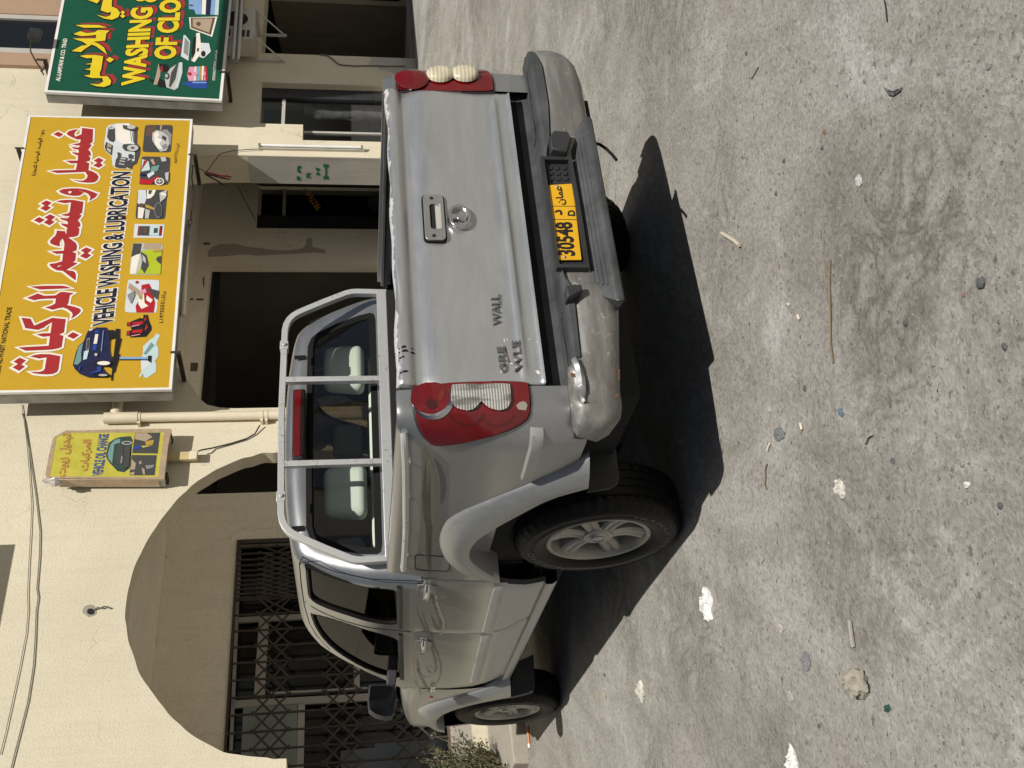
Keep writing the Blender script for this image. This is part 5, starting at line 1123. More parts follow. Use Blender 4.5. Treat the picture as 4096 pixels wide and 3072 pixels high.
# lower step
lo_ = [(.425, -1.178, .452), (.425, -1.10, .46), (-.425, -1.10, .46), (-.425, -1.178, .452)]
hi_ = [(.440, -1.182, .482), (.345, -1.108, .548), (-.345, -1.108, .548), (-.440, -1.182, .482)]
mb = MB(); mb.hexa(lo_, hi_); LS = mb.build('lower_step', MAT['pad'], BU, bevel=.010, bseg=3)
mb = MB()
for k in range(4):
    t = .22+.17*k; y = lerp(-1.108, -1.182, t); z = lerp(.548, .482, t)+.002; w = lerp(.30, .37, t)
    mb.hexa([(-w, y+.004, z+.001), (w, y+.004, z+.001), (w, y-.004, z-.006), (-w, y-.004, z-.006)], [(-w, y+.003, z+.006), (w, y+.003, z+.006), (w, y-.003, z-.000), (-w, y-.003, z-.000)])
mb.build('tread_rib', MAT['pad'], LS, smooth=0)
# plate recess, plate and lamps
mb = MB(); PX = lambda a, b, d: (a, d, b)
mb.prism([(-.268, .552), (-.268, .668), (.248, .668), (.248, .552)], PX, -1.150, -1.125, holes=[[(-.253, .565), (-.253, .657), (.233, .657), (.233, .565)]]); mb.box(-.26, .24, -1.1255, -1.12, .56, .66)
for k in range(9):
    for x0 in (-.248, .150): mb.box(x0+(k % 3)*.026, x0+.016+(k % 3)*.026, -1.131, -1.1256, .574+(k//3)*.027, .586+(k//3)*.027)
PR = mb.build('plate_holder', MAT['black_plastic'], BU, smooth=0)
pc = [tp(*p, 1, -1.138) for p in ((2194, 741), (2290, 735), (2326, 1040), (2220, 1041))]
PLQ = [(p.x, p.z) for p in pc]
mb = MB(); mb.prism(PLQ, PX, -1.140, -1.134); PLT = mb.build('number_plate', K('plate'), TR, smooth=0, bevel=.002)
def PLW(ab): q = tp(ab[0], ab[1], 1, -1.141); return (q.x, q.y, q.z)
Zp = zo(2200, 300, 2.0743); mb = MB()
for nm, T, c, of in (('plate_number', '30548', [(72, 1492), (205, 1497), (48, 1225), (178, 1222)], .035), ('plate_letter', 'D', [(150, 1165), (205, 1168), (148, 1125), (205, 1122)], .04),
    ('plate_letter', arabic('د'), [(45, 1155), (100, 1160), (40, 1120), (95, 1122)], .04), ('plate_country', arabic('عمان'), [(60, 1075), (135, 1075), (35, 930), (115, 925)], .03)):
    mb = MB(); text_fit(mb, T, *Zp(c), PLW, of); mb.build(nm, K('black'), PLT, smooth=0, weld=False)
mb = MB()
for y0, y1, y2, y3 in ((1193, 1197, 1193, 1197), (1083, 1087, 1083, 1087)):
    mb.poly([PLW(p) for p in Zp([(10, y0+2), (10, y1+2), (222, y1+4), (222, y0+4)])])
mb.build('plate_divider', K('black'), PLT, smooth=0, weld=False)
for c in ((58, 925), (120, 1510)):
    mb = MB(); q = PLW(Zp([c])[0]); mb.blob(q, (.006, .004, .006), 8, 6); mb.build('screw', MAT['steel'], PLT)
for pts, nm in (([(2198,548),(2205,600),(2268,612),(2285,560),(2270,530),(2215,525)], 0), ([(2262,1145),(2268,1195),(2330,1165),(2325,1140)], 1)):
    q = [tp(a, b, 1, -1.165) for a, b in pts]; mb = MB(); mb.prism([(p.x, p.z) for p in q], PX, -1.172, -1.12); mb.build('plate_lamp', MAT['black_plastic'], BU, bevel=.006)
# loose hose under the bumper, mud flaps
mb = MB(); mb.tube([tp(x, y, 1, yy) for x, y, yy in ((2370, 570, -1.08), (2400, 578, -1.11), (2425, 595, -1.13), (2448, 618, -1.14), (2466, 640, -1.15))], .006, 6); mb.build('loose_hose', MAT['rubber'], BU)
q = [tp(a, b, 1, -.56) for a, b in Z7([(1180,892),(1200,760),(1225,735),(1300,728),(1325,760),(1352,985),(1340,1020),(1300,1045),(1172,1066)])]
for sx in (1, -1):
    mb = MB(); mb.prism([(p.x*sx, p.z) for p in q], PX, -.565, -.553); mb.build('mud_flap', MAT['black_plastic'], TR, bevel=.004)
q = [tp(a, b, 1, 2.42) for a, b in Z8([(1462,1118),(1500,1000),(1600,955),(1608,1150),(1595,1195),(1540,1212),(1462,1228)])]
for sx in (1, -1):
    mb = MB(); mb.prism([(p.x*sx, p.z) for p in q], PX, 2.415, 2.427); mb.build('mud_flap', MAT['black_plastic'], TR, bevel=.004)

# ================================================================== CAB
YA = [(1.08, 2.34), (1.15, 2.22), (1.22, 2.10), (1.37, 1.90), (1.46, 1.80), (1.56, 1.68), (1.62, 1.53), (1.66, 1.42), (1.702, 1.36)]
def yr(z): return .452+.085*smooth01((z-1.08)/.60)
zl = [1.075, 1.10, 1.14, 1.18, 1.22, 1.26, 1.30, 1.34, 1.38, 1.42, 1.46, 1.50, 1.53, 1.56, 1.585, 1.605, 1.622, 1.636, 1.648, 1.656, 1.664, 1.672, 1.680, 1.688, 1.694, 1.699]
cs = [(-hw(z), z) for z in zl]+[(0, 1.702)]+[(hw(z), z) for z in zl[::-1]]
RC = .085
def section(j, n=34):
    """one ring of the cab shell, j = 0 rear .. n front; rounded rear corner"""
    ring = []
    for i, (x, z) in enumerate(cs):
        y0, y1 = yr(z), interp(YA, z)+.24*(1-(x/hw(1.1))**2)
        t = j/n; t = t*t*(3-2*t)*.35+t*.65; y = lerp(y0, y1, t) if j > 8 else lerp(y0, lerp(y0, y1, (9/n)*.65+(9/n)**2*(3-18/n)*.35), (1-math.cos(math.pi/2*j/9)))
        d = y-y0; ins = RC-math.sqrt(max(0, RC*RC-(RC-min(d, RC))**2))
        a, b = cs[max(0, i-1)], cs[min(len(cs)-1, i+1)]; nx, nz = (b[1]-a[1]), -(b[0]-a[0]); L_ = math.hypot(nx, nz)
        ring.append(Vector((x+nx/L_*ins, y, max(1.075, z+nz/L_*ins) if i in (0, len(cs)-1) else z+nz/L_*ins)))
    return ring
mb = MB(); rings = [section(j) for j in range(35)]; mb.grid(rings)
n = len(cs)
for ring, front in ((rings[0], 0), (rings[-1], 1)):
    rows = []
    for i in range(n//2+1):
        a, b = ring[i], ring[n-1-i]
        if i == n//2: rows.append([a.copy() for _ in range(13)]); continue
        row = []
        for k in range(13):
            p = a.lerp(b, k/12)
            if front: p.y = a.y+.24*((a.x/hw(1.1))**2-(p.x/hw(1.1))**2)
            row.append(p)
        rows.append(row)
    mb.grid(rows)
CAB = mb.build('cab', MAT['paint'], TR, smooth=50)
# window openings read off the photograph
def wpoly(pts): return [on_cab(*p) for p in pts]
wr = wpoly(Z8([(196,395),(300,412),(450,452),(600,490),(735,530),(755,545),(768,765),(752,775),(735,775),(600,757),(450,712),(300,660),(232,628),(215,600),(205,500)]))
wf = wpoly(Z8([(228,706),(330,722),(480,772),(640,822),(765,862),(772,880),(778,1105),(760,1108),(690,1090),(600,1058),(500,1010),(420,962),(340,900),(280,830),(245,765)]))
def clean(p):   # keep the outline star-shaped and tidy
    return smoothline(resample(p+[p[0]], 60), 2)[:-1]
wr, wf = clean([(max(a, .575), b) for a, b in wr]), clean(wf)
RG = [(-.62, 1.244), (-.655, 1.250), (-.664, 1.27), (-.657, 1.33), (-.622, 1.45), (-.580, 1.54), (-.550, 1.572), (-.50, 1.590), (0, 1.597)]
RGP = RG+[(-x, z) for x, z in RG[::-1][1:]]
def cutter(mbx):
    c = mbx.build('cutter', MAT['paint'], TR, smooth=0); return c
cuts = []
for w in (wr, wf):
    for sx in (1, -1):
        mb = MB(); mb.prism(w, lambda a, b, d: (d*sx, a, b), -1.0, -.45); cuts.append(cutter(mb))
mb = MB(); mb.prism(RGP, PX, .3, .75); cuts.append(cutter(mb))
wsp = [(-.70, 1.14), (-.60, 1.52), (-.50, 1.60), (.50, 1.60), (.60, 1.52), (.70, 1.14)]
mb = MB(); mb.prism(wsp, PX, 1.55, 3.2); cuts.append(cutter(mb))
sm = CAB.modifiers.new('shell', 'SOLIDIFY'); sm.thickness = .03; sm.offset = -1
for c in cuts:
    b = CAB.modifiers.new('cut', 'BOOLEAN'); b.operation = 'DIFFERENCE'; b.object = c; b.solver = 'EXACT'
dg = bpy.context.evaluated_depsgraph_get(); dg.update()
me = bpy.data.meshes.new_from_object(CAB.evaluated_get(dg)); CAB.modifiers.clear(); CAB.data = me; me.name = 'cab'
me.materials.clear(); me.materials.append(MAT['paint']); me.shade_smooth(); me.set_sharp_from_angle(angle=math.radians(50))
for c in cuts: bpy.data.objects.remove(c)
# glass, rubber seals, belt strips
sc_ = lambda s, z, o, sx=1: Vector((-(hw(z)+o)*sx, s, z))
for sx in (1, -1):
    for w, nm in ((wr, 'rear_side_window'), (wf, 'front_side_window')):
        mb = MB(); rowfill(mb, offset_poly(w, .006), 16, 14, lambda s, z, o: sc_(s, z, -.016, sx), 0, False); g_ = mb.build(nm, MAT['glass_side'], TR, smooth=60)
        mb = MB(); mb.tube([sc_(s, z, -.010, sx) for s, z in w+[w[0]]], .011, 6, cap=False); mb.build('window_seal', MAT['rubber'], g_)
    for (y0, z0), (y1, z1) in (((.53, 1.172), (1.14, 1.148)), ((1.24, 1.142), (2.10, 1.102))):
        mb = MB(); mb.grid([[sc_(lerp(y0, y1, k/20), lerp(z0, z1, k/20)+dz, o, sx) for dz, o in ((.013, -.002), (.011, .005), (0, .008), (-.011, .006), (-.013, -.002))] for k in range(21)]); mb.build('belt_strip', MAT['black_plastic'], TR, smooth=40)
mb = MB(); mb.prism(offset_poly(RGP, .004), lambda a, b, d: (a, d+.085*smooth01((b-1.08)/.6), b), .462, None); rg = mb.build('rear_window', MAT['glass_rear'], TR, smooth=0)
mb = MB(); mb.prism(offset_poly(RGP, -.001), lambda a, b, d: (a, d+.085*smooth01((b-1.08)/.6), b), .458, None, holes=[offset_poly(RGP, -.035)]); mb.build('black_border', MAT['rubber'], rg, smooth=0)
mb = MB()
mb.prism(offset_poly(wsp, .01), lambda a, b, d: (a, interp(YA, b)+.24*(1-(a/hw(1.1))**2)-.012, b), 0, None); mb.build('windscreen', MAT['glass_side'], TR, smooth=0)
# third brake lamp above the rear window
bq = [tp(x, y, 1, .52) for x, y in zo(1100, 1500, 1.952)([(150, 142), (228, 165), (228, 640), (140, 655)])]
x0, x1 = bq[3].x, bq[0].x; z0, z1 = 1.604, 1.652
mb = MB(); mb.prism(rrect(x0-.008, x1+.008, z0-.008, z1+.006, .012), PX, .495, .55); bl3 = mb.build('brake_lamp', MAT['black_plastic'], TR, bevel=.003)
mb = MB(); mb.prism(rrect(x0, x1, z0, z1, .010), PX, .487, .50); mb.build('red_lens', MAT['lens_red'], bl3, bevel=.004)
for x, y in ((1300, 1000+0), ):
    pass
for xa in (-.50, .43):
    mb = MB(); mb.grid([[(xa+dx, yr(z)-.004, z) for dx in (-.012, .012)] for z in (1.60, 1.63, 1.655)]); mb.build('tape_mark', MAT['rubber'], CAB, smooth=0)
# seams: door gaps on the cab side
mb = MB()
mb.tube([sc_(y, z, .0005) for z, y in [(1.60-.0, .47)]+[(1.58-.03*k, .475) for k in range(1, 4)]+[(1.45, .475), (1.3, .46), (1.18, .45), (1.08, .44)]], .002, 4)
mb.tube([sc_(lerp(1.13, 1.19, k/12), lerp(1.62, 1.09, k/12), .0005) for k in range(13)], .0022, 4)
mb.tube([sc_(y, z, .0005) for y, z in ((.47, 1.60), (.60, 1.622), (.9, 1.628), (1.2, 1.626), (1.45, 1.610), (1.60, 1.578), (1.75, 1.51))], .0022, 4)
mb.build('door_gap', MAT['rubber'], CAB)
# lower doors, rocker, wings
GLs = lambda z: interp(GL, z)
def side(y, z, off=0.0, sx=1, base=CABX): return Vector((-(base-GLs(z)+off)*sx, y, z))
zr = [.50, .52, .545, .57, .60, .64, .68, .72, .76, .80, .84, .88, .92, .96, 1.0, 1.04, 1.076]
def rarc(z): return max(.415, math.sqrt(max(0, .585**2-(z-.40)**2))-.06)
def frontedge(z): return interp([(.50, 2.17), (.7, 2.25), (.9, 2.29), (1.08, 2.31)], z)
for sx in (1, -1):
    for nm, ya, yb_ in (('rear_door', rarc, lambda z: interp([(.50, 1.03), (.56, 1.07), (.62, 1.15), (.70, 1.185), (1.08, 1.19)], z)), ('front_door', lambda z: interp([(.50, 1.036), (.56, 1.076), (.62, 1.156), (.70, 1.191), (1.08, 1.196)], z), frontedge)):
        mb = MB(); rows = []
        for z in zr:
            a, b = ya(z), yb_(z); N_ = 16
            rows.append([side(a+.001, z, -.03, sx)]+[side(lerp(a, b, k/N_), z, -.006 if k in (0, N_) and z < 1.07 else 0, sx) for k in range(N_+1)]+[side(b-.001, z, -.03, sx)])
        rows = [[p+Vector((.03*sx, 0, 0)) for p in rows[0]]]+rows
        mb.grid(rows); dr = mb.build(nm, MAT['paint'], TR, smooth=50)
        y0, y1 = (.42, 1.16) if nm == 'rear_door' else (1.21, 2.16)
        mb = MB(); zc0, zc1 = (.725, .705) if nm == 'rear_door' else (.703, .672)
        mb.grid([[side(lerp(y0, y1, k/20), lerp(zc0, zc1, k/20)+dz, (o if 0 < k < 20 else -.002), sx) for dz, o in ((.030, -.002), (.027, .010), (.008, .016), (-.012, .016), (-.026, .009), (-.030, -.002))] for k in range(21)]); mb.build('door_moulding', MAT['mold'], dr, smooth=40)
        # handle: chrome pull in a cupped escutcheon
        hy, hz_ = (.535, 1.052) if nm == 'rear_door' else (1.375, 1.022)
        esc = [(hy-.115, hz_+.014), (hy-.065, hz_+.018), (hy-.05, hz_+.042), (hy+.045, hz_+.042), (hy+.055, hz_+.02), (hy+.105, hz_+.012), (hy+.105, hz_-.014), (hy+.055, hz_-.02), (hy+.045, hz_-.046), (hy-.05, hz_-.046), (hy-.065, hz_-.018), (hy-.115, hz_-.014)]
        mb = MB(); mb.prism(esc, lambda a, b, d: side(a, b, d, sx), .001, .007); h_ = mb.build('handle', MAT['paint'], dr, smooth=20, bevel=.003)
        mb = MB(); mb.tube([side(hy-.105, hz_, .012, sx), side(hy-.07, hz_, .026, sx), side(hy, hz_, .032, sx), side(hy+.07, hz_, .026, sx), side(hy+.095, hz_, .010, sx)], [.009, .013, .013, .013, .009], 8); mb.build('pull', MAT['chrome'], h_)
        mb = MB(); mb.prism([(hy+.035*math.cos(a), hz_+.028*math.sin(a)) for a in [2*math.pi*k/16 for k in range(16)]], lambda a, b, d: side(a, b, .0075, sx), 0, None); mb.build('cup', MAT['steel'], h_)
    mb = MB(); mb.grid([[Vector((-x*sx, y, z)) for x, z in ((.76, .515), (.80, .512), (.826, .498), (.826, .47), (.81, .445), (.72, .44))] for y in [.52+.09*k for k in range(20)]]); mb.build('sill', MAT['paint'], TR, smooth=50)
    # cab rear corner pillar beside the bed
    mb = MB(); rows = []
    for z in [.74, .80, .88, .96, 1.04, 1.076]:
        xo = CABX-GLs(z); rows.append([Vector((-(xo-.08)*sx, .372, z))]+[Vector((-(xo-.045+.045*math.sin(a))*sx, .415-.043*math.cos(a), z)) for a in [math.pi/2*k/6 for k in range(7)]])
    mb.grid(rows); mb.build('cab_corner', MAT['paint'], TR, smooth=60)
    # front wing
    mb = MB(); cols = []
    for k in range(34):
        y = 2.30+k*1.55/33; zlo = arch(midf, y, .50 if y < 2.6 else .55); zt = interp([(2.30, 1.085), (2.7, 1.075), (3.1, 1.045), (3.5, 1.005), (3.85, .95)], y)
        ins = .9*max(0, y-3.25)**2; col = []
        for j in range(11):
            z = lerp(min(zlo, zt-.02), zt, j/10); rnd = .05*max(0, (j-8)/2)**2
            col.append(Vector((-(.842-GLs(min(z, 1.1))*.9-ins-rnd)*sx, y, z)))
        col.append(Vector((-(.70-ins)*sx, y, zt+.022))); cols.append(col)
    mb.grid(cols); wg = mb.build('front_wing', MAT['paint'], TR, smooth=50)
    mb = MB(); c = tp(*ZW([(710, 383)])[0], 0, -.835); mb.prism([(c.y-.022, c.z-.010), (c.y+.022, c.z-.010), (c.y+.022, c.z+.010), (c.y-.022, c.z+.010)], lambda a, b, d: Vector((-(.830+d)*sx, a, b)), 0, .010); mb.build('side_repeater', MAT['lens_amber'], wg, bevel=.003)
    if sx == 1:
        mb = MB(); text_fit(mb, 'TE', *ZW([(705, 300), (755, 295), (708, 228), (755, 225)]), lambda ab: (lambda p: (-.848, p.y, p.z))(tp(ab[0], ab[1], 0, -.842)), .04); mb.build('chrome_badge', MAT['chrome'], wg, smooth=0)
# swirling graphic on the doors
DL = [c for c in TR.children if c.name.startswith('rear_door')][0]
on_door = lambda x, y: (lambda p: (p.y, p.z))(tp(x, y, 0, -(CABX-.012)))
dsurf = lambda s, z, o: side(s, z, .0012+o*.0)
for pts, w, m_ in ((([(955,505),(960,560),(980,640),(1010,720),(1030,770),(1020,820),(990,790),(965,720)]), .008, DEC2), (([(985,505),(990,600),(1010,690),(1040,740),(1040,810),(1015,850)]), .010, DEC), (([(875,690),(890,740),(930,820),(960,880),(975,930),(990,990),(1000,1040),(985,1080),(955,1080),(935,1040)]), .007, DEC2),
                   (([(865,980),(870,1040),(900,1090),(935,1110),(970,1095),(985,1060),(960,1030),(940,1070)]), .007, DEC), (([(880,990),(890,1080),(930,1150),(960,1200)]), .009, DEC2), (([(905,700),(935,780),(975,880),(1010,960),(1028,1030),(1020,1100),(990,1150)]), .005, DEC2),
                   (([(845,960),(850,1060),(875,1150),(900,1220)]), .008, DEC), (([(960,560),(962,540),(960,505)]), .01, DEC)):
    strip('side_graphic_and_patch', Z8(pts), w, m_, DL, dsurf, on_door)
# bonnet and nose (mostly hidden behind the cab)
mb = MB(); rows = []
for k in range(18):
    y = 2.20+k*1.66/17; zt = interp([(2.2, 1.125), (2.7, 1.115), (3.1, 1.08), (3.5, 1.035), (3.86, .96)], y); ins = .9*max(0, y-3.25)**2
    rows.append([Vector((x*(.73-ins)/.73, y+.06*(1-(x/.73)**2)*smooth01((y-3.2)/.6), zt+.045*(1-(abs(x)/.73)**2.5))) for x in [-.73+.0912*j for j in range(17)]])
mb.grid(rows); mb.build('bonnet', MAT['paint'], TR, smooth=50)
mb = MB(); mb.box(-.50, .50, 3.80, 3.90, .62, .99); mb.build('grille', MAT['black_plastic'], TR, bevel=.02)
mb = MB(); mb.hexa([(-.80, 3.45, .45), (.80, 3.45, .45), (.62, 3.98, .45), (-.62, 3.98, .45)], [(-.80, 3.45, .66), (.80, 3.45, .66), (.62, 4.0, .66), (-.62, 4.0, .66)]); mb.build('front_bumper', MAT['paint_bump'], TR, bevel=.03)
for sx in (1, -1):
    mb = MB(); mb.hexa([(.50*sx, 3.78, .70), (.66*sx, 3.60, .70), (.66*sx, 3.66, .70), (.50*sx, 3.93, .70)], [(.50*sx, 3.74, .93), (.66*sx, 3.58, .93), (.66*sx, 3.62, .93), (.50*sx, 3.88, .93)]); mb.build('headlight', MAT['lens_clear'], TR, bevel=.01)
# mirror
MQ = [tp(*p, 1, 1.95) for p in ((1476, 2738), (1500, 2735), (1560, 2737), (1583, 2745), (1588, 2790), (1580, 2845), (1566, 2870), (1540, 2874), (1500, 2862), (1476, 2845), (1470, 2800))]
for sx in (1, -1):
    mq = [(p.x*sx, p.z) for p in MQ]; mb = MB(); mb.prism(mq, PX, 1.952, 2.02); mb.prism(offset_poly(mq, -.02), PX, 2.0205, 2.06); mr = mb.build('door_mirror', MAT['black_plastic'], TR, bevel=.010, bseg=3)
    mb = MB(); mb.prism(offset_poly(mq, -.009), PX, 1.9495, None); mb.build('mirror_glass', M('dark_mirror', (.05, .055, .07), .05, .9, .02), mr, smooth=0)
    mb = MB(); mb.hexa([(-.78*sx, 1.98, 1.13), (-.90*sx, 1.99, 1.15), (-.90*sx, 2.03, 1.15), (-.78*sx, 2.08, 1.13)], [(-.78*sx, 1.98, 1.19), (-.90*sx, 1.99, 1.20), (-.90*sx, 2.03, 1.20), (-.78*sx, 2.08, 1.19)]); mb.build('mirror_arm', MAT['black_plastic'], mr, bevel=.008)
# cabin: floor, dash, seats
mb = MB(); mb.box(-.70, .70, .50, 2.3, .62, .70); mb.box(-.70, .70, 2.0, 2.3, .70, 1.10); mb.box(-.72, .72, .49, .52, .60, 1.20); mb.build('cabin', MAT['dash'], TR)
def seatback(nm, x, y, w, z0, z1, hx, hz0, hz1, hwid):
    mb = MB(); mb.hexa([(x-w, y, z0), (x+w, y, z0), (x+w, y+.12, z0), (x-w, y+.12, z0)], [(x-w*.9, y-.10, z1), (x+w*.9, y-.10, z1), (x+w*.9, y-.02, z1), (x-w*.9, y-.02, z1)]); s = mb.build(nm, MAT['seat'], TR, bevel=.04, bseg=4)
    for h in hx:
        mb = MB(); mb.hexa([(h-hwid*.92, y-.16, hz0), (h+hwid*.92, y-.16, hz0), (h+hwid*.92, y-.05, hz0), (h-hwid*.92, y-.05, hz0)], [(h-hwid*.86, y-.15, hz1), (h+hwid*.86, y-.15, hz1), (h+hwid*.86, y-.07, hz1), (h-hwid*.86, y-.07, hz1)]); mb.build('headrest', MAT['seat'], s, bevel=.06, bseg=5, smooth=60)
seatback('rear_seat', 0, .80, .62, .75, 1.285, (-.255, .45), 1.305, 1.515, .150)
for x in (-.34, .36): seatback('front_seat', x, 1.45, .24, .75, 1.28, (x,), 1.31, 1.48, .12)
# ---- steel rack over the rear window
RY = .385
hp_ = [(.722, 1.185), (.726, 1.34), (.724, 1.365), (.716, 1.392), (.665, 1.50), (.610, 1.607), (.596, 1.632), (.579, 1.655), (.556, 1.674), (.528, 1.687), (.49, 1.694)]
path = [(-x, RY, z) for x, z in hp_]+[(0, RY, 1.702)]+[(x, RY, z) for x, z in hp_[::-1]]
mb = MB(); mb.tube(path, .016, sq=(.0165, .015), up=(-1, 0, 0)); RK = mb.build('rear_rack', MAT['rack'], TR, smooth=20, bevel=.002)
mb = MB(); mb.box(-.72, .72, RY-.02, RY+.02, 1.190, 1.238); mb.build('lower_rail', MAT['rack'], RK, bevel=.002)
zb8 = zo(1100, 1500, 1.952)
for pts in ([(500, 40), (500, 40)], [(500, 690), (500, 690)]):
    x = tp(*zb8([pts[0]])[0], 1, RY).x; mb = MB(); mb.box(x-.014, x+.014, RY-.016, RY+.016, 1.2385, 1.685); mb.build('upright', MAT['rack'], RK, bevel=.002)
for x in (-.41, .40):
    mb = MB(); mb.box(x-.024, x+.024, RY-.020, RY+.020, 1.676, 1.716); mb.lathe([(0, -.008), (.009, -.008), (.010, 0), (0, 0)], lambda a, b, h: (x+a, RY-.021+h, 1.695+b), 8); mb.build('clamp', MAT['rack'], RK, bevel=.002)
# ================================================================== WHEELS
def wheel():
    N = 132; mb = MB()
    P = [(.205, .060), (.212, .085), (.228, .104), (.250, .114), (.272, .118), (.274, .1165), (.300, .1165), (.312, .115), (.314, .117), (.326, .112), (.338, .104), (.347, .094), (.354, .084), (.3585, .070), (.360, .060), (.353, .058), (.353, .052), (.361, .050), (.3615, .022), (.354, .020), (.354, .013), (.362, .011), (.362, -.011), (.354, -.013), (.354, -.020), (.3615, -.022), (.361, -.050), (.353, -.052), (.353, -.058), (.360, -.060), (.356, -.085), (.338, -.104), (.30, -.116), (.25, -.112), (.205, -.09)]
    rows = []
    for k in range(N):
        a = 2*math.pi*k/N; row = []
        for r, h in P:
            if .338 <= r <= .361 and .05 < abs(h) and k % 3 == 0: r -= .007
            elif .359 < r and (k + (1 if h > 0 else 0)) % 2 == 0: r -= .004
            row.append(Vector((-h, r*math.cos(a), r*math.sin(a))))
        rows.append(row)
    mb.grid(rows, loop=True); return mb
def rim():
    mb = MB()
    mb.lathe([(.214, .080), (.2215, .092), (.221, .099), (.213, .102), (.204, .098), (.199, .086), (.194, .060), (.188, .0), (.186, -.06), (.10, -.06)], lambda a, b, h: Vector((-h, a, b)), 64)
    for k in range(6):
        a0 = math.pi/2+k*math.pi/3; rows = []
        for i in range(9):
            t = i/8; r = lerp(.035, .200, t); w = lerp(.030, .046, t**1.4); h = .088-.016*math.sin(math.pi*t)-.004*t
            row = []
            for j, (u, dh) in enumerate(((-1, -.055), (-1, -.010), (-.72, 0), (-.30, .001), (0, -.006), (.30, .001), (.72, 0), (1, -.010), (1, -.055))):
                row.append((r*math.cos(a0)-u*w*math.sin(a0), r*math.sin(a0)+u*w*math.cos(a0), h+dh))
            rows.append([Vector((-h_, p, q)) for p, q, h_ in row])
        mb.grid(rows)
    mb.lathe([(.068, .070), (.062, .086), (.0, .086)], lambda a, b, h: Vector((-h, a, b)), 24)
    return mb
tyre_mb, rim_mb = wheel(), rim()
W0 = tyre_mb.build('wheel', MAT['tyre'], TR, smooth=40)
R_ = rim_mb.build('rim', MAT['alloy'], W0, smooth=40)
mb = MB(); mb.lathe([(.0, .096), (.030, .095), (.040, .092), (.044, .086), (.044, .08)], lambda a, b, h: Vector((-h, a, b)), 28); mb.lathe([(.026, .0955), (.026, .098), (.032, .0975), (.032, .094)], lambda a, b, h: Vector((-h, a, b)), 28); HC = mb.build('hub_cap', MAT['steel'], W0, smooth=40)
mb = MB(); mb.lathe([(.185, .005), (.13, .012), (.0, .012)], lambda a, b, h: Vector((-h, a, b)), 32); BD = mb.build('brake_drum', MAT['brake'], W0, smooth=40)
mb = MB()
def arc_text(mb, T, a0, a1, r0, r1, off=.03):
    v, f = text_mesh(T, off); x0, x1 = min(p[0] for p in v), max(p[0] for p in v); ids = []
    for p in v:
        a = math.radians(lerp(a0, a1, (p[0]-x0)/(x1-x0))); r = lerp(r0, r1, p[1]/.72); ids.append(mb.vert((-.1181, math.cos(a)*r, math.sin(a)*r)))   # seen from the left: y to the left, so angles run backwards
    for q in f: mb.face([ids[i] for i in q])
# angle measured from +y (forward, picture-left of the wheel) up to +z
arc_text(mb, 'AGILEAD', 15, 78, .278, .306); LT = mb.build('tyre_lettering', MAT['tyre_letter'], W0, smooth=0, weld=False)
mb = MB(); arc_text(mb, 'TRAIMAX H/T', 195, 282, .278, .300); LT2 = mb.build('tyre_lettering', MAT['tyre_letter'], W0, smooth=0, weld=False)
spots = [((-.727, 0, .36), 0, 0), ((-.727, 3.05, .36), 0, .18), ((.727, 0, .36), math.pi, .3), ((.727, 3.05, .36), math.pi, .6)]
for i, (loc, rz, roll) in enumerate(spots):
    w = W0
    if i:
        w = W0.copy(); COL.objects.link(w); w.parent = TR
        for ch in (R_, HC, BD, LT, LT2):
            c = ch.copy(); COL.objects.link(c); c.parent = w
    w.location = loc; w.rotation_euler = (roll, 0, rz)
# ================================================================== FITTINGS ON THE BUILDING
def local(at): A = Vector(at); return lambda q, e=None: Vector(q)-A
# drain pipe
at = (3.92, -.06, .27); o, A = bthing('drain_pipe', 'cream plastic drain pipe running down the wall left of the yellow sign', 'pipe', at)
pa, pb_ = bp(440, 1672, .07), bp(1109, 1662, .07)
tx_ = pa.x
mb = MB(); mb.tube([(tx_-A.x, -.07-A.y, .30-A.z), (tx_-A.x, -.07-A.y, pa.z-.02-A.z)], .052, 18); mb.build('pipe', MAT['white_plastic'], o)
mb = MB(); mb.tube([(tx_-A.x, -.07-A.y, pa.z-.30-A.z), (tx_-A.x, -.07-A.y, pa.z+.06-A.z)], .064, 18); mb.tube([(tx_-A.x, -.07-A.y, pa.z-.06-A.z), (tx_+.30-A.x, -.07-A.y, pa.z-.06-A.z)], .058, 16); mb.tube([(tx_+.05-A.x, -.07-A.y, pa.z-.06-A.z), (tx_+.12-A.x, -.07-A.y, pa.z-.06-A.z)], .066, 16); mb.build('tee_joint', MAT['white_plastic'], o)
for x in (558, 1047, 1065):
    z = bp(x, 1668, .07).z; mb = MB(); mb.tube([(tx_-A.x, -.07-A.y, z-.018-A.z), (tx_-A.x, -.07-A.y, z+.018-A.z)], .058, 16); mb.box(tx_-.085-A.x, tx_-.05-A.x, -.08-A.y, -.005-A.y, z-.014-A.z, z+.014-A.z); mb.build('clamp', MAT['white_plastic'], o)
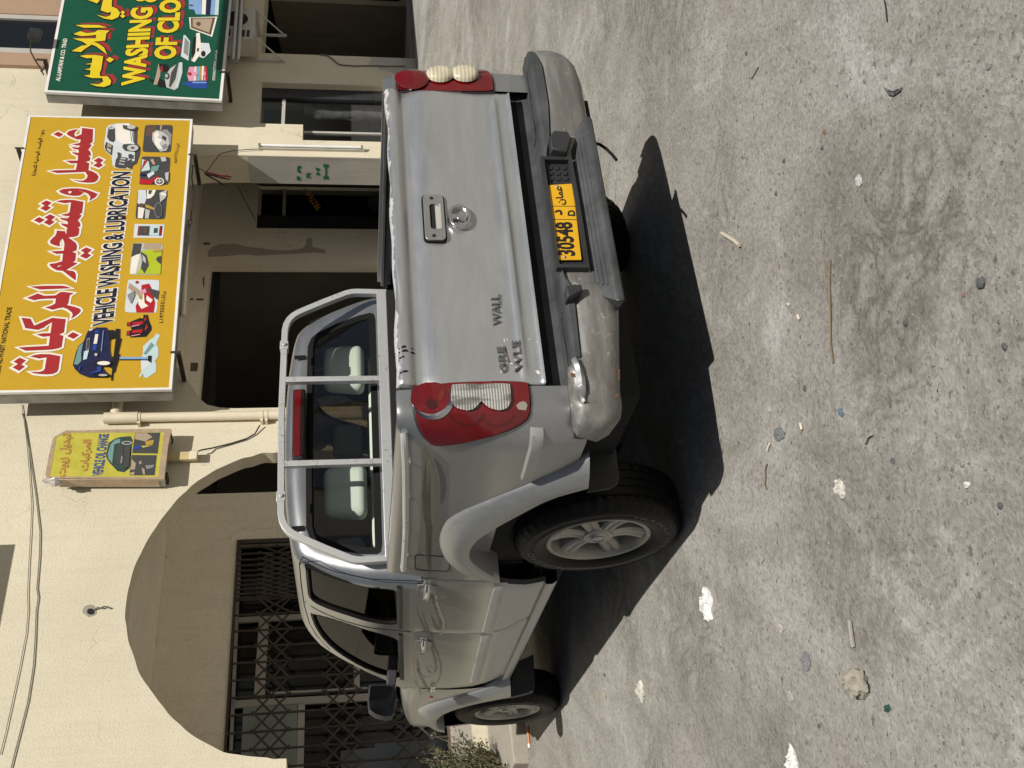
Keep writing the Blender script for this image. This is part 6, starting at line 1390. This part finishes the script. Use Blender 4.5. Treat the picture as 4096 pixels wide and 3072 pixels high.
# tube lamp upright on the wall
q0, q1 = bp(1041, 582, .06), bp(1445, 597, .06)
at = (q0.x, -.06, q1.z); o, A = bthing('tube_lamp', 'white fluorescent tube lamp fixed upright on the sunlit wall strip', 'lamp', at)
def R3(t, e, z): return Vector((t, -e, z))-A
mb = MB(); mb.box(q0.x-.028-A.x, q0.x+.004-A.x, -.04-A.y, -.001-A.y, q1.z-.05-A.z, q0.z+.02-A.z); mb.build('batten', M('lamp_batten', (.45, .44, .36), .5), o, bevel=.004)
mb = MB(); mb.tube([R3(q0.x+.004, .062, q1.z), R3(q0.x+.004, .062, q0.z)], .019, 12); mb.build('tube', M('white_glass_tube', (.85, .86, .86), .2), o)
for z in (q1.z-.01, q0.z+.01):
    mb = MB(); mb.box(q0.x-.02-A.x, q0.x+.026-A.x, -.085-A.y, -.035-A.y, z-.014-A.z, z+.014-A.z); mb.build('end_cap', MAT['steel'], o)
# tube lamp under the yellow sign
q0, q1 = bp(742, 905, .34), bp(722, 1262, .34)
at = (q1.x, -.34, q1.z); o, A = bthing('tube_lamp', 'pale tube lamp lying along the underside of the yellow sign', 'lamp', at)
mb = MB(); mb.tube([R3(q1.x, .34, q1.z-.03), R3(q0.x, .34, q0.z-.03)], .028, 12); mb.build('tube', MAT['white_plastic'], o)
mb = MB(); mb.box(0, q0.x-A.x, -.03, .03, q1.z-A.z+.0, q0.z-A.z+.05); mb.build('batten', MAT['sign_box'], o)
# floodlight above the green sign
q = bp(140, 165, .62); at = (q.x, -.62, q.z-.15); o, A = bthing('floodlight', 'small black floodlight on a bent arm above the green sign', 'floodlight', at)
c = bp(140, 140, .66)
def rot(v, k): return Vector((v.x*math.cos(k)-v.y*math.sin(k), v.x*math.sin(k)+v.y*math.cos(k), v.z))
mb = MB()
mb.hexa([Vector((-.11, -.03, -.08)), Vector((.11, -.03, -.08)), Vector((.11, .03, -.08)), Vector((-.11, .03, -.08))], [Vector((-.11, -.05, .08)), Vector((.11, -.05, .08)), Vector((.11, .01, .08)), Vector((-.11, .01, .08))])
for k in range(6): mb.box(-.105+.04*k, -.095+.04*k, .012, .05, -.07, .07)
mb.v = [tuple(c-A+Vector(v)) for v in mb.v]; mb.build('lamp_body', MAT['black_plastic'], o, bevel=.004)
mb = MB(); w = [bp(x, y, e) for x, y, e in ((175, 300, .35), (160, 270, .4), (140, 240, .5), (122, 205, .6), (122, 178, .66), (130, 160, .66))]
mb.tube([p-A for p in w], .010, 6); mb.build('arm', MAT['iron'], o)
mb = MB(); w = [bp(x, y, e) for x, y, e in ((195, 290, .45), (178, 272, .42), (165, 285, .1))]; mb.tube([p-A for p in w], .016, 5); mb.build('bracket', MAT['iron'], o)
# air conditioner under the green sign
at = (11.4, -.45, 2.75); o, A = bthing('air_conditioner', 'dusty outdoor air conditioner unit on angle brackets under the green sign', 'air conditioner', at)
AE = .45; a0 = bp(948, 150, AE); a1 = bp(1008, 150, AE)
xl = a0.x; zt, zb = a0.z+.05, a1.z-.02; zc = zt
mb = MB(); mb.box(xl-A.x, xl+.85-A.x, -AE-A.y, -.12-A.y, zb-A.z, zb+.60-A.z); mb.build('casing', M('aged_white_casing', (.52, .49, .43), .6), o, bevel=.012)
mb = MB(); mb.lathe([(0, -.012), (.19, -.012), (.20, -.003), (.0, -.003)], lambda a, b, h: Vector((xl+.50+a-A.x, -AE-A.y+h, zb+.30+b-A.z)), 30); mb.build('fan_opening', MAT['void'], o)
mb = MB()
for k in range(7): mb.box(xl+.03-A.x, xl+.20-A.x, -AE-.008-A.y, -AE-.001-A.y, zb+.06+.07*k-A.z, zb+.10+.07*k-A.z)
mb.build('grille', MAT['dash'], o)
for x in (xl+.05, xl+.75):
    mb = MB(); mb.box(x-A.x, x+.04-A.x, -AE-A.y, -.001-A.y, zb-.04-A.z, zb-.001-A.z); mb.box(x-A.x, x+.04-A.x, -.03-A.y, -.001-A.y, zb-.45-A.z, zb-.0405-A.z)
    mb.tube([(x+.02-A.x, -AE+.02-A.y, zb-.02-A.z), (x+.02-A.x, -.02-A.y, zb-.42-A.z)], .014, 6); mb.build('bracket', MAT['alu'], o)
# second tube under the green sign
q0 = bp(928, 232, .55); at = (q0.x, -.55, q0.z); o, A = bthing('tube_lamp', 'grey double tube lamp along the bottom edge of the green sign', 'lamp', at)
for dz in (0, -.07): 
    mb = MB(); mb.tube([(0, 0, -.02+dz), (2.2, 0, .02+dz)], .024, 10); mb.build('tube', MAT['alu'], o)
mb = MB(); mb.box(0, 2.2, .03, .08, -.09, .03); mb.build('batten', MAT['sign_box'], o)
# cables on the wall
def cable(label, pts, r=.006, mat='cable', cat='cable', par=None):
    P = [bp(x, y, e) for x, y, e in pts]; a = P[0]; at = (a.x, a.y, a.z)
    w = P0+TW*a.x-NW*a.y+Vector((0, 0, a.z)); mb = MB(); mb.tube([p-a for p in P], r, 6)
    o = mb.build('cable', MAT[mat]); o.location = w; o.rotation_euler = (0, 0, PHI); tag(o, label, cat); return o
dn = lambda L, e: [(x, y, e) for x, y in L]
z1 = zo(0, 1600, 1.127)
cable('upper of two thin cables sagging across the cream wall above the arch', dn(z1([(98,20),(105,70),(120,180),(132,320),(143,470),(138,600),(130,740),(124,870),(126,950),(118,1050),(90,1200),(60,1340),(25,1500),(0,1600)]), .012), .0035, 'wire_grey')
cable('lower of two thin cables sagging across the cream wall above the arch', dn(z1([(100,60),(112,100),(135,250),(160,420),(180,590),(178,700),(166,850),(172,890),(163,950),(158,1080),(150,1200),(125,1360),(95,1480),(50,1659)]), .012), .005, 'wire_grey')
cable('twisted black flex hanging from the small yellow sign towards the drain pipe', [(793, 1805, .08), (805, 1800, .09), (850, 1792, .03), (920, 1775, .02), (985, 1755, .02), (1020, 1735, .02), (1040, 1700, .05)], .009)
z4 = zo(700, 0, 1.659)
cable('cable running down the shaded pier beside the garage', [(x, y, .012) for x, y in z4([(960,363),(1010,368),(1050,395),(1085,425),(1110,432),(1200,438),(1300,436),(1400,440),(1530,440)])], .012, 'wire_grey')
cable('sagging wires between the yellow sign and the pier', [(x, y, e) for (x, y), e in zip(z4([(100,1090),(150,1110),(205,1145),(240,1100),(300,1020),(380,1000),(480,992),(565,988)]), (.3, .2, .1, .08, .05, .03, .03, .03))], .006)
cable('straight tie wire slanting down the shaded wall to the porch window', [(x, y, e) for (x, y), e in zip(z4([(418,1238),(450,1300),(500,1400),(535,1460)]), (-1.9, -2, -2.1, -2.2))], .006)
cable('black cable loop hanging below the right end of the yellow sign', [(x, y, .44) for x, y in z4([(118,1100),(112,1180),(125,1280),(118,1360),(105,1440),(112,1480),(95,1500),(85,1470),(100,1455)])], .008)
# red and black frayed wires hanging from the pier
at0 = bp(822, 690, .08); o, A = bthing('frayed_wires', 'bundle of frayed red and black wires hanging from the pier corner', 'wires', (at0.x, at0.y, at0.z))
for k, pts in enumerate(([(200,1140),(240,1150),(300,1165),(375,1175)], [(200,1150),(250,1165),(310,1180),(365,1190)], [(200,1155),(240,1180),(290,1205),(330,1230)], [(200,1150),(245,1180),(300,1215),(320,1228)], [(205,1140),(270,1160),(320,1170),(350,1165)])):
    mb = MB(); mb.tube([bp(x, y, .08+.01*k)-A for x, y in z4(pts)], .010, 5); mb.build('wire', K('carred') if k in (0, 4) else MAT['cable'], o)

# unseen roof on posts, added past the right edge to shade the garage front
at = (12.5, -5.2, 0); o, A = bthing('added_shade_roof', 'added flat roof on thin steel posts, out of view at the right, put in to shade the garage front', 'added_shade_roof', at)
mb = MB(); mb.box(9.15-A.x, 17-A.x, -6.45-A.y, -4.02-A.y, 7.0, 7.12); mb.build('roof_sheet', MAT['alu'], o)
for t, e in ((13.5, 6.2), (16.8, 6.2), (13.5, 4.2), (16.8, 4.2)):
    mb = MB(); mb.tube([(t-A.x, -e-A.y, 0), (t-A.x, -e-A.y, 7.0)], .05, 10); mb.build('post', MAT['steel'], o)

# ================================================================== SHRUBS, LITTER
LEAF = M('dusty_green_leaf', (.115, .125, .065), .75, 0, .35, 9)
TWIG = M('dry_twig', (.20, .16, .10), .9)
def shrub(label, c, h, r, n, seed):
    random.seed(seed); o = empty('shrub', c); tag(o, label, 'shrub', 'dusty shrubs by the step')
    ms, ml = MB(), MB()
    for i in range(n):
        a = random.uniform(0, 6.28); sp = random.uniform(.1, 1)*r; hh = h*random.uniform(.55, 1.05)*(1-.35*sp/r)
        p0 = Vector((math.cos(a)*sp*.25, math.sin(a)*sp*.25, 0)); p2 = Vector((math.cos(a)*sp, math.sin(a)*sp, hh)); p1 = p0.lerp(p2, .5)+Vector((random.uniform(-.04, .04), random.uniform(-.04, .04), .05))
        ms.tube([p0, p1, p2], [.006, .004, .002], 4)
        for k in range(34):
            t = random.uniform(.2, 1.05); p = (p0.lerp(p1, t*2) if t < .5 else p1.lerp(p2, t*2-1))
            p = p+Vector((random.gauss(0, .022), random.gauss(0, .022), random.gauss(0, .018))); d = Vector((random.uniform(-1, 1), random.uniform(-1, 1), random.uniform(-.1, 1))).normalized(); u = d.cross(Vector((random.random(), random.random(), random.random()))).normalized()
            L_, w = random.uniform(.022, .05), random.uniform(.005, .010)
            ml.poly([p, p+d*L_*.5+u*w, p+d*L_, p+d*L_*.5-u*w])
    ms.build('stem', TWIG, o); ml.build('foliage', LEAF, o, smooth=0, weld=False)
def gpt(t, e, z=0): return P0+TW*t+NW*e+Vector((0, 0, z))
shrub('dusty grey-green shrub growing against the porch floor edge, nearest the gate', gpt(-.30, .28, .10), .78, .42, 95, 3)
shrub('dusty shrub with upright twigs by the cream riser', gpt(-.42, .62, .06), .55, .30, 60, 5)
shrub('low dusty shrub beside the end of the concrete step', gpt(-.72, 1.0, 0), .34, .24, 40, 9)
shrub('dusty shrub behind the others at the edge of the yard', gpt(-.75, .5, 0), .62, .36, 70, 11)
random.seed(21)
def item(name, label, cat, P, mats, mb, group=None, rz=0, **kw):
    o = mb.build(name, mats, None, **kw); o.location = P; o.rotation_euler = (0, 0, rz); return tag(o, label, cat, group)
# crumpled paper and plastic: small lumpy sheets traced on the ground
def sheet(name, label, cat, pts, mat, h=.02, curl=1.0):
    q = [gp(x, y) for x, y in pts]; c = sum(q, Vector())/len(q); q = [p-c for p in q]; mb = MB(); rows = []
    q = [Vector(p) for p in resample([tuple(p) for p in q]+[tuple(q[0])], 31)[:-1]]; q = [p*random.uniform(.88, 1.08) for p in q]
    for r in (1, .8, .6, .4, .2, .02):
        ph = random.uniform(0, 6); rows.append([p*r*random.uniform(.94, 1.04)+Vector((0, 0, .003+h*(.5+.5*math.sin(k*.9+ph))*random.uniform(.3, 1)*(1.15-r*.6)+(h*.4*curl if r == 1 and k % 4 == 0 else 0))) for k, p in enumerate(q)])
    mb.grid(rows, closed=True)
    low = [Vector((p.x*.96, p.y*.96, .001)) for p in q]; mb.grid([rows[0], low], closed=True); mb.face([mb.vert(p) for p in low])
    o = mb.build(name, mat, None, smooth=30); o.location = c; return tag(o, label, cat)
PAPER = M('white_paper', (.74, .74, .72), .8, 0, .05); PAPER2 = M('dirty_paper', (.55, .53, .47), .85, 0, .2, 30)
z6 = zo(2300, 2000, 1.2316); z88 = zo(2600, 1000, 1.4786); z77 = zo(2600, 0, 1.4786)
sheet('crumpled_tissue', 'torn white crumpled tissue lying on the ground left of the rear wheel', 'tissue', z6([(650,420),(665,440),(678,470),(690,505),(686,590),(660,600),(640,570),(620,520),(618,480),(640,460)]), PAPER, .02)
sheet('paper_scrap', 'white triangular paper scrap at the left edge of the yard, farthest from the truck', 'paper', z6([(1068,1200),(1085,1225),(1108,1310),(1105,1345),(1070,1340),(1040,1295),(1055,1250)]), PAPER, .014)
sheet('paper_scrap', 'flat white crumpled paper scrap with ragged edges in the open yard behind the truck', 'paper', z88([(1115,1345),(1140,1360),(1155,1390),(1165,1450),(1155,1475),(1110,1440),(1100,1400)]), PAPER2, .014)
sheet('cup_scrap', 'folded fan of printed paper cup lying near the front wheel', 'paper', z6([(330,885),(342,920),(350,960),(338,998),(318,975),(302,930),(312,905)]), PAPER2, .016)
sheet('paper_scrap', 'tiny bright white paper scrap near the bottom of the yard', 'paper', z88([(1875,1370),(1895,1368),(1900,1390),(1888,1408),(1870,1400)]), PAPER, .008)
sheet('plastic_scrap', 'grey oval plastic scrap pressed flat on the ground', 'plastic', z6([(1130,740),(1150,750),(1165,800),(1155,848),(1130,840),(1115,790)]), M('grey_plastic', (.22, .22, .23), .5), .006)
sheet('plastic_scrap', 'small dark green plastic scrap in the dust', 'plastic', z6([(1530,1010),(1550,1005),(1560,1030),(1545,1048),(1528,1040)]), M('green_plastic', (.03, .09, .07), .5), .006)
sheet('plastic_scrap', 'grey transparent plastic scrap near the truck shadow', 'plastic', z88([(740,1060),(770,1040),(803,1080),(800,1110),(760,1135),(735,1110)]), M('grey_film', (.20, .21, .22), .35), .006)
sheet('bottle_cap', 'flat pale grey bottle cap lying in the middle of the yard', 'bottle cap', z77([(1228,1040),(1245,1030),(1260,1050),(1258,1090),(1245,1108),(1226,1095),(1221,1065)]), M('pale_plastic', (.50, .50, .48), .5), .004)
sheet('plastic_scrap', 'small faded blue plastic scrap in the yard', 'plastic', z88([(1115,940),(1135,935),(1150,975),(1140,988),(1122,975)]), M('blue_plastic', (.12, .18, .24), .5), .005)
sheet('shoe_sole_strip', 'curved grey rubber strip half sunk in the ground', 'rubber strip', z77([(1395,520),(1440,550),(1480,530),(1502,515),(1490,540),(1445,570),(1410,555)]), M('grey_rubber', (.13, .13, .13), .7), .008)
sheet('paper_scrap', 'small grey torn paper scrap left of the lump of mortar', 'paper', z6([(1060,935),(1078,945),(1085,995),(1068,990),(1052,970)]), M('grey_paper', (.36, .35, .34), .8), .010)
sheet('leaf_scrap', 'pale grey dry leaf lying beside the tissue', 'leaf', z6([(912,270),(928,265),(934,300),(920,313),(908,295)]), M('grey_leaf', (.34, .34, .34), .7), .005)
sheet('leaf_scrap', 'thin pale dry leaf rim standing in the dust', 'leaf', z6([(1010,602),(1024,610),(1032,640),(1024,658),(1008,640)]), M('pale_leaf', (.42, .40, .36), .7), .007)
# lump of mortar
c = gp(*z6([(1415, 900)])[0]); mb = MB(); mb.blob((0, 0, .018), (.040, .050, .032), 14, 9, .22); item('mortar_lump', 'rough lump of broken mortar lying on the ground', 'stone', c, MAT['concrete'], mb, smooth=20)
# sticks, straws, butts
def stick(name, label, cat, pts, r, mat, zoom):
    q = [gp(x, y, r+.002) for x, y in zoom(pts)]; c = q[0].copy(); mb = MB(); mb.tube([p-c for p in q], r, 6); o = mb.build(name, mat); o.location = c; return tag(o, label, cat)
stick('straw_stalk', 'long thin straight dry stalk lying on the ground', 'stalk', [(1064,55),(1062,200),(1066,400),(1068,560),(1082,668)], .003, TWIG, z88)
stick('twig', 'short pale bone-like stick near the truck shadow', 'twig', [(425,1380),(460,1400),(500,1425),(528,1450)], .008, M('bleached_wood', (.50, .46, .36), .8), z77)
stick('twig', 'thin dark twig at the upper right of the yard', 'twig', [(640,395),(622,430),(598,466)], .002, TWIG, z77)
stick('wire_scrap', 'fine wire scrap curving on the ground near the shadow', 'wire', [(690,1265),(680,1300),(682,1350),(678,1390),(688,1415)], .003, TWIG, z88)
stick('wire_scrap', 'fine dark wire at the right edge of the yard', 'wire', [(1385,0),(1395,50),(1398,90),(1402,125)], .002, MAT['cable'], z77)
stick('plastic_strip', 'narrow flat plastic strip lying left of the mortar lump', 'plastic', [(1352,590),(1358,640),(1365,690),(1372,725)], .006, M('pale_strip', (.33, .31, .28), .6), z6)
stick('root_scrap', 'curled root scrap beside the dusty patch', 'root', [(1310,1088),(1285,1105),(1275,1130),(1268,1140)], .005, M('bleached_root', (.36, .33, .28), .8), z88)
stick('white_thread', 'white thread hanging under the bumper onto the ground', 'thread', [(1365-1310,660)], .001, PAPER, z88) if False else None
CREAM = M('cigarette_paper', (.70, .62, .50), .8)
for pts, lab in (([(706,1145),(692,1185)], 'white cigarette butt nearest the truck shadow'), ([(872,385),(882,410)], 'pale cigarette butt highest in the yard'), ([(888,1025),(897,1062)], 'pale cigarette butt beside the grey plastic film'), ([(815,318),(822,326)], 'tiny yellowish cigarette stub')):
    o = stick('cigarette_butt', lab, 'cigarette butt', pts, .004, CREAM, z88); o['group'] = 'cigarette butts in the yard'
for pts, lab in (([(146,960),(150,975)], 'orange cigarette stub near the printed paper cup'), ):
    o = stick('cigarette_butt', lab, 'cigarette butt', pts, .004, M('orange_filter', (.55, .30, .12), .8), z6); o['group'] = 'cigarette butts in the yard'
# pebbles
PEB = [M('dark_pebble', (.10, .10, .105), .8), M('grey_pebble', (.26, .25, .24), .85), M('brown_pebble', (.22, .13, .09), .85), M('light_pebble', (.34, .33, .31), .8)]
mbp = {}
spots = [(z6, (148,862), .016, 0, 'dark flat stone chip near the front wheel shadow'), (z88, (918,818), .013, 0, 'dark angular stone chip in the open yard'), (z88, (1965,195), .020, 0, 'dark broken stone with a pale face at the foot of the picture'), (z88, (1515,430), .013, 0, 'dark rounded stone at the middle of the dusty patch'), (z88, (1858,268), .009, 2, 'small rust-red stone near the foot of the picture'), (z77, (548,928), .010, 2, 'small brown stone right of the shadow tip'), (z77, (765,1025), .009, 1, 'small grey stone in the middle of the yard'), (z77, (178,850), .010, 3, 'pale stone just beyond the shadow tip'), (z77, (748,1145), .010, 0, 'small dark stone below the grey stone'), (z77, (795,950), .012, 0, 'flat dark stone among the ripples of dust'), (z77, (500,1278), .014, 1, 'blue-grey ring-shaped stone near the twig'), (z88, (710,945), .014, 3, 'pale speckled stone by the edge of the shadow'), (z6, (1340,92), .009, 1, 'small grey stone in the left part of the yard, nearest the tyre'), (z6, (855,103), .010, 3, 'pale stone close to the rear tyre'), (z6, (390,775), .010, 1, 'grey stone chip between the shadow and the printed cup'), (z6, (2098,27), .012, 0, 'dark stone low in the picture'), (z6, (1405,1005), .010, 3, 'pale stone under the mortar lump'), (z6, (1203,1115), .009, 0, 'dark pebble near the left edge'), (z88, (2100,575), .011, 0, 'round dark pebble near the bottom edge'), (z77, (2010,385), .012, 1, 'grey pebble in a sandy patch at right'), (z77, (1925,243), .009, 3, 'whitish pebble in the sandy patch at right'), (z77, (572,315), .011, 0, 'dark clod of earth at upper right'), (z77, (1035,778), .014, 2, 'brown clod of earth in the ripples'), (z77, (1020,875), .010, 0, 'dark pebble under the brown clod'), (z88, (1850,1268), .011, 1, 'grey round pebble near the white scrap'), (z88, (1440,1250), .012, 0, 'dark clod in the lower yard')]
for zz_, p, r, k, lab in spots:
    c = gp(*zz_([p])[0]); r *= .8; mb = MB(); mb.blob((0, 0, r*.12), (r*random.uniform(.8, 1.2), r*random.uniform(.7, 1.1), r*.55), 8, 6, .2)
    item('stone', lab, 'stone', c, PEB[k], mb, 'loose stones on the ground', random.uniform(0, 6), smooth=25)
# grit, too much to count
random.seed(5); mb = MB()
for i in range(5200):
    x = random.uniform(1700, 4090); y = random.uniform(5, 3067)
    if random.random() > (x-1500)/2600: continue
    c = gp(x, y)
    L_ = bl(c); c.z = gh(L_.x, -L_.y); tl_ = w2t(c)
    if c.y > 9 or c.y < 1.2: continue
    r = random.choice((.0012, .0014, .0018, .002, .0026, .0034))
    mb.cur = random.choice((0, 0, 0, 1, 1, 3)); a = random.uniform(0, 6)
    ps = [c+Vector((math.cos(a+k*1.57)*r*random.uniform(.7, 1.3), math.sin(a+k*1.57)*r*random.uniform(.7, 1.3), 0)) for k in range(4)]; t_ = c+Vector((random.uniform(-r, r)*.4, random.uniform(-r, r)*.4, r*random.uniform(.6, 1.1)))
    ids = [mb.vert(p) for p in ps]; tv = mb.vert(t_)
    for k in range(4): mb.face((ids[k], ids[(k+1) % 4], tv))
tag(mb.build('grit', PEB, smooth=0, weld=False), 'fine grit and small gravel scattered over the ground', 'gravel', kind='stuff')
# orange marker and blue-white bag by the step
q = [gp(x, y, .012) for x, y in ((2110, 2905), (2116, 2975))]; c = q[0].copy(); mb = MB(); mb.tube([p-c for p in q], .010, 8); o = mb.build('marker_stick', M('orange_plastic', (.60, .20, .03), .5)); o.location = c; tag(o, 'orange and white plastic stick lying at the foot of the concrete step', 'stick')
mb = MB(); mb.tube([(q[1]-c), (q[1]-c)+(q[1]-q[0]).normalized()*.03], .0115, 8); mb.build('white_cap', PAPER, o)
c = gp(2085, 3055, 0); mb = MB(); mb.blob((0, 0, .06), (.10, .07, .065), 14, 8, .25); o = mb.build('plastic_bag', M('white_blue_bag', (.62, .65, .70), .35, 0, .1, 20), smooth=40); o.location = c; tag(o, 'white and blue crumpled plastic bag at the end of the step', 'bag')
mb = MB(); mb.blob((.02, -.045, .065), (.05, .03, .04), 10, 6, .2); mb.build('blue_print', K('blue'), o)
